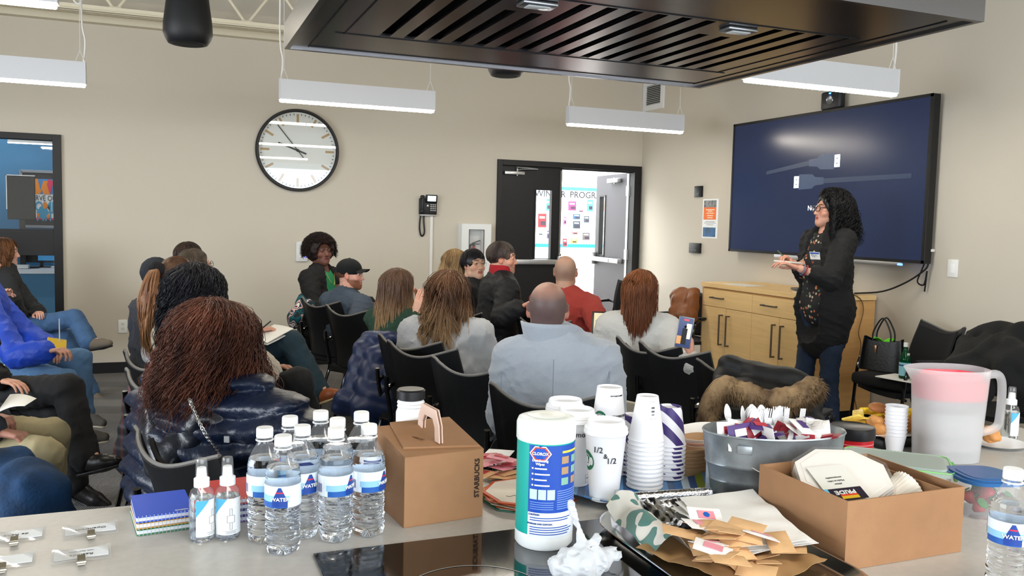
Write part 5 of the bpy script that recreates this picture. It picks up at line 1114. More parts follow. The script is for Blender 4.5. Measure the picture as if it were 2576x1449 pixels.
person('short haired person with thin glasses and purple collar facing the camera', HD(1193, 629, 6.6), 128, 166, 'f', '#d3a285', 1.1, hpitch=-3, top=dict(m=cloth('#0e0f14'), g=.025, name='jacket', open=.0, under=cloth('#3a2850'), uname='purple_shirt'), legs=dict(m=black_c), shoes=dict(m=leather), lips='#b06a60', headtype='h',
       hair=short_hair(.018, 900, 13, .05), hairm=hairmat('#0f0d10', '#25222a', .35), collar=(cloth('#4d5048'), .05, .075, 'hood_collar'), extra=asian_extra)
def red_extra(t, HM, k): pass
person('man in black jacket with red collar speaking in profile before the black door', HD(1265, 609, 6.0), 92, 116, 'm', '#cf9376', 1.05, hpitch=3, lean=.06, top=dict(m=mat('#0d0e12', .7, bump=.2, bscale=40), g=.028, name='jacket', ws=18), legs=dict(m=khaki), shoes=dict(m=leather), beard=('#6c5a50', .35), brow='#3a2a22',
       R=lambda q: (q(1262, 800, 5.7), q(1302, 778, 5.65)), L=lambda q: (q(1320, 800, 6.2), q(1345, 790, 6.0)), handR=(.8, 'n', .8), collar=(cloth('#9c1722', .2, 300), .085, .068, 'red_collar', .035), hair=short_hair(.012, 1300, 14, .04), hairm=hairmat('#2c221e', '#5c4e46'))
person('bald bearded man in a rust red shirt seen from behind', HD(1424, 639, 5.65), 48, 34, 'm', '#b98a70', 1.02, hpitch=-2, top=dict(m=cloth('#98362e', .2, 200), g=.018, name='shirt', ws=16), legs=dict(m=cloth('#2c2c30')), shoes=dict(m=leather), stubble='#8a7060', bald_top=1.0, beard=('#2c211c', .8),
       R=lambda q: (q(1512, 838, 5.25), q(1530, 855, 5.05)), L=lambda q: (q(1490, 850, 5.9), q(1520, 850, 5.5)), handR=(.6, 'n', .6), collar=(cloth('#98362e', .2, 200), .05, .066, 'shirt_collar'))
def gray_extra(t, HM, k):
    sz, ysh = k['sz'], k['ysh']
    def cf(u, v):
        a_ = -PI*1.52+2*PI*u; rr = .078+.022*v+.05*max(0, math.cos(a_-.6))**6*v; z = sz+.035+.105*v*(1-.35*max(0, math.sin(a_)))-.045*v*v*max(0, math.cos(a_-.6))**4
        return (-.036+rr*1.12*math.cos(a_), ysh*.8+rr*math.sin(a_), z)
    MB().sheet(lambda u, v: cf(.03+.94*u, v), 36, 6, -.009).build('coat_collar', gcoat, t, 180)
    mb = MB(); mb.tube([(.0, ysh-.170, sz+.01), (.002, ysh-.196, sz-.12), (.0, ysh-.19, sz-.30), (.0, ysh-.178, sz-.44)], .0022, 5, sub=6)
    for s in (-1, 1): mb.tube([(s*.205, ysh-.03, sz+.045), (s*.218, ysh-.085, sz-.06), (s*.205, ysh-.135, sz-.2), (s*.18, ysh-.15, sz-.4)], .0022, 5, sub=6)
    mb.build('seam', mat('#8d949e', .9), t)
gcoat = mat('#a9b0ba', .95, bump=.35, bscale=260, var=.05, vscale=7, sheen=.35)
person('man with shaved head in a pale grey wool coat seen from behind', HD(1380, 702, 3.5), 30, 26, 'm', '#c08a72', 1.08, hpitch=-2, top=dict(m=gcoat, g=.034, name='wool_coat', ws=13, hem=.42), coat_wrinkle=.007, topres=.009, legs=dict(m=cloth('#2c2c30')), shoes=dict(m=leather), stubble='#34343c', bald_top=.8, shw=.182, hs=1.03, xh=-.045, ef=.035, extra=gray_extra)
def ginger_extra(t, HM, k): pass
person('woman with long straight ginger hair in cream sweater filming with her phone', HD(1612, 679, 4.85), 38, 34, 'f', '#d59a80', 1.08, hpitch=-2, top=dict(m=mat('#bdbcb8', .95, bump=.5, bscale=220, var=.05, sheen=.3), g=.02, name='sweater', ws=16), legs=dict(m=black_c), shoes=dict(m=leather),
       R=lambda q: (q(1700, 925, 4.6), q(1740, 912, 4.3)), handR=(.55, 'n', .9), hdirR=((-.05, .25, 1), (1, 0, .1)), hair=join(cap_base('full', .005, long=1), hair_long(.37, .004, 1.0, 3000, .012, .014, 45, seed=29, wig=.004, r=.0012)), hairm=hairmat('#5a2f1c', '#a8683c', sc=6))
def phone_obj(px, py, d):
    t = thing('smartphone', 'smartphone filming the presenter held by the ginger haired woman', 'phone', tuple(atd(px, py, d)), rot=(math.radians(-4), math.radians(8), math.radians(-30)))
    MB().box((0, 0, 0), (.076, .009, .155), bev=.004, seg=3).build('body', mat('#8c8f96', .3, .6), t, 40); MB().box((0, -.0052, 0), (.069, .001, .145)).build('screen', mat('#1d2b52', .2, emit=.8), t, 0)
    MB().b2(-.034, -.012, -.0065, -.0058, -.06, -.02).build('picture', mat('#c08a52', .3, emit=.5), t, 0); MB().b2(.005, .03, -.0065, -.0058, -.03, .045).build('picture', mat('#c9bfae', .3, emit=.6), t, 0)
    MB().b2(-.012, .012, -.0075, -.0066, -.06, .02).lathe([(0, -.008), (.008, 0), (0, .008)], 8, (0, -.007, .028)).build('picture', blk2, t, 0); MB().b2(-.011, .011, -.007, -.0058, .058, .066).build('picture', mat('#e03030', .3, emit=1), t, 0)
phone_obj(1722, 836, 4.22)
# the presenter ------------------------------------------------------------------------------------------
def floral():
    m = mat('#141318', .8, bump=.15, bscale=200, var=.001).copy(); N = m.node_tree.nodes; L_ = m.node_tree.links; b = N['Principled BSDF']; tc = N.new('ShaderNodeTexCoord'); v = N.new('ShaderNodeTexVoronoi'); v.inputs['Scale'].default_value = 36; L_.new(tc.outputs['Object'], v.inputs[0])
    r = N.new('ShaderNodeValToRGB'); r.color_ramp.interpolation = 'CONSTANT'; e = r.color_ramp.elements; e[0].color = (.008, .008, .01, 1); e[1].position = .30; e[1].color = (.45, .10, .05, 1)
    for p_, c_ in ((.48, (.5, .4, .28, 1)), (.62, (.55, .2, .08, 1)), (.8, (.12, .2, .12, 1))): k = e.new(p_); k.color = c_
    lt = N.new('ShaderNodeMath'); lt.operation = 'LESS_THAN'; lt.inputs[1].default_value = .36; L_.new(v.outputs['Distance'], lt.inputs[0]); mx = N.new('ShaderNodeMix'); mx.data_type = 'RGBA'; mx.inputs[6].default_value = (.008, .008, .01, 1)
    sp = N.new('ShaderNodeSeparateColor'); L_.new(v.outputs['Color'], sp.inputs[0]); L_.new(sp.outputs[0], r.inputs[0]); L_.new(lt.outputs[0], mx.inputs[0]); L_.new(r.outputs[0], mx.inputs[7]); L_.new(mx.outputs[2], b.inputs['Base Color']); return m
flo = floral()
def pres(t, HM, k):
    glasses(t, HM, mat('#3a1f14', .3), .022, .0030, sq=.6)
    sz, ysh, wr, elb = k['sz'], k['ysh'], k['wr'], k['elb']
    for s in (-1, 1):
        e, w_ = elb[s], wr[s]; d = w_-e; soft('blouse_cuff', [('c', tuple(e+d*.30), tuple(e+d*.48), .055, .046, .01)], flo, t, .007, wob(60, .003, 3))
    w_ = Vector(wr[-1]); d = (w_-Vector(elb[-1])).normalized()
    for i, c in enumerate(('#5a6a80', '#8a2a34')):
        u = d.orthogonal().normalized(); v = d.cross(u); c0 = w_-d*(.02+.016*i); MB().tube([c0+(u*math.cos(a_)+v*math.sin(a_))*.036 for a_ in np.linspace(0, 2*PI, 17)[:-1]], .0045, 6, closed=True).build('bracelet', mat(c, .6), t)
    p = (-.068, ysh+.153, sz-.12); M_ = Matrix.Translation(p) @ Matrix.Rotation(.25, 4, 'Z') @ Matrix.Rotation(-.25, 4, 'X'); o = MB().at(M_).box((0, 0, 0), (.082, .002, .052)).m(1).box((0, .001, .017), (.075, .002, .012)).build('name_sticker', [whitem, mat('#3f62b0', .5)], t, 0)
    MB().at(M_).tube([(.03, .002, 0), (.022, .002, .012), (.018, .002, -.01), (.008, .002, .008), (.002, .002, -.012), (-.008, .002, .006), (-.02, .002, -.004)], .0016, 4).build('handwriting', blk2, o)
PD = 5.9
person('standing presenter with black curls glasses and black blazer writing on a notepad', HD(2090, 486, PD), -85, -74, 'f', '#c88f74', 1.12, hpitch=-3, stand=True, hs=1.0, lips='#a2504a', shw=.172,
       top=dict(m=mat('#08080a', .85, bump=.2, bscale=300), g=.028, name='blazer', sleeve=.42, open=.060, hem=.80, under=flo, uname='floral_blouse', ws=12), legs=dict(m=mat('#18273c', .85, bump=.3, bscale=400, var=.2, vscale=6), g=.002, fl=.0), shoes=dict(m=leather),
       L=lambda q: (q(2090, 705, PD-.25), q(2012, 676, PD-.25)), R=lambda q: (q(2030, 690, PD+.15), q(1992, 660, PD+.02)), handL=(.45, 'n', .6), handR=(.95, 'n', .9), legL=((-.11, .02, .50), (-.12, -.03, .09), (-.14, .14, .03)), legR=((.11, .06, .50), (.12, .02, .09), (.14, .2, .03)),
       hair=curly_long(.24, 4200, .050, .014, 41, 70, .10, r=.0014, coils=8, far=255), hairm=hairmat('#060607', '#1b1b1e', .35), extra=pres)
t = thing('small_notepad', 'small white notepad in the hands of the standing presenter', 'notepad', tuple(atd(1983, 659, PD-.1)), rot=(.05, .04, math.radians(20))); MB().box((0, 0, 0), (.17, .12, .008), bev=.001).build('pages', whitem, t, 0)
q0_, q1_ = Vector(atd(1978, 652, PD-.05)), Vector(atd(1956, 630, PD-.05)); tag(MB().cyl(q0_, q1_, .005, .004, 8).build('pen', mat('#4f5a3a', .4), None), 'slim pen raised in the hand of the standing presenter', 'pen')
# ================================================================== MORE CHAIRS
def ch_at(px, py, az, label, z=.862):
    """px,py = the left rear top corner of the backrest"""
    c = onz(px, py, z); a_ = math.radians(az); r = (math.cos(a_), -math.sin(a_)); f_ = (math.sin(a_), math.cos(a_))
    return chair(c[0]+.215*r[0]+.19*f_[0], c[1]+.215*r[1]+.19*f_[1], az, label)
ch_at(374, 1092, 62, 'chair carrying the woman in shiny black puffer coat'); ch_at(341, 942, 58, 'chair of the ponytail woman with a plaid coat on its back')
ch_at(770, 756, 60, 'chair behind the woman in green top with a printed scarf over its left corner')
ch_at(832, 776, 58, 'chair directly behind the man in black baseball cap')
ch_at(967, 851, 58, 'chair with a navy puffer coat hanging from its backrest')
ch_at(990, 868, 56, 'empty backed black chair just below the long wavy hair')
ch_at(1102, 908, 56, 'black chair at the hip of the broad woman in grey sweater')
ch_at(1250, 977, 54, 'black chair directly behind the man in pale grey coat')
ch_at(1565, 858, 72, 'black chair right of the pale grey coat behind the ginger haired woman')
ch_at(1622, 870, 70, 'nearest free chair between the pale grey coat and the fur trimmed coat')
p = HD(1265, 609, 6.0); chair(p[0]-.02, p[1]-.02, 88, 'chair of the man in black jacket with red collar')
p = HD(1424, 639, 5.65); chair(p[0], p[1], 62, 'chair of the man in rust red shirt')
p = HD(1193, 629, 6.6); chair(p[0], p[1], 95, 'chair of the person with thin glasses')
p = HD(1125, 628, 6.75); chair(p[0], p[1]+.1, 70, 'chair of the blonde woman in dark jacket')
for (x_, y_, d_, lb) in ((478, 611, 6.3, 'chair of the dark haired person farthest back'), (492, 626, 5.5, 'chair of the man in navy sweater')):
    p = HD(x_, y_, d_); chair(p[0]+.12, p[1]+.06, 60, lb)
chair(4.62, 8.1, -125, 'black chair in the room corner beside the far end of the credenza'); chair(*atd(1738, 760, 8.0)[:2], -100, 'black chair holding the brown jacket beside the credenza')
chair(4.62, 4.27, -78, 'black chair against the right wall holding the black handbag'); chair(4.66, 3.55, -78, 'black chair under the black coat by the right wall')
chair(4.45, 2.62, -80, 'black chair nearest the counter at the right edge')
cf_ = chair(*atd(1915, 985, 4.0)[:2], 62, 'chair dressed with the fur trimmed parka')
# ================================================================== GARMENTS ON CHAIRS
def garment(name, label, cat, pts, m, nz, h=.011, part='cloth', parts=None):
    """pts: (px, py, depth, r, px2, py2, depth2, r2)"""
    c0 = atd(pts[0][0], pts[0][1], pts[0][2]); t = thing(name, label, cat, (c0[0], c0[1], 0)); P = []
    for q in pts:
        a_ = atd(*q[:3]); b_ = atd(*q[4:7]); P.append(('c', (a_[0]-c0[0], a_[1]-c0[1], a_[2]), (b_[0]-c0[0], b_[1]-c0[1], b_[2]), q[3], q[7], .04)+tuple(q[8:]))
    soft(part, P, m, t, h, nz); return t, c0
fw_ = (-.3, -.95, 0)
def puffn(amp, per, base): return lambda P: base(P)-amp*np.abs(np.sin((P[:, 2]+.25*P[:, 0])*PI/per))
garment('puffer_coat', 'navy blue puffer coat hanging over a chair back under long brown hair', 'coat', [(925, 860, 5.0, .05, 980, 855, 4.9, .05), (915, 880, 4.95, .06, 890, 1010, 4.85, .07), (950, 900, 4.85, .07, 925, 1030, 4.75, .09), (990, 900, 4.7, .04, 985, 1020, 4.7, .07), (960, 1010, 4.75, .10, 950, 1040, 4.75, .08), (875, 1005, 4.85, .06, 860, 1020, 4.85, .05)], mat('#16254a', .42, bump=.2, bscale=22, var=.12, vscale=4), puffn(.012, .10, wob(26, .007, 5, 12)))
garment('printed_scarf', 'teal pink and white patterned scarf draped over a chair corner', 'scarf', [(765, 748, 6.9, .04, 785, 765, 6.75, .03), (760, 755, 6.85, .045, 745, 800, 6.8, .05), (742, 790, 6.8, .05, 738, 815, 6.8, .045)], mat('#12494f', .85, bump=.3, bscale=60), wob(50, .010, 5, 10))
o = bpy.context.scene.objects['cloth.001'] if 'cloth.001' in bpy.data.objects else bpy.data.objects['cloth']
def patterned(cols, scale, st=(1, 1, 1), rough=.85, line=None):
    m = bpy.data.materials.new('material'); m.use_nodes = True; N = m.node_tree.nodes; L_ = m.node_tree.links; b = N['Principled BSDF']; b.inputs['Roughness'].default_value = rough
    tc = N.new('ShaderNodeTexCoord'); mp = N.new('ShaderNodeMapping'); mp.inputs['Scale'].default_value = st; L_.new(tc.outputs['Object'], mp.inputs[0]); n = N.new('ShaderNodeTexNoise'); n.inputs['Scale'].default_value = scale; n.inputs['Detail'].default_value = 1; L_.new(mp.outputs[0], n.inputs[0])
    r = N.new('ShaderNodeValToRGB'); r.color_ramp.interpolation = 'CONSTANT'; e = r.color_ramp.elements; e[0].color = lin(cols[0])+(1,); e[1].position = .40; e[1].color = lin(cols[1])+(1,)
    for i, c in enumerate(cols[2:]): k = e.new(.46+.055*i); k.color = lin(c)+(1,)
    L_.new(n.outputs['Fac'], r.inputs[0]); L_.new(r.outputs[0], b.inputs['Base Color']); return m
o.data.materials[0] = patterned(('#14252e', '#12606a', '#0e3a42', '#e0b8b4', '#1d2c44', '#e6e2dc', '#7a2f3c'), 16, (1, 1, .8))
def plaid():
    m = bpy.data.materials.new('material'); m.use_nodes = True; N = m.node_tree.nodes; L_ = m.node_tree.links; b = N['Principled BSDF']; b.inputs['Roughness'].default_value = .9; tc = N.new('ShaderNodeTexCoord'); out = None
    for ax_n, sc_, ca, cb_ in (('X', 9, '#3a4256', '#a85a4a'), ('Z', 6, '#4a5262', '#8a9aaa')):
        w_ = N.new('ShaderNodeTexWave'); w_.bands_direction = ax_n; w_.inputs['Scale'].default_value = sc_; L_.new(tc.outputs['Object'], w_.inputs[0]); mx = N.new('ShaderNodeMix'); mx.data_type = 'RGBA'; mx.inputs[6].default_value = lin(ca)+(1,); mx.inputs[7].default_value = lin(cb_)+(1,); r = N.new('ShaderNodeMath'); r.operation = 'POWER'; r.inputs[1].default_value = 3; L_.new(w_.outputs['Fac'], r.inputs[0]); L_.new(r.outputs[0], mx.inputs[0])
        if out is None: out = mx
        else: m2 = N.new('ShaderNodeMix'); m2.data_type = 'RGBA'; m2.inputs[0].default_value = .5; L_.new(out.outputs[2], m2.inputs[6]); L_.new(mx.outputs[2], m2.inputs[7]); L_.new(m2.outputs[2], b.inputs['Base Color'])
    return m
garment('plaid_coat', 'grey and rust plaid coat hanging down from a chair back at left', 'coat', [(355, 965, 4.35, .05, 345, 1010, 4.3, .06), (345, 1010, 4.3, .06, 325, 1150, 4.3, .07), (365, 1030, 4.3, .06, 360, 1160, 4.3, .09), (340, 1140, 4.3, .08, 345, 1190, 4.3, .06)], plaid(), wob(30, .012, 7, 10))
garment('brown_jacket', 'brown leather jacket draped over a chair beside the credenza', 'jacket', [(1700, 735, 7.90, .05, 1745, 738, 7.80, .05), (1698, 745, 7.85, .05, 1700, 800, 7.75, .06), (1740, 750, 7.75, .06, 1735, 790, 7.70, .07), (1715, 760, 7.80, .08, 1718, 800, 7.70, .08)], mat('#7a4620', .5, bump=.3, bscale=30, var=.15, vscale=6), wob(28, .016, 8, 10))
t, c0 = garment('fur_trim_parka', 'black quilted parka with brown fur trim draped over a chair', 'coat', [(1840, 930, 3.74, .05, 1990, 965, 3.59, .06), (1835, 935, 3.74, .05, 1790, 1060, 3.64, .06), (1830, 1000, 3.64, .08, 1990, 1030, 3.54, .10), (1830, 1090, 3.54, .1, 2000, 1090, 3.49, .12), (2010, 980, 3.59, .05, 2035, 1060, 3.54, .06)], mat('#0a0b0e', .6, bump=.3, bscale=30), puffn(.012, .08, wob(26, .008, 5)), part='parka_body')
bp_ = [Vector(atd(*q))-Vector((c0[0], c0[1], 0)) for q in ((1782, 1062, 3.49), (1790, 1010, 3.47), (1820, 975, 3.46), (1870, 982, 3.42), (1930, 1005, 3.39), (1985, 1005, 3.36), (2030, 985, 3.38), (2052, 972, 3.40))]
bp_ = spline(bp_, 12); P = [('c', tuple(bp_[i]), tuple(bp_[i+1]), .030, .030, .02) for i in range(len(bp_)-1)]; base = field_mesh(P, .009, wob(60, .008, 2))
BPn = np.array([tuple(p) for p in bp_])
def fur(k, g):
    i = g.integers(0, len(BPn)-1); d = g.normal(size=3); d /= np.linalg.norm(d); s = np.linspace(0, 1, 5)[:, None]; L_ = g.uniform(.02, .045); return BPn[i]+d*.026+s*L_*(d*.8+np.array([.2, 0, -.5])*s)
mesh_obj('fur_trim', *join(base, strands(9000, fur, .0011, 5, 3)), hairmat('#54402c', '#a88a64', .7, 20), t, 180)
garment('black_coat', 'large black coat slumped over the chairs at the right wall', 'coat', [(2470, 845, 4.75, .07, 2560, 850, 4.6, .09), (2440, 870, 4.7, .06, 2400, 930, 4.5, .06), (2500, 900, 4.6, .14, 2560, 940, 4.4, .15), (2440, 920, 4.6, .09, 2440, 980, 4.4, .12), (2580, 900, 4.6, .12, 2600, 1000, 4.3, .12)], mat('#090a09', .9, bump=.3, bscale=60), wob(26, .018, 9, 12), .013)
# handbag with loop handles
SZ = .462
tag(MB().box((4.52, 4.30, SZ+.045), (.40, .40, .08), rz=.2, bev=.03, seg=4).build('folded_coat', mat('#0a0b0c', .9, bump=.6, bscale=14), None, 60), 'folded black coat under the handbag on the chair by the right wall', 'coat')
t = thing('handbag', 'black handbag with thin loop handles on the chair by the right wall', 'bag', (4.53, 4.42, SZ+.087), -1.15)
def hb(u, v): c_, s_ = math.cos(-2*PI*u), math.sin(-2*PI*u); p_ = lambda q: math.copysign(abs(q)**.5, q); return (.15*(1-.16*v)*p_(c_), .07*(1-.45*v)*p_(s_), .005+.21*v+.012*math.cos(2*u*2*PI)*v)
bagm = mat('#0c0d0e', .35, bump=.15, bscale=60); MB().sheet(hb, 40, 8, .003).build('bag_body', bagm, t, 60); MB().prism([hb(u, 0)[:2] for u in np.linspace(1, 0, 33)[:-1]], .001, .006).build('bag_base', bagm, t, 0)
for s in (-1, 1): MB().tube([(-.06, s*.036, .19), (-.055, s*.036, .27), (0, s*.03, .36), (.055, s*.036, .27), (.06, s*.036, .19)], .0055, 8, sub=6).build('handle', blk2, t)
MB().box((-.03, -.060, .15), (.018, .006, .05), bev=.002).build('gold_clasp', mat('#b8906a', .3, .9), t, 30)
tag(MB().sheet(lambda u, v: ((u-.5)*.13, (v-.5)*.05, .015*math.sin(u*6+v*3)), 12, 5, .003).build('green_cloth', mat('#5fd01e', .6), None, 60), 'bright green cloth poking out of the black handbag', 'cloth')
o = bpy.data.objects['green_cloth']; o.location = (4.53, 4.42, SZ+.298); o.rotation_euler = (0, 0, -1.15)
qb = onx(2277, 905, 4.40)
tag(MB().box((4.42, qb[1], SZ+.090), (.22, .30, .006), rz=.2).build('white_folder', whitem, None, 0), 'white folder under the green bottle on the chair', 'folder')
t = thing('glass_bottle', 'green glass mineral water bottle with pale blue label on the chair', 'bottle', (4.40, qb[1], SZ+.094)); grn = mat('#0f6b3e', .08, trans=.7, ior=1.3)
MB().lathe([(0, 0), (.031, 0), (.034, .008), (.034, .12), (.030, .145), (.016, .175), (.0135, .20), (.0135, .222), (0, .222)], 28).build('glass_body', grn, t, 50); MB().lathe([(.0347, .02), (.0347, .105)], 28).build('label', mat('#8fc9d8', .5), t); MB().lathe([(.0349, .082), (.0349, .092)], 28).build('label_line', mat('#3d6f9a', .5), t); MB().lathe([(0, .232), (.0145, .232), (.0145, .205)], 20).build('cap', whitem, t, 40)
MB().lathe([(0, .036), (.006, .035)], 5, (0, 0, .06), Matrix.Rotation(PI/2, 3, 'X')).build('star_mark', mat('#c03a34', .5), t, 0); MB().box((0, -.024, .155), (.02, .004, .022), bev=.001).build('neck_label', whitem, t, 0)
text(t, 'S.PELLEGRINO', .011, Matrix.Rotation(-.6, 4, 'Z') @ Matrix.Translation((0, 0, .088)), mat('#27486f', .5), bend=.0355)
# shoulder bag and notebook on the free chair beside the grey coat
q = atd(1590, 1000, 3.9); t = thing('tan_notebook', 'beige notebook standing on a chair seat right of the pale grey coat', 'notebook', (q[0], q[1], .62), rot=(.3, .2, -.3)); MB().box((0, 0, 0), (.11, .02, .16), bev=.003).build('cover', mat('#b8b09c', .6), t, 30); MB().box((.056, 0, 0), (.004, .016, .15)).build('page_edge', mat('#5a4a34', .7), t, 0)
q = atd(1520, 822, 5.0); t = thing('tablet', 'tablet with cream page on the lap of the man in rust red shirt', 'tablet', tuple(q), rot=(math.radians(55), 0, math.radians(-30))); MB().box((0, 0, 0), (.15, .20, .008), bev=.003).build('case', blk2, t, 30); MB().b2(-.062, .062, -.088, .088, .0042, .005).build('screen', mat('#d8cfae', .3, emit=.25), t, 0)
# ================================================================== KITCHEN ISLAND
CT = .915
quartz = mat('#b9b5ae', .35, var=.05, vscale=60, detail=6)
t = thing('kitchen_island', 'long grey stone-topped island counter filling the foreground', 'counter', (0, 0, 0))
MB().b2(-2.6, 2.40, .30, 1.84, .877, CT, .003).build('countertop', quartz, t, 0); MB().b2(-2.5, 2.3, .36, 1.55, .1, .877).build('cabinet_base', mat('#8c8a86', .6), t, 0); MB().b2(-2.45, 2.25, .42, 1.5, 0, .1).build('toe_kick', blackm, t, 0)
t = thing('cooktop', 'black glass induction cooktop set into the grey counter under the hood', 'cooktop', (.66, 1.18, CT))
MB().b2(-.43, .43, -.27, .28, .0, .006, .002).build('glass', mat('#060607', .06, coat=.5), t, 0)
for x, y, r in ((-.22, .03, .115), (.2, .1, .09), (.0, -.15, .12)):
    MB().lathe([(r-.001, .0066), (r+.001, .0066), (r+.001, .0061)], 64, (x, y, 0)).build('burner_ring', mat('#9a9a98', .4), t)
def P0(x, y): return (x, y, CT+.0005)
ORD = ('topmost', 'second from the top', 'third from the top', 'fourth from the top', 'fifth from the top', 'sixth from the top', 'seventh from the top', 'eighth from the top', 'ninth from the top', 'tenth from the top', 'eleventh from the top', 'twelfth from the top')
# ------------------------------------------------------------------ water bottles
wat = mat('#f4f9ff', .02, trans=1.0, ior=1.33); shell = clear_mat('#ffffff', .04, .05); capw = mat('#eef0f2', .4)
lab_w = mat('#dfeaf2', .4); lab_b = mat('#1d58a8', .4); lab_d = mat('#1b3f8f', .4); lab_r = mat('#c0304a', .4); lab_c = mat('#8fc3e0', .4)
def make_bottle():
    t = thing('water_bottle', 'b', 'bottle')
    pr = []; z = .004
    prof = [(.002, .008), (.012, .003), (.022, .0005), (.0275, .004), (.0300, .012)]
    for i in range(56):
        z = .014+i*.00122; pr.append((.0302-.0011*(1-math.cos((z-.014)/.0085*2*PI))*.5, z))
    prof += pr+[(.0305, .084), (.0305, .1265)]
    for i in range(6): prof.append((.0305-.0008*(i % 2), .1285+i*.0018))
    up = [(.0302, .141), (.0275, .152), (.022, .164)]
    def pet(r, z, th): return r*(1-.10*max(0, (.018-z)/.018)*(.5+.5*math.cos(5*th))) + (.0008*math.sin(3*th+z*420) if .014 < z < .083 else 0)
    MB().lathe([(0, .008)]+prof+up[:2]+[(0, .1521)], 40, fn=pet).build('water', wat, t, 60)
    MB().lathe([(.0277, .1523), (.022, .164), (.0155, .175), (.0128, .182), (.0125, .190), (.0118, .204)], 40).build('bottle_shoulder', shell, t, 180)
    MB().lathe([(.0150, .1835), (.0160, .1835), (.0160, .1855), (.0125, .1855)], 24).lathe([(0, .2065), (.0138, .2065), (.0148, .2045), (.0148, .1895), (.0122, .1895)], 40, fn=lambda r, z, th: r*(1+.02*math.cos(20*th)) if z < .2 else r).build('cap', capw, t, 40)
    R_ = .0308; mb = MB(); mb.m(0); bendpatch(mb, R_, 0, 2*PI, .087, .1245, n=40)
    mb.m(1); bendpatch(mb, R_, -.9, 1.0, .087, .097, .0010, 18); mb.m(4); bendpatch(mb, R_, -1.0, 1.1, .097, .108, .0009, 18)
    n = 30
    mb.m(2)
    for i in range(n):
        a0 = .15+.85*i/n; a1 = .15+.85*(i+1)/n; hgt = .034*min(1, 1.7*min((i+.5)/n, 1-(i+.5)/n)+.30); bendpatch(mb, R_, a0, a1, .0885, .0885+hgt, .0013, 2)
    mb.m(3); bendpatch(mb, R_, .38, .76, .1125, .1150, .0017, 5)
    mb.m(5); bendpatch(mb, R_, -2.6, -1.2, .089, .1235, .0010, 12)
    mb.m(2)
    for i in range(13): bendpatch(mb, R_, -1.72+.035*i, -1.72+.035*i+.016, .094, .110, .0015, 1)
    for i in range(6): bendpatch(mb, R_, -2.5, -1.9, .092+.0045*i, .0935+.0045*i, .0015, 4)
    mb.build('label', [lab_w, lab_b, lab_d, lab_r, lab_c, mat('#f3f5f6', .4)], t, 0)
    text(t, 'WATER', .0085, Matrix.Rotation(.58, 4, 'Z') @ Matrix.Translation((0, 0, .102)), whitem, bend=R_+.0012, sx=1.1, bold=.02)
    return t
wb = make_bottle()
BT = [(.160, 1.567, .2, 'leftmost clear water bottle of the cluster, second row'), (.184, 1.500, -.75, 'frontmost clear water bottle of the cluster with barcode facing out'), (.226, 1.563, -.1, 'clear water bottle in the middle of the cluster, second row, with WATER label'), (.281, 1.530, .45, 'clear water bottle front right of middle in the cluster'), (.343, 1.537, .5, 'rightmost clear water bottle beside the brown carry box, front row'),
      (.214, 1.642, .3, 'clear water bottle at the back left of the cluster'), (.277, 1.672, 1.0, 'clear water bottle farthest back in the cluster centre'), (.297, 1.602, 2.0, 'clear water bottle mostly hidden behind the middle of the cluster'), (.351, 1.642, 2.5, 'clear water bottle at the back right of the cluster next to the box')]
for i, (x, y, a_, lb) in enumerate(BT):
    o = wb if i == 0 else copy_tree(wb); o.location = P0(x, y); o.rotation_euler = (0, 0, a_-math.atan2(x, y)*1.0); o['label'] = lb; o['group'] = 'clear plastic water bottles'
o = copy_tree(wb); o.location = P0(1.268, .953); o.rotation_euler = (0, 0, -2.2+.9); o['label'] = 'single clear water bottle standing at the lower right corner'; o['group'] = 'clear plastic water bottles'
# ------------------------------------------------------------------ spray bottles
def make_spray():
    t = thing('spray_bottle', 's', 'spray bottle'); liq = mat('#e9f2f6', .03, trans=1, ior=1.33)
    MB().lathe([(0, .001), (.019, .001), (.0215, .004), (.0215, .074), (.0205, .079), (0, .0791)], 32).build('liquid', liq, t, 50)
    MB().lathe([(.0218, .002), (.0218, .082), (.019, .092), (.0125, .098), (.0115, .101)], 32).build('bottle', shell, t, 60)
    MB().cyl((0, 0, .008), (0, 0, .1), .0016, n=8).build('dip_tube', whitem, t)
    MB().lathe([(.0125, .099), (.0138, .099), (.0138, .113), (.0105, .115), (.0092, .116), (.0082, .130), (.0075, .133), (0, .133)], 28, fn=lambda r, z, th: r*(1+.015*math.cos(24*th)) if z < .114 else r).build('spray_pump', capw, t, 40)
    MB().lathe([(.0105, .115), (.0112, .116), (.0098, .146), (.0088, .149), (0, .149)], 28).build('overcap', shell, t, 50)
    mb = MB(); mb.m(0); bendpatch(mb, .0219, -1.25, 1.25, .012, .078, .0004, 20); mb.m(1)
    for i in range(30): bendpatch(mb, .0219, -1.25+.035*i, -1.25+.035*(i+1), .078-.030*(1-i/30), .078, .0008, 1)
    mb.m(2); R_ = .0219
    for a0, a1, z0_, z1_ in ((-.15, .45, .047, .0475), (-.15, .45, .034, .0345), (-.15, -.12, .0345, .047), (.42, .45, .0345, .047), (.04, .26, .0595, .06), (.04, .26, .0215, .022), (.04, .07, .047, .06), (.23, .26, .047, .06), (.04, .07, .0215, .0345), (.23, .26, .0215, .0345)): bendpatch(mb, R_, a0-.05, a1-.05, z0_, z1_, .0009, 4)
    for z_, l in ((.0185, .5), (.0165, .35), (.0145, .45)): bendpatch(mb, R_, -l+.1, l+.1, z_, z_+.0006, .0009, 5)
    mb.build('label', [mat('#eef1f2', .4), mat('#4fa8d0', .4), mat('#4a5560', .5)], t, 0); return t
sp = make_spray()
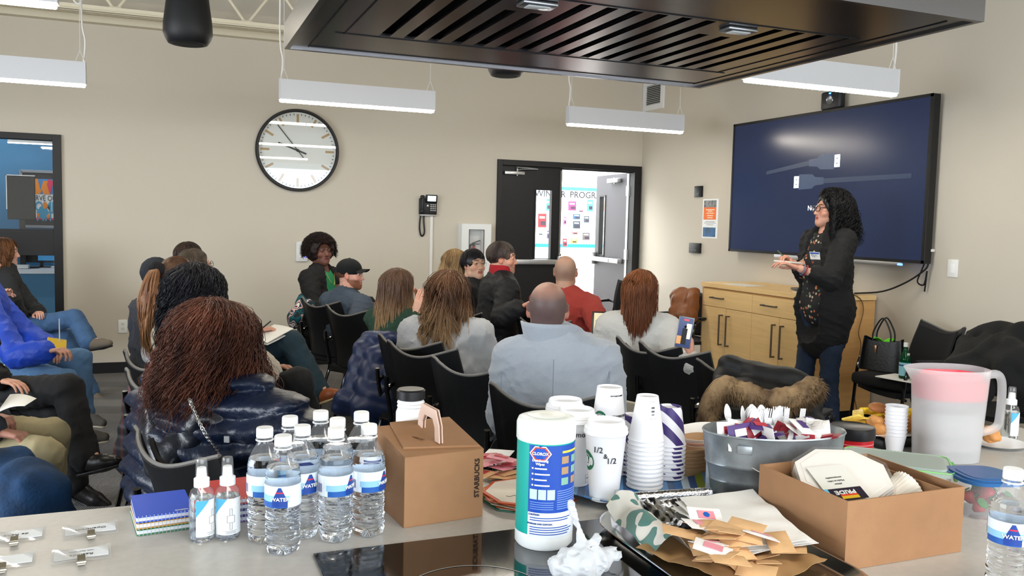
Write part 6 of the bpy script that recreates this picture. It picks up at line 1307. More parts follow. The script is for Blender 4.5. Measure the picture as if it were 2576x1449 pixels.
for i, (x, y, a_, lb) in enumerate(((.054, 1.600, .75, 'small clear spray bottle, left of the pair beside the notebooks'), (.098, 1.597, .1, 'small clear spray bottle, right of the pair beside the water bottles'), (2.235, 1.70, .4, 'small clear spray bottle at the far right end of the counter'))):
    o = sp if i == 0 else copy_tree(sp); o.location = P0(x, y); o.rotation_euler = (0, 0, a_); o['label'] = lb; o['group'] = 'hand spray bottles'
# ------------------------------------------------------------------ spiral notebooks
def notebook(x, y, z, rz, c, label, edge='#dfe0e4', th=.0105):
    t = thing('spiral_notebook', label, 'notebook', (x, y, z), rz, 'stacked pocket spiral notebooks'); w_, d_ = .100, .145
    MB().prism(rounded(w_, d_-.006, .005), th-.0012, th).prism(rounded(w_, d_-.006, .005), 0, .0012).build('cover', mat(c, .35), t, 0); MB().b2(-w_/2+.001, w_/2-.001, -d_/2+.008, d_/2-.005, .0013, th-.0013).build('pages', mat('#e9e9ec', .8), t, 0)
    mb = MB()
    for i in range(15):
        x_ = -w_/2+.004+i*.0066; mb.tube([(x_+.0006*math.sin(a_), -d_/2+.004+.0055*math.cos(a_), th/2+.0062*math.sin(a_)) for a_ in np.linspace(0, 2*PI, 11)[:-1]], .0007, 4, closed=True)
    mb.build('wire_binding', mat('#cfd3d8', .3, .6), t); return t
for i, (c, nm) in enumerate((('#1f7a4a', 'green'), ('#c9962f', 'yellow'), ('#1a52d6', 'blue'))):
    o = notebook(-.014, 1.727, CT+.0005+i*.0118, .12-.01*i, c, '%s spiral notebook %s of the left stack' % (nm, ('at the bottom', 'in the middle', 'with plain cover on top')[i]))
text(o, 'academix', .006, Matrix.Translation((.03, -.055, .0106)) @ Matrix.Rotation(PI, 4, 'Z'), whitem)
for i, (c, nm) in enumerate((('#6a4fa0', 'at the bottom'), ('#3d3f8a', 'second from the bottom'), ('#55468f', 'just under the red one'), ('#d23a3a', 'on top'))): notebook(.108, 1.738, CT+.0005+i*.0118, .10, c, '%s spiral notebook %s of the stack behind the spray bottles' % ('red' if i == 3 else 'violet', nm))
# ------------------------------------------------------------------ name badges
def badge(px, py, rz, label, l1=None, l2=None, w_=.085):
    p = onz(px, py, CT+.001); t = thing('badge_holder', label, 'name badge', tuple(p), rz, 'clip-on name badges')
    MB().sheet(lambda u, v: ((u-.5)*w_*1.08, (v-.5)*.062, .0022+.0018*math.sin(u*5+v*2)), 10, 6, .0006).build('clear_sleeve', clear_mat('#ffffff', .06, .18), t, 60)
    MB().box((0, .006, .0009), (w_*.98, .042, .0008)).build('name_card', mat('#e2e6ea', .5), t, 0)
    if l1: text(t, l1, .012, Matrix.Translation((.0, -.002 if l2 else .006, .0016)) @ Matrix.Rotation(PI, 4, 'Z'), mat('#3a3c40', .6), ext=.0002)
    if l2: text(t, l2, .005, Matrix.Translation((.0, .014, .0016)) @ Matrix.Rotation(PI, 4, 'Z'), mat('#5a5c60', .6), ext=.0002)
    mb = MB(); mb.box((.0, -.043, .007), (.012, .026, .0012), rot=Matrix.Rotation(.35, 3, 'X')).box((.0, -.045, .0035), (.012, .024, .0012), rot=Matrix.Rotation(-.1, 3, 'X')).cyl((-.007, -.048, .006), (.007, -.048, .006), .0032, n=10).box((.0, -.03, .002), (.008, .02, .0008)); mb.build('metal_clip', mat('#c4bfb4', .25, 1), t, 30)
    return t
badge(228, 1334, .10, 'clear name badge holder with a single line of print', 'Opentrads'); badge(205, 1396, .08, 'clear name badge holder with two printed lines and upright clip', 'Rashida', 'Host, Open House')
badge(40, 1350, .08, 'clear name badge holder cut off by the left edge, upper of two', 'de Rene'); badge(10, 1415, .08, 'clear name badge holder cut off by the left edge, lower of two')
# ------------------------------------------------------------------ brown carry box
kraft = mat('#9c7350', .75, var=.04, vscale=30, bump=.05, bscale=200); kraft_in = mat('#dfc0ae', .7)
t = thing('carry_box', 'brown cardboard drink carry box with a cut-out handle beside the water bottles', 'box', (.487, 1.632, CT), .10)
w_, d_, h_ = .166, .165, .136
MB().b2(-w_/2, w_/2, -d_/2, d_/2, 0, h_, .001).build('box_body', kraft, t, 0)
rs = .024
def lidz(y): return h_+rs*(y+d_/2)/d_
mb = MB(); V = [(-w_/2, -d_/2, h_), (w_/2, -d_/2, h_), (w_/2, d_/2, h_), (-w_/2, d_/2, h_), (-w_/2, -d_/2, h_+.001), (w_/2, -d_/2, h_+.001), (w_/2, d_/2, h_+rs), (-w_/2, d_/2, h_+rs)]
mb.add(V, [(0, 1, 5, 4), (1, 2, 6, 5), (2, 3, 7, 6), (3, 0, 4, 7), (4, 5, 6, 7)]); mb.build('folded_lid', kraft, t, 0)
mb = MB(); q_ = [(-w_/2+.012, -d_/2+.04), (w_/2-.004, -d_/2+.012), (w_/2-.002, d_/2+.004), (-w_/2+.03, d_/2+.004)]; mb.add([(x, y, lidz(y)+.0045) for x, y in q_]+[(x, y, lidz(y)+.0005) for x, y in q_], [(0, 1, 2, 3), (7, 6, 5, 4), (0, 4, 5, 1), (1, 5, 6, 2), (2, 6, 7, 3), (3, 7, 4, 0)]); mb.build('top_flap', kraft, t, 0)
# handle: arch with a slot, standing along the box depth
HL, HH = .115, .062; mb = MB(); out = [(-HL/2, 0), (-HL/2+.004, HH*.55), (-HL/2+.022, HH), (HL/2-.022, HH), (HL/2-.004, HH*.55), (HL/2, 0)]; inn = [(-HL/2+.022, 0), (-HL/2+.024, HH*.42), (-HL/2+.036, HH-.020), (HL/2-.036, HH-.020), (HL/2-.024, HH*.42), (HL/2-.022, 0)]
for s, o_ in ((0, -.0016), (1, .0016)):
    Mh = Matrix.Translation((.004+o_*2, .006, h_+.012)) @ Matrix.Rotation(PI/2, 4, 'Z') @ RX90
    for i in range(5):
        q = [out[i], out[i+1], inn[i+1], inn[i]]; mb.prism(q[::-1], -.0012, .0012, Mh)
mb.build('handle', kraft_in, t, 0)
text(t, 'STARBUCKS', .0145, Matrix.Translation((w_/2-.014, -d_/2-.0006, h_/2+.012)) @ RX90 @ Matrix.Rotation(PI/2, 4, 'Z'), mat('#2b1a10', .7), bold=.02); text(t, 'CAREFUL HOT', .006, Matrix.Translation((-.03, -.01, h_+.0165)) @ Matrix.Rotation(-1.2, 4, 'Z'), mat('#5a3a22', .7))
t = thing('lidded_jar', 'white ribbed container with black lid peeking over the brown carry box', 'jar', P0(.487, 1.775)); zt_ = .215
MB().lathe([(0, 0), (.03, 0), (.032, .01), (.032, zt_-.045), (.028, zt_-.035), (.030, zt_-.032), (.028, zt_-.028), (.030, zt_-.024), (.027, zt_-.018)], 32).build('body', mat('#e8e8e6', .4), t, 40); MB().lathe([(.029, zt_-.016), (.031, zt_-.016), (.031, zt_+.002), (.028, zt_+.005), (0, zt_+.004)], 32).build('lid', blk2, t, 40)
# ------------------------------------------------------------------ wipes canister
t = thing('wipes_canister', 'tall white and teal disinfecting wipes canister with a blue label', 'canister', (.632, 1.383, CT+.0065), -.22); R_ = .0525
MB().lathe([(0, 0), (.048, 0), (R_, .006), (R_, .028)], 48).build('base', mat('#eef1ef', .35), t, 50); MB().lathe([(R_-.0003, .028), (R_-.0003, .192)], 48).build('teal_body', mat('#12a79b', .3), t); 
MB().lathe([(R_, .192), (R_+.0012, .194), (R_+.0012, .222), (R_-.002, .230), (R_-.012, .2335), (.02, .2345), (0, .2345)], 48).build('lid', mat('#e6eae2', .3), t, 50); MB().lathe([(.012, .2346), (.03, .236), (.034, .2346)], 32).build('lid_ring', mat('#f2f4ee', .3), t)
mb = MB(); mb.m(0); bendpatch(mb, R_, -.78, 1.5, .070, .190, .0004, 24); mb.m(1); bendpatch(mb, R_, -.78, 1.5, .024, .070, .0004, 24)
mb.m(2)
for i in range(5):
    for a0, z_ in ((.42, .160), (.42, .140), (.42, .120)): pass
for z_ in (.157, .138, .119):
    for a0 in (.36, .80): mb.m(2 if (a0 < .5) == (z_ > .13) else 4); bendpatch(mb, R_, a0, a0+.30, z_, z_+.013, .0011, 4)
mb.m(3); 
for i in range(4): bendpatch(mb, R_, -.66, -.60, .148-.010*i, .151-.010*i, .0011, 1); bendpatch(mb, R_, -.56, -.15+.1*(i % 2), .148-.010*i, .1505-.010*i, .0009, 4)
for i in range(3): mb.m(5); bendpatch(mb, R_, -.72+.30*i, -.46+.30*i, .094, .112, .0011, 3)
mb.m(6)
for i in range(9): bendpatch(mb, R_, .22, 1.2, .108-.004*i, .1098-.004*i, .0009, 6)
for i in range(4): bendpatch(mb, R_, -.7, .1, .088-.004*i, .0895-.004*i, .0009, 6)
mb.m(0)
for i in (1, 2, 5, 6, 7, 8): bendpatch(mb, R_, -.7, .9-.1*(i % 3), .064-.0042*i, .0656-.0042*i, .0009, 8)
mb.m(7); bendpatch(mb, R_, .38, 1.2, .176, .180, .0009, 6)
mb.build('label', [mat('#1c49a8', .35), mat('#dfe6ea', .4), mat('#a88a6a', .5), whitem, mat('#7fae9a', .5), mat('#bcd8dc', .5), mat('#6f8fd0', .5), mat('#d8cf4a', .5)], t, 0)
Mc = Matrix.Rotation(-.38, 4, 'Z'); mb = MB().at(Mc)
for (k_, rr_, zc_) in ((0, .0170, 0), (1, .0140, 0), (2, .0118, 0)):
    pass
def hexp(mb, r, off, zc, m_, ang=-.38, sx=1.0, sz=.75):
    V = [(0, 0)]+[(r*sx*math.cos(k*PI/3), r*sz*math.sin(k*PI/3)) for k in range(6)]; W3 = []
    for x, z in V: a_ = x/R_+ang; W3.append(((R_+off)*math.sin(a_), -(R_+off)*math.cos(a_), zc+z))
    mb.m(m_).add(W3, [(0, k+1, (k+1) % 6+1) for k in range(6)])
mb = MB(); hexp(mb, .020, .0012, .176, 0); hexp(mb, .0175, .0015, .176, 1); hexp(mb, .0145, .0018, .176, 2); mb.build('logo', [whitem, mat('#d8452a', .4), mat('#2450b0', .4)], t, 0)
text(t, 'CLOROX', .0070, Mc @ Matrix.Translation((0, 0, .176)), whitem, bend=R_+.0016, bold=.03); text(t, 'Disinfecting', .0060, Mc @ Matrix.Translation((0, 0, .1635)), whitem, bend=R_+.0004, bold=.03); text(t, 'Wipes', .0060, Mc @ Matrix.Translation((0, 0, .1575)), whitem, bend=R_+.0004, bold=.03)
text(t, 'CAUTION', .0045, Matrix.Rotation(-.55, 4, 'Z') @ Matrix.Translation((0, 0, .0665)), lab_d, bend=R_+.0004); text(t, 'STORAGE AND DISPOSAL', .004, Matrix.Rotation(-.35, 4, 'Z') @ Matrix.Translation((0, 0, .050)), lab_d, bend=R_+.0004)
# ------------------------------------------------------------------ serving plate with cups
def stripes(cols, sc, rot=0, rough=.35, dist=0):
    m = bpy.data.materials.new('material'); m.use_nodes = True; N = m.node_tree.nodes; L_ = m.node_tree.links; b = N['Principled BSDF']; b.inputs['Roughness'].default_value = rough
    tc = N.new('ShaderNodeTexCoord'); mp = N.new('ShaderNodeMapping'); mp.inputs['Rotation'].default_value = (0, rot if abs(rot) > 9 else 0, rot); L_.new(tc.outputs['Object'], mp.inputs[0]); w_ = N.new('ShaderNodeTexWave'); w_.wave_profile = 'SAW'; w_.inputs['Scale'].default_value = sc; w_.inputs['Distortion'].default_value = dist; L_.new(mp.outputs[0], w_.inputs[0])
    r = N.new('ShaderNodeValToRGB'); r.color_ramp.interpolation = 'CONSTANT'; e = r.color_ramp.elements; n = len(cols); e[0].color = lin(cols[0])+(1,); e[1].position = 1/n; e[1].color = lin(cols[1])+(1,)
    for i in range(2, n): k = e.new(i/n); k.color = lin(cols[i])+(1,)
    L_.new(w_.outputs['Fac'], r.inputs[0]); L_.new(r.outputs[0], b.inputs['Base Color']); return m
t = thing('serving_plate', 'blue and green striped serving plate holding the coffee cups', 'plate', P0(.957, 1.635)); prm = stripes(('#2f6fae', '#cfe0ea', '#2a5a94', '#8a9a3a', '#5f93c4', '#24507e'), 3.2, .5)
MB().lathe([(0, .006), (.12, .006), (.15, .009), (.185, .020), (.187, .022), (.184, .0225), (.15, .012), (.12, .010), (0, .010)], 56).lathe([(.12, 0), (.12, .006)], 56).build('dish', prm, t, 50)
PZ = .0115; paper = mat('#e9e8ea', .55); grn_m = mat('#1e6a4c', .5)
def cupbody(mb, z0, z1, r0, r1, n=36): return mb.lathe([(0, z0), (r0, z0), (r1, z1), (r1+.001, z1+.001), (r1-.0012, z1), (r0-.001, z0+.001), (0, z0+.001)], n)
def logo(parent, R0, R1, z0, z1, zc, ang, r=.021):
    """round green emblem wrapped on the cup"""
    def at_(x, z, off): rr = R0+(R1-R0)*(z-z0)/(z1-z0)+off; a_ = x/rr+ang; return (rr*math.sin(a_), -rr*math.cos(a_), z)
    for (ro, ri, off, m_, nm) in ((r, 0, .0007, grn_m, 'emblem'), (r*.62, r*.55, .0012, paper, 'emblem_ring')):
        mb = MB(); n = 28; V = []; 
        for k in range(n): c_, s_ = math.cos(2*PI*k/n), math.sin(2*PI*k/n); V += [at_(ro*c_, zc+ro*s_, off), at_(ri*c_, zc+ri*s_, off)]
        mb.add(V, [(2*k, (2*k+2) % (2*n), (2*k+3) % (2*n), 2*k+1) for k in range(n)]); mb.build(nm, m_, parent, 0)
    mb = MB(); 
    for (x, z, w2, h2) in ((0, .002, .006, .012), (-.007, -.006, .004, .009), (.007, -.006, .004, .009), (0, -.009, .008, .004)): mb.add([at_(x-w2/2, zc+z-h2/2, .0014), at_(x+w2/2, zc+z-h2/2, .0014), at_(x+w2/2, zc+z+h2/2, .0014), at_(x-w2/2, zc+z+h2/2, .0014)], [(0, 1, 2, 3)])
    mb.build('emblem_figure', paper, parent, 0)
def lidded(x, y, label, ang=0, marks=None):
    t = thing('coffee_cup', label, 'cup', (x, y, CT+PZ), ang, 'white lidded paper cups'); h_ = .148
    cupbody(MB(), 0, h_, .030, .0435).build('paper_cup', paper, t, 40)
    MB().lathe([(.0445, h_-.008), (.0462, h_-.007), (.0462, h_-.002), (.0445, h_+.001), (.0455, h_+.003), (.0445, h_+.006), (.0405, h_+.008), (.0385, h_+.018), (.037, h_+.020), (.0355, h_+.018), (.0345, h_+.011), (.02, h_+.010), (0, h_+.0105)], 44).build('plastic_lid', mat('#f1f0f1', .35), t, 50)
    logo(t, .030, .0435, 0, h_, .085, -1.42); MB().lathe([(0, h_+.0122), (.0015, h_+.0122)], 8, (.012, -.036, 0)).build('sip_hole', blk2, t)
    if marks:
        for s, a_, z_, sz_ in marks: text(t, s, sz_, Matrix.Rotation(a_, 4, 'Z') @ Matrix.Translation((0, 0, z_)), mat('#1b1b22', .6), bend=.0308+.0912*z_, name='handwriting')
    mb = MB(); bendpatch(mb, .0318, .48, .85, .008, .0085, .0008, 3); bendpatch(mb, .0318, .48, .85, .026, .0265, .0020, 3); bendpatch(mb, .0318, .48, .50, .008, .0265, .002, 1); bendpatch(mb, .0318, .83, .85, .008, .0265, .002, 1); bendpatch(mb, .0318, .56, .77, .018, .0195, .002, 2); mb.build('printed_mark', mat('#4a4a50', .6), t, 0)
    return t
lidded(.846, 1.552, 'white lidded coffee cup in front of the others marked with a half sign', -.25, (('1/2', -.62, .112, .017), ('&', -.22, .100, .014), ('1/2', .10, .090, .017)))
lidded(.835, 1.668, 'white lidded coffee cup directly behind the marked one, word on its side', -.2, (('Almond', .0, .118, .016),)); lidded(.855, 1.768, 'white lidded coffee cup farthest back left beside the canister', .4)
def stack(x, y, n, h_, r0, r1, label, m, rim=paper, group='upturned paper cup stacks', wr=None, em=None, name='cup_stack'):
    """upturned nested paper cups: every cup of the stack is a thing; the top one shows whole"""
    for i in range(n):
        z = .0095*i; t = thing('paper_cup', label % ORD[n-1-i], 'cup', (x, y, CT+PZ+z), random.uniform(-.2, .2) if i < n-1 else 0, group)
        if i == n-1:
            MB().lathe([(r1, .004), (r1, .006), (r0, h_), (r0-.002, h_), (r0-.0025, h_-.004), (0, h_-.004)], 36).build('cup_wall', m, t, 40)
            if wr:
                for s, z_, sz_, a_ in wr: text(t, s, sz_, Matrix.Rotation(a_, 4, 'Z') @ Matrix.Translation((0, 0, z_)) @ Matrix.Rotation(PI, 4, 'Y'), mat('#2f2f33', .6), bend=None) if False else text(t, s, sz_, Matrix.Rotation(a_, 4, 'Z') @ Matrix.Translation((0, 0, z_)), mat('#2f2f33', .6), bend=(r0+(r1-r0)*(1-z_/h_)))
            if em: logo(t, r1, r0, 0, h_, h_*.45, em, .017)
        else: MB().lathe([(r1-.0002, .004), (r1-.0018, .014)], 36).build('cup_wall', m, t)
        MB().lathe([(r1-.001, .001), (r1+.0014, .0005), (r1+.0022, .0026), (r1+.0010, .0046), (r1-.001, .004)], 36).build('rolled_rim', rim, t, 60)
    return t
st = stack(.974, 1.602, 12, .098, .0235, .0385, 'white paper cup, %s in the upturned plain stack nearest the tray', paper)
mb = MB(); bendpatch(mb, .0305, -.35, .15, .052, .0525, .0008, 4); bendpatch(mb, .0255, -.35, .15, .088, .0885, .0008, 4)
for z_ in (.058, .066, .074): bendpatch(mb, .0275, -.22, .02, z_, z_+.004, .0022, 3)
mb.build('printed_mark', mat('#55555a', .6), st, 0)
stack(.945, 1.722, 9, .125, .029, .043, 'tall white paper cup, %s in the stack behind', paper, wr=(('BEWARE IS HOT', .108, .0045, .1), ('STARBUCKS', .062, .0075, .25)), em=-1.1)
pst = stripes(('#3c2a6a', '#e6e4e8'), 9, 0, .5); N_ = pst.node_tree.nodes; [setattr(n.inputs['Rotation'], 'default_value', (.0, .75, .0)) for n in N_ if n.type == 'MAPPING']
stack(1.062, 1.648, 9, .088, .026, .0375, 'striped paper cup, %s in the stack right on the plate', pst); stack(1.000, 1.705, 6, .088, .026, .0375, 'striped paper cup, %s in the stack between white stacks', pst)
# ------------------------------------------------------------------ paper plates and packets behind the canister
def packet(name, label, cat, x, y, z, c, rz, tilt=(0, 0), size=(.062, .040), group=None, mark=None, th=.0035, par=None):
    t = thing(name, label, cat, (x, y, z), rot=(tilt[0], tilt[1], rz), group=group); w_, d_ = size
    MB().sheet(lambda u, v: ((u-.5)*w_, (v-.5)*d_, th*max(0, math.sin(u*PI))**.5*max(0, math.sin(v*PI))**.5), 8, 6, .0008).sheet(lambda u, v: ((.5-u)*w_, (v-.5)*d_, -th*.6*max(0, math.sin(u*PI))**.5*max(0, math.sin(v*PI))**.5-.0009), 8, 6, .0006).build('sachet', c, t, 50)
    if mark: MB().box((0, 0, th+.0006), (w_*.5, d_*.45, .0006)).build('printed_panel', mark, t, 0)
    return t
br = mat('#d0a676', .75, var=.08, vscale=40); pk = mat('#d98a94', .5); rdm = mat('#b8303f', .5); whm = mat('#e8e4e0', .5); vio = mat('#4a2f6e', .5)
rg = random.Random(5)
for i in range(14): packet('sugar_packet', ('brown or white packet low in the loose pile behind the canister' if i < 6 else ('white', 'pink', 'red')[i % 3]+' sweetener packet in the loose pile behind the canister'), 'packet', .685+rg.uniform(-.055, .045), 1.775+rg.uniform(-.035, .035), CT+.006+.0042*i, (br, br, whm, pk, whm, rdm)[min(5, int(i/3)+ (i % 2)*0)] if i < 6 else (whm, pk, rdm)[i % 3], rg.uniform(-.7, .7), (rg.uniform(-.12, .12), rg.uniform(-.12, .12)), group='sweetener packets behind the canister', mark=(rdm if i % 2 else None))
for i in range(6):
    t = thing('octagonal_plate', 'octagonal paper plate, %s in the pile behind the canister' % ORD[5-i], 'plate', (.705+rg.uniform(-.006, .006), 1.622+rg.uniform(-.006, .006), CT+.001+i*.0034), rg.uniform(-.15, .15), 'octagonal paper plates')
    oc = lambda r: [(r*math.cos(k*PI/4+PI/8), r*math.sin(k*PI/4+PI/8)) for k in range(8)]
    MB().prism(oc(.098), 0, .0016).build('rim', mat(('#3f7a68', '#c9643a', '#d8c9b0', '#8a5a3a', '#c9643a', '#cf5a2c')[i], .5), t, 0); MB().prism(oc(.090), .0016, .0024).build('plate_face', mat('#e6dccb', .6), t, 0)
mb = MB().at(Matrix.Translation((-.055, -.02, .0027))).tube([(0, 0, 0), (.012, .004, 0), (.02, -.006, 0)], .0006, 4).tube([(0, 0, 0), (-.004, .008, 0)], .0006, 4); mb.build('pen_mark', blk2, t)
# ------------------------------------------------------------------ paper food trays
def boat(x, y, z, rz, c, label, s=1.0):
    t = thing('paper_tray', label, 'tray', (x, y, z), rz, 'nested paper food trays'); a_, b_, h_ = .075*s, .052*s, .032
    def f(u, v):
        th = 2*PI*u; e = lambda q: math.copysign(abs(q)**.55, q); k = 1+.22*v; return (a_*k*e(math.cos(th)), b_*k*e(math.sin(th)), h_*v)
    MB().sheet(lambda u, v: f(1-u, v), 32, 3, .0012).prism([(a_*math.copysign(abs(math.cos(q))**.55, math.cos(q)), b_*math.copysign(abs(math.sin(q))**.55, math.sin(q))) for q in np.linspace(0, 2*PI, 33)[:-1]], 0, .0012).build('tray_shell', mat(c, .7), t, 40)
for i in range(6): boat(1.165, 1.690, CT+.001+.0085*i, .3, '#b58e68', 'brown paper food tray, %s in the nested pile beside the bucket' % ORD[5-i])
for i in range(3): boat(1.235, 1.765, CT+.03+.008*i+.0, .3, ('#c9b6a0', '#d8b0a0', '#ece8e2')[i], 'pale paper food tray, %s in the pile behind the brown ones' % ORD[2-i], 1.1)
# ------------------------------------------------------------------ galvanised bucket
t = thing('galvanised_bucket', 'oval galvanised metal caddy full of plastic cutlery and sachets', 'bucket', P0(1.205, 1.462), -.26); galv = mat('#9da3a7', .40, .75, var=.2, vscale=28, bump=.03, bscale=40, detail=3)
def ov(r, z, th): return r
prof = [(.80, 0), (.82, .003), (.86, .05), (.872, .053), (.865, .057), (.90, .085), (.912, .088), (.905, .092), (.95, .150), (.965, .153), (.955, .156), (.94, .153), (.90, .1), (.81, .008), (0, .007)]
mb = MB(); n = 64; V = []; F = []
for j, (k, z) in enumerate(prof):
    for i in range(n): a_ = 2*PI*i/n; V.append((.163*k*math.cos(a_), .098*k*math.sin(a_), z))
for j in range(len(prof)-1):
    for i in range(n): F.append((j*n+i, j*n+(i+1) % n, (j+1)*n+(i+1) % n, (j+1)*n+i))
mb.add(V, F); mb.build('bucket_wall', galv, t, 40); MB().b2(-.148, .148, -.0015, .0015, .02, .135).b2(.04, .0425, -.085, .085, .02, .13).build('divider', galv, t, 0)
MB().tube([(-.135+.27*u, -.104-.012*math.sin(u*PI), .128-.055*math.sin(u*PI)) for u in np.linspace(0, 1, 14)][2:9], .0022, 6).build('wire_handle', steel, t)
for x in (-.095,): MB().box((x, -.075, .130), (.03, .006, .018), bev=.002, rz=-.4).build('handle_lug', galv, t, 30)
bx, by, bz_ = 1.205, 1.462, CT
wpl = mat('#f0f0f2', .35)
def cutlery(i, kind):
    u = rg.uniform(-.075, .075); v = rg.uniform(.0, .03); a_ = -.26; x = bx+u*math.cos(a_)-v*math.sin(a_); y = by+u*math.sin(a_)+v*math.cos(a_)
    t = thing('plastic_'+('spoon' if kind == 's' else 'fork'), 'white plastic %s standing handle down in the metal caddy' % ('spoon' if kind == 's' else 'fork'), 'cutlery', (x, y, bz_+.045), rot=(rg.uniform(-.22, .08), rg.uniform(-.22, .22), rg.uniform(-.6, .6)), group='plastic %ss in the caddy' % ('spoon' if kind == 's' else 'fork'))
    L_ = .165
    if kind == 's': MB().box((0, 0, L_*.36), (.007, .0016, L_*.72), bev=.0005).sheet(lambda a, b: ((a-.5)*.026*math.sin(PI*min(.98, max(.04, b)))**.6, .004*math.sin(b*PI)*math.cos((a-.5)*PI), L_*.70+b*.042), 6, 8, .0012).build('spoon_shape', wpl, t, 60)
    else:
        mb = MB().box((0, 0, L_*.36), (.007, .0016, L_*.72), bev=.0005).box((0, 0, L_*.75), (.018, .0015, .016), bev=.0004)
        for k in range(4): mb.box((-.0075+.005*k, 0, L_*.85), (.0022, .0015, .024))
        mb.build('fork_shape', wpl, t, 40)
for i in range(9): cutlery(i, 's')
for i in range(8): cutlery(i, 'f')
for i in range(32):
    u = rg.uniform(-.125, .11); v = rg.uniform(-.065, -.005); a_ = -.26; x = bx+u*math.cos(a_)-v*math.sin(a_); y = by+u*math.sin(a_)+v*math.cos(a_); up = rg.random() < .6
    packet('creamer_sachet', ('white', 'dark red', 'white', 'purple', 'white')[i % 5]+' creamer sachet in the metal caddy', 'packet', x, y, bz_+rg.uniform(.13, .178), (whm, mat('#8a2430', .4), whm, vio, whm)[i % 5], rg.uniform(-1.5, 1.5), (rg.uniform(.6, 1.4) if up else rg.uniform(-.4, .4), rg.uniform(-.4, .4)), (.055, .034), 'creamer sachets in the caddy', (vio, whm, rdm)[i % 3], .005)
# ------------------------------------------------------------------ red canister
t = thing('coffee_canister', 'red round canister with black plastic lid behind the metal caddy', 'canister', P0(1.585, 1.63)); MB().lathe([(0, 0), (.050, 0), (.051, .004), (.051, .078)], 40).build('tin', mat('#b0121c', .3), t, 40); MB().lathe([(.0535, .070), (.0545, .074), (.0545, .094), (.051, .098), (.047, .096), (0, .095)], 40).build('lid', mat('#131316', .35), t, 40)
MB().lathe([(.0513, .058), (.0513, .060)], 40).lathe([(.0513, .035), (.0513, .037)], 40).build('stripe', mat('#d8848a', .4), t)
# ------------------------------------------------------------------ cardboard carton with plates
cb = mat('#9c7350', .8, var=.04, vscale=30, bump=.04, bscale=200); t = thing('cardboard_carton', 'low open brown cardboard carton holding a pack of paper plates', 'carton', P0(1.2125, 1.2245), .0); a_, b_, h_ = .137, .1175, .122; th = .003
MB().b2(-a_, a_, -b_, -b_+th, 0, h_).build('side_panel', cb, t, 0); MB().b2(-a_, a_, b_-th, b_, 0, h_).build('side_panel', cb, t, 0); MB().b2(-a_, -a_+th, -b_+th, b_-th, 0, h_).build('side_panel', cb, t, 0); MB().b2(a_-th, a_, -b_+th, b_-th, 0, h_).build('side_panel', cb, t, 0); MB().b2(-a_+th, a_-th, -b_+th, b_-th, 0, th).build('bottom_panel', cb, t, 0); MB().b2(a_-.035, a_-.032, -b_+th, b_-th, th, h_-.006).build('inner_divider', cb, t, 0)
t = thing('plate_pack', 'plastic wrapped pack of white octagonal paper plates tilted in the carton', 'plates', (1.188, 1.240, CT+.118), rot=(math.radians(12), math.radians(-14), .25))
oc = lambda r, s=1: [(r*math.cos(k*PI/4+PI/8), r*s*math.sin(k*PI/4+PI/8)) for k in range(8)]
for i in range(5): MB().prism(oc(.093-.001*i), -.022+.006*i, -.018+.006*i).build('paper_plate', mat('#efeae2', .6), t, 0)
MB().prism(oc(.078), .006, .0068).build('plate_well', mat('#f3eee6', .6), t, 0); MB().prism(oc(.095), -.024, .0085).build('plastic_wrap', clear_mat('#ffffff', .08, .03), t, 0)
o = MB().at(Matrix.Translation((-.035, -.005, .011)) @ Matrix.Rotation(-.55, 4, 'Z')).m(0).b2(-.035, .035, -.04, .045, 0, .0008).m(1).b2(-.035, .035, -.062, -.028, .0005, .0014).m(2).b2(-.012, .02, -.060, -.052, .0014, .0018).m(3).b2(-.012, .02, -.052, -.047, .0014, .0018).m(4).b2(-.035, -.028, -.062, -.028, .0014, .0018).build('label', [mat('#dcdad0', .5), mat('#241a2c', .5), mat('#e0b82a', .5), mat('#d8442a', .5), mat('#6ab8d8', .5)], t, 0)
text(o, 'PRIDE', .015, Matrix.Translation((-.035, -.005, .013)) @ Matrix.Rotation(-.55, 4, 'Z') @ Matrix.Translation((.0, -.041, 0)) @ Matrix.Rotation(PI, 4, 'Z'), whitem, bold=.02)
for i in range(5): text(o, ('plates', 'Made in USA', 'compostable')[i % 3], .006, Matrix.Translation((-.035, -.005, .0122)) @ Matrix.Rotation(-.55, 4, 'Z') @ Matrix.Translation((.0, -.015+.01*i, 0)) @ Matrix.Rotation(PI, 4, 'Z'), mat('#6a6a66', .6)) if i < 3 else None
t = thing('fluted_cup_pack', 'fluted paper baking cups lying beside the plate pack in the carton', 'cups', (1.265, 1.20, CT+.075), rot=(.2, 1.2, .2)); MB().lathe([(.022, 0), (.036, .05), (.0365, .051), (.021, .001)], 60, fn=lambda r, z, th: r*(1+.03*math.cos(30*th))).build('fluted_wall', mat('#e8e0d2', .7), t, 60)
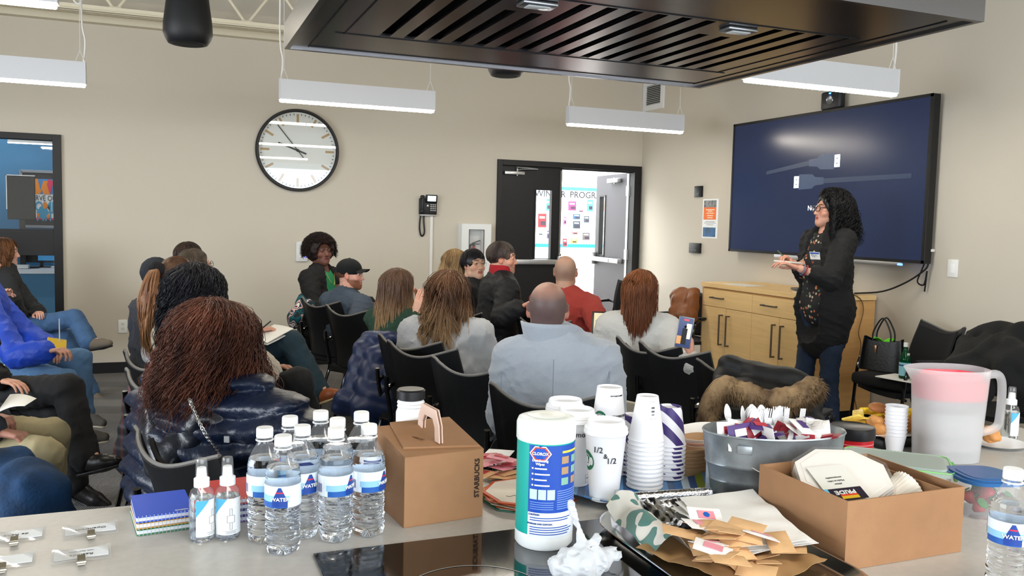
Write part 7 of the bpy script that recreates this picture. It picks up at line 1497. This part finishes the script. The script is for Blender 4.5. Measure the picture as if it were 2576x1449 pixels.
# ------------------------------------------------------------------ containers on the right
fro = mat('#e8efec', .25, trans=.6, ior=1.15, alpha=.75); t = thing('snap_lid_container', 'clear food container with bright green clips behind the carton', 'container', P0(1.50, 1.405), -.75)
MB().prism(rounded(.205, .145, .02), 0, .07).build('tub', clear_mat('#eef4f2', .1, .25), t, 30); MB().prism(rounded(.222, .162, .022), .070, .078).prism(rounded(.19, .13, .02), .078, .083).build('lid', mat('#d9eadf', .25, trans=.5, ior=1.1), t, 30)
for s in (-1, 1): MB().box((s*.113, 0, .066), (.008, .085, .024), bev=.003).build('green_clip', mat('#3fbf28', .4), t, 30)
MB().tube([(p[0], p[1], .0785) for p in rounded(.214, .154, .02)], .0016, 6, closed=True).build('gasket', mat('#7fd06a', .4), t)
soft('sandwich', [('e', (-.03, 0, .03), (.05, .045, .022), .02), ('e', (.045, .01, .03), (.04, .045, .024), .02)], mat('#c98a5a', .8), t, .006)
t = thing('berry_container', 'round clear container with blue lid full of strawberries', 'container', P0(1.588, 1.262), -.3); MB().prism(rounded(.118, .118, .035, 8), 0, .0015).sheet(lambda u, v: (lambda p: (p[0]*(.86+.14*v), p[1]*(.86+.14*v), .001+.072*v))(rounded(.122, .122, .038, 8)[int(u*35.99) % 36]), 36, 3, .001).build('tub', clear_mat('#f4f6f8', .05, .08), t, 60)
MB().prism(rounded(.132, .132, .042, 8), .072, .079).prism(rounded(.112, .112, .036, 8), .079, .082).prism(rounded(.09, .09, .03, 8), .0805, .083).build('blue_lid', mat('#3f78b8', .25, trans=.35, ior=1.2), t, 30)
for i in range(11):
    b = thing('strawberry', 'red strawberry inside the blue lidded container', 'strawberry', (1.588+rg.uniform(-.036, .036), 1.262+rg.uniform(-.036, .036), CT+.018+rg.uniform(0, .035)), rot=(rg.uniform(-1, 1), rg.uniform(-1, 1), 0), group='strawberries in the container')
    MB().lathe([(0, -.016), (.006, -.012), (.012, 0), (.0135, .006), (.010, .012), (0, .013)], 16).build('fruit', mat('#b3161c', .3, bump=.4, bscale=300), b, 60); MB().lathe([(0, .013), (.009, .0145), (.010, .016)], 7, fn=lambda r, z, th: r*(1+.3*math.cos(7*th))).build('leaf_cap', mat('#2f7a2a', .6), b, 40)
# pitcher
t = thing('water_pitcher', 'frosted plastic pitcher with red lid half full of water', 'pitcher', P0(1.872, 1.60), -.35)
t.scale = (.92, .92, .97)
frost = mat('#efecec', .4, trans=.45, ior=1.1, alpha=.45)
def pc(th_, k): return (k*.100*math.copysign(abs(math.cos(th_))**.8, math.cos(th_))+ (.03*k*max(0, -math.cos(th_))**8 if k > .98 else 0)*-1, k*.078*math.copysign(abs(math.sin(th_))**.8, math.sin(th_)))
def wall(z0, z1, k0, k1, nm, m, th_=.0018): return MB().sheet(lambda u, v: (*pc(-2*PI*u, k0+(k1-k0)*v), z0+(z1-z0)*v), 48, 6, th_).build(nm, m, t, 60)
wall(.001, .245, .84, .99, 'pitcher_wall', frost); MB().prism([pc(q, .84) for q in np.linspace(0, 2*PI, 41)[:-1]], 0, .002).build('bottom', frost, t, 0)
MB().prism([pc(q, .86) for q in np.linspace(0, 2*PI, 41)[:-1]], .003, .130).build('water', mat('#c9cbc9', .15, trans=.55, ior=1.2), t, 30)
rl = mat('#c8182c', .35); MB().sheet(lambda u, v: (*pc(-2*PI*u, .90+.03*v), .165+.05*v), 48, 3, .003).prism([pc(q, .92) for q in np.linspace(0, 2*PI, 41)[:-1]], .212, .217).build('red_lid', rl, t, 50); MB().sheet(lambda u, v: (*pc(-2*PI*u, .72+.04*v), .217+.014*v), 48, 2, .006).build('lid_grip_ring', mat('#e04a55', .35), t, 50)
MB().tube([(.100, 0, .225), (.135, 0, .228), (.150, 0, .20), (.150, 0, .12), (.140, 0, .085), (.095, 0, .07)], .0115, 12, sub=6).build('handle', frost, t)
# cup stack beside the pitcher
for i in range(9):
    c_ = thing('foam_cup', 'small white cup, %s in the stack left of the pitcher' % ORD[8-i], 'cup', (1.792, 1.690, CT+.0005+.0095*i), 0, 'small white cups'); MB().lathe([(0, 0), (.02, 0), (.0275, .045), (.029, .046), (.029, .048), (.0265, .047), (.019, .002), (0, .002)], 28).build('cup_wall', wpl, c_, 40)
# platter of fruit, cheese and pastries
t = thing('fruit_platter', 'white platter heaped with pineapple cheese and pastries', 'platter', P0(1.915, 1.757)); MB().b2(-.15, .15, -.05, .05, 0, .029, .01).build('black_base', blk2, t, 30); MB().lathe([(0, .030), (.10, .030), (.16, .040), (.165, .042), (.16, .043), (.10, .033), (0, .033)], 48, fn=lambda r, z, th: r*math.sqrt(1/((math.cos(th)/1.32)**2+(math.sin(th)/.52)**2))).build('dish', wpl, t, 50)
def chunk(kind, x, y, z, i):
    c_ = {'p': ('pineapple_chunk', 'yellow pineapple chunk in the heap on the platter', 'fruit', '#f2c916', (.045, .022, .016)), 'c': ('cheese_slice', 'pale yellow cheese slice at the left of the platter', 'cheese', '#e9c552', (.055, .03, .006)), 'b': ('pastry_puff', 'golden pastry puff on the platter', 'pastry', '#c88a4c', (.04, .034, .026))}[kind]
    o = thing(c_[0], c_[1], c_[2], (x, y, z), rot=(rg.uniform(-.5, .5), rg.uniform(-.5, .5), rg.uniform(0, 3)), group={'p': 'pineapple chunks', 'c': 'cheese slices', 'b': 'pastry puffs'}[kind])
    s = c_[4]
    if kind == 'b': V, F = field_mesh([('e', (0, 0, 0), (s[0]*.55, s[1]*.6, s[2]*.6), .01), ('e', (.012, .004, .006), (s[0]*.3, s[1]*.35, s[2]*.4), .01)], .004, wob(160, .002, i)); mesh_obj('crust', V, F, mat(c_[3], .6, var=.2, vscale=40), o, 180)
    else: MB().box((0, 0, 0), s, bev=s[2]*.3).build('flesh' if kind == 'p' else 'slab', mat(c_[3], .4, var=.12, vscale=50, bump=.3, bscale=90), o, 40)
for i in range(38): chunk('p', 1.915+rg.gauss(0, .042), 1.785+rg.gauss(0, .018), CT+.045+rg.uniform(0, .045), i)
for i in range(10): chunk('c', 1.775+rg.uniform(-.06, .08), 1.785+rg.uniform(-.03, .02), CT+.043+.004*i, i)
for i in range(16): chunk('b', 1.82+rg.uniform(-.06, .11), 1.725+rg.uniform(-.02, .03), CT+.046+rg.uniform(0, .03), i)
for i in range(5): chunk('b', 2.12+rg.uniform(-.03, .04), 1.655+rg.uniform(-.03, .03), CT+.026+rg.uniform(0, .012), i+30)
t = thing('paper_plate', 'white paper plate with pastries beside the pitcher handle', 'plate', P0(2.125, 1.655)); MB().lathe([(0, .001), (.05, .001), (.075, .010), (.078, .011), (.05, .003), (0, .003)], 40).build('plate_disc', wpl, t, 50)
t = thing('wooden_spoon', 'wooden serving spoon resting on the cheese slices', 'spoon', (1.815, 1.775, CT+.098), rot=(.25, .1, -.9)); V, F = field_mesh([('e', (0, 0, 0), (.027, .021, .014), .01), ('-e', (0, 0, -.012), (.023, .018, .012), .004), ('c', (.03, 0, 0), (.045, 0, -.025), .006, .005, .01), ('c', (.045, 0, -.025), (.05, 0, -.055), .005, .005, .01)], .0035); mesh_obj('spoon_wood', V, F, mat('#a86a3c', .5), t, 180)
# ------------------------------------------------------------------ silver tray and what lies on it
t = thing('silver_tray', 'shiny silver serving tray under packets and napkins in the foreground', 'tray', (.905, 1.215, CT+.0065), 0)
def rr(k, z): return [(x, y, z) for x, y in rounded(.315*k, .49*k, .10*k, 8)]
mb = MB(); rings = [rr(.86, .002), rr(.90, .003), rr(.97, .016), rr(1.0, .018), rr(1.005, .0165), rr(.97, .013), rr(.90, .0005), rr(.86, 0)]; n = len(rings[0]); V = [p for r_ in rings for p in r_]; F = [(j*n+i, j*n+(i+1) % n, (j+1)*n+(i+1) % n, (j+1)*n+i) for j in range(len(rings)-1) for i in range(n)]+[tuple(range(n))[::1], tuple(7*n+i for i in range(n))[::-1]]
mb.add(V, F); mb.build('tray_metal', mat('#c6c7c9', .14, 1), t, 40)
TZ = CT+.0095
def crumple(name, label, cat, cen, size, m, amp, sc, seed, nu=26, nv=20, rz=0, lift=lambda u, v: 0, th=.0006, extra=None):
    t = thing(name, label, cat, cen, rz); w = wob(sc, amp, seed, 10)
    def f(u, v):
        x, y = (u-.5)*size[0], (v-.5)*size[1]; P = np.array([[x, y, seed*.1]]); return (x, y, amp*1.2+float(w(P)[0])+abs(float(w(P*1.7+.3)[0]))*.6+lift(u, v))
    MB().sheet(f, nu, nv, th).build(name+'_sheet', m, t, 60); return t
gw = bpy.data.materials.new('material'); gw.use_nodes = True; N = gw.node_tree.nodes; L_ = gw.node_tree.links; tc = N.new('ShaderNodeTexCoord'); n1 = N.new('ShaderNodeTexNoise'); n1.inputs['Scale'].default_value = 30; n1.inputs['Detail'].default_value = 0; L_.new(tc.outputs['Object'], n1.inputs[0]); r = N.new('ShaderNodeValToRGB'); r.color_ramp.interpolation = 'CONSTANT'; r.color_ramp.elements[0].color = (.09, .22, .19, 1); r.color_ramp.elements[1].position = .44; r.color_ramp.elements[1].color = (.72, .69, .63, 1); L_.new(n1.outputs['Fac'], r.inputs[0]); L_.new(r.outputs[0], N['Principled BSDF'].inputs['Base Color'])
crumple('patterned_bag', 'crumpled white paper bag with green leaf pattern on the left of the tray', 'paper bag', (.825, 1.345, TZ), (.075, .22), gw, .005, 60, 2, rz=-.12, lift=lambda u, v: .03*math.sin(u*PI)+.035*max(0, v-.8)*5*.5)
crumple('foil_sheet', 'crinkled silver foil sheet at the far end of the tray', 'foil', (.945, 1.40, TZ), (.15, .09), mat('#cfcfd0', .18, 1), .006, 120, 3, rz=.1, lift=lambda u, v: .022*v*v)
tag(MB().cyl((.86, 1.462, TZ+.03), (1.03, 1.437, TZ+.032), .011, n=14).build('foil_roll', mat('#cfcfd0', .2, 1, bump=.4, bscale=60), None, 30), 'rolled silver foil edge lying across the far rim of the tray', 'foil')
crumple('kraft_bag', 'brown paper bag lying open under the sugar packets', 'paper bag', (.90, 1.19, TZ+.004), (.22, .24), mat('#a98558', .8), .006, 40, 4, rz=.35)
for i in range(30):
    packet('sugar_packet', 'brown sugar packet in the heap on the tray' , 'packet', .875+rg.gauss(0, .035), 1.165+rg.gauss(0, .035), TZ+.018+.0016*i, br, rg.uniform(-1.2, 1.2), (rg.uniform(-.35, .35), rg.uniform(-.3, .3)), group='brown sugar packets on the tray')
for i, (x, y) in enumerate(((.835, 1.16), (.90, 1.19), (.82, 1.13), (.93, 1.15), (.86, 1.22))): packet('sweetener_packet', 'pink and white sweetener packet among the brown ones on the tray', 'packet', x, y, TZ+.05+.002*i, whm, rg.uniform(-.8, .8), (rg.uniform(-.3, .3), .2), group='pink sweetener packets on the tray', mark=pk)
o = packet('sweetener_packet', 'pink sweetener packet with round blue mark standing highest on the heap', 'packet', .885, 1.245, TZ+.062, whm, -.25, (.5, .1), mark=pk); MB().lathe([(0, .005), (.006, .0048)], 16).build('blue_mark', lab_b, o, 0)
for i in range(3): crumple('paper_napkin', ('top', 'middle', 'bottom')[2-i]+' white paper napkin of the pile between tray and carton', 'napkin', (.975, 1.265, TZ+.022+.005*i), (.15, .26), mat('#f3f1ec', .85, bump=.1, bscale=200), .004, 26, 6+i, rz=-.10-.09*i, lift=lambda u, v: .012*u)
# ------------------------------------------------------------------ crumpled plastic bag in front
t = thing('plastic_bag', 'crumpled translucent white plastic bag with a twisted peak in the foreground', 'bag', (.63, 1.225, CT+.0065))
w1 = wob(70, .011, 3, 14); w2 = wob(190, .009, 9, 16)
V, F = field_mesh([('e', (0, 0, .022), (.050, .040, .030), .02), ('c', (0, 0, .04), (-.006, .006, .085), .022, .007, .02), ('c', (-.006, .006, .085), (-.018, .010, .118), .010, .003, .01), ('c', (.0, 0, .05), (.03, -.012, .065), .012, .005, .01), ('e', (.045, .012, .018), (.03, .02, .016), .01)], .0035, lambda P: w1(P)+np.abs(w2(P))*1.2); mesh_obj('bag_film', V, F, mat('#eceef0', .3, trans=.45, ior=1.05, alpha=.92), t, 60)
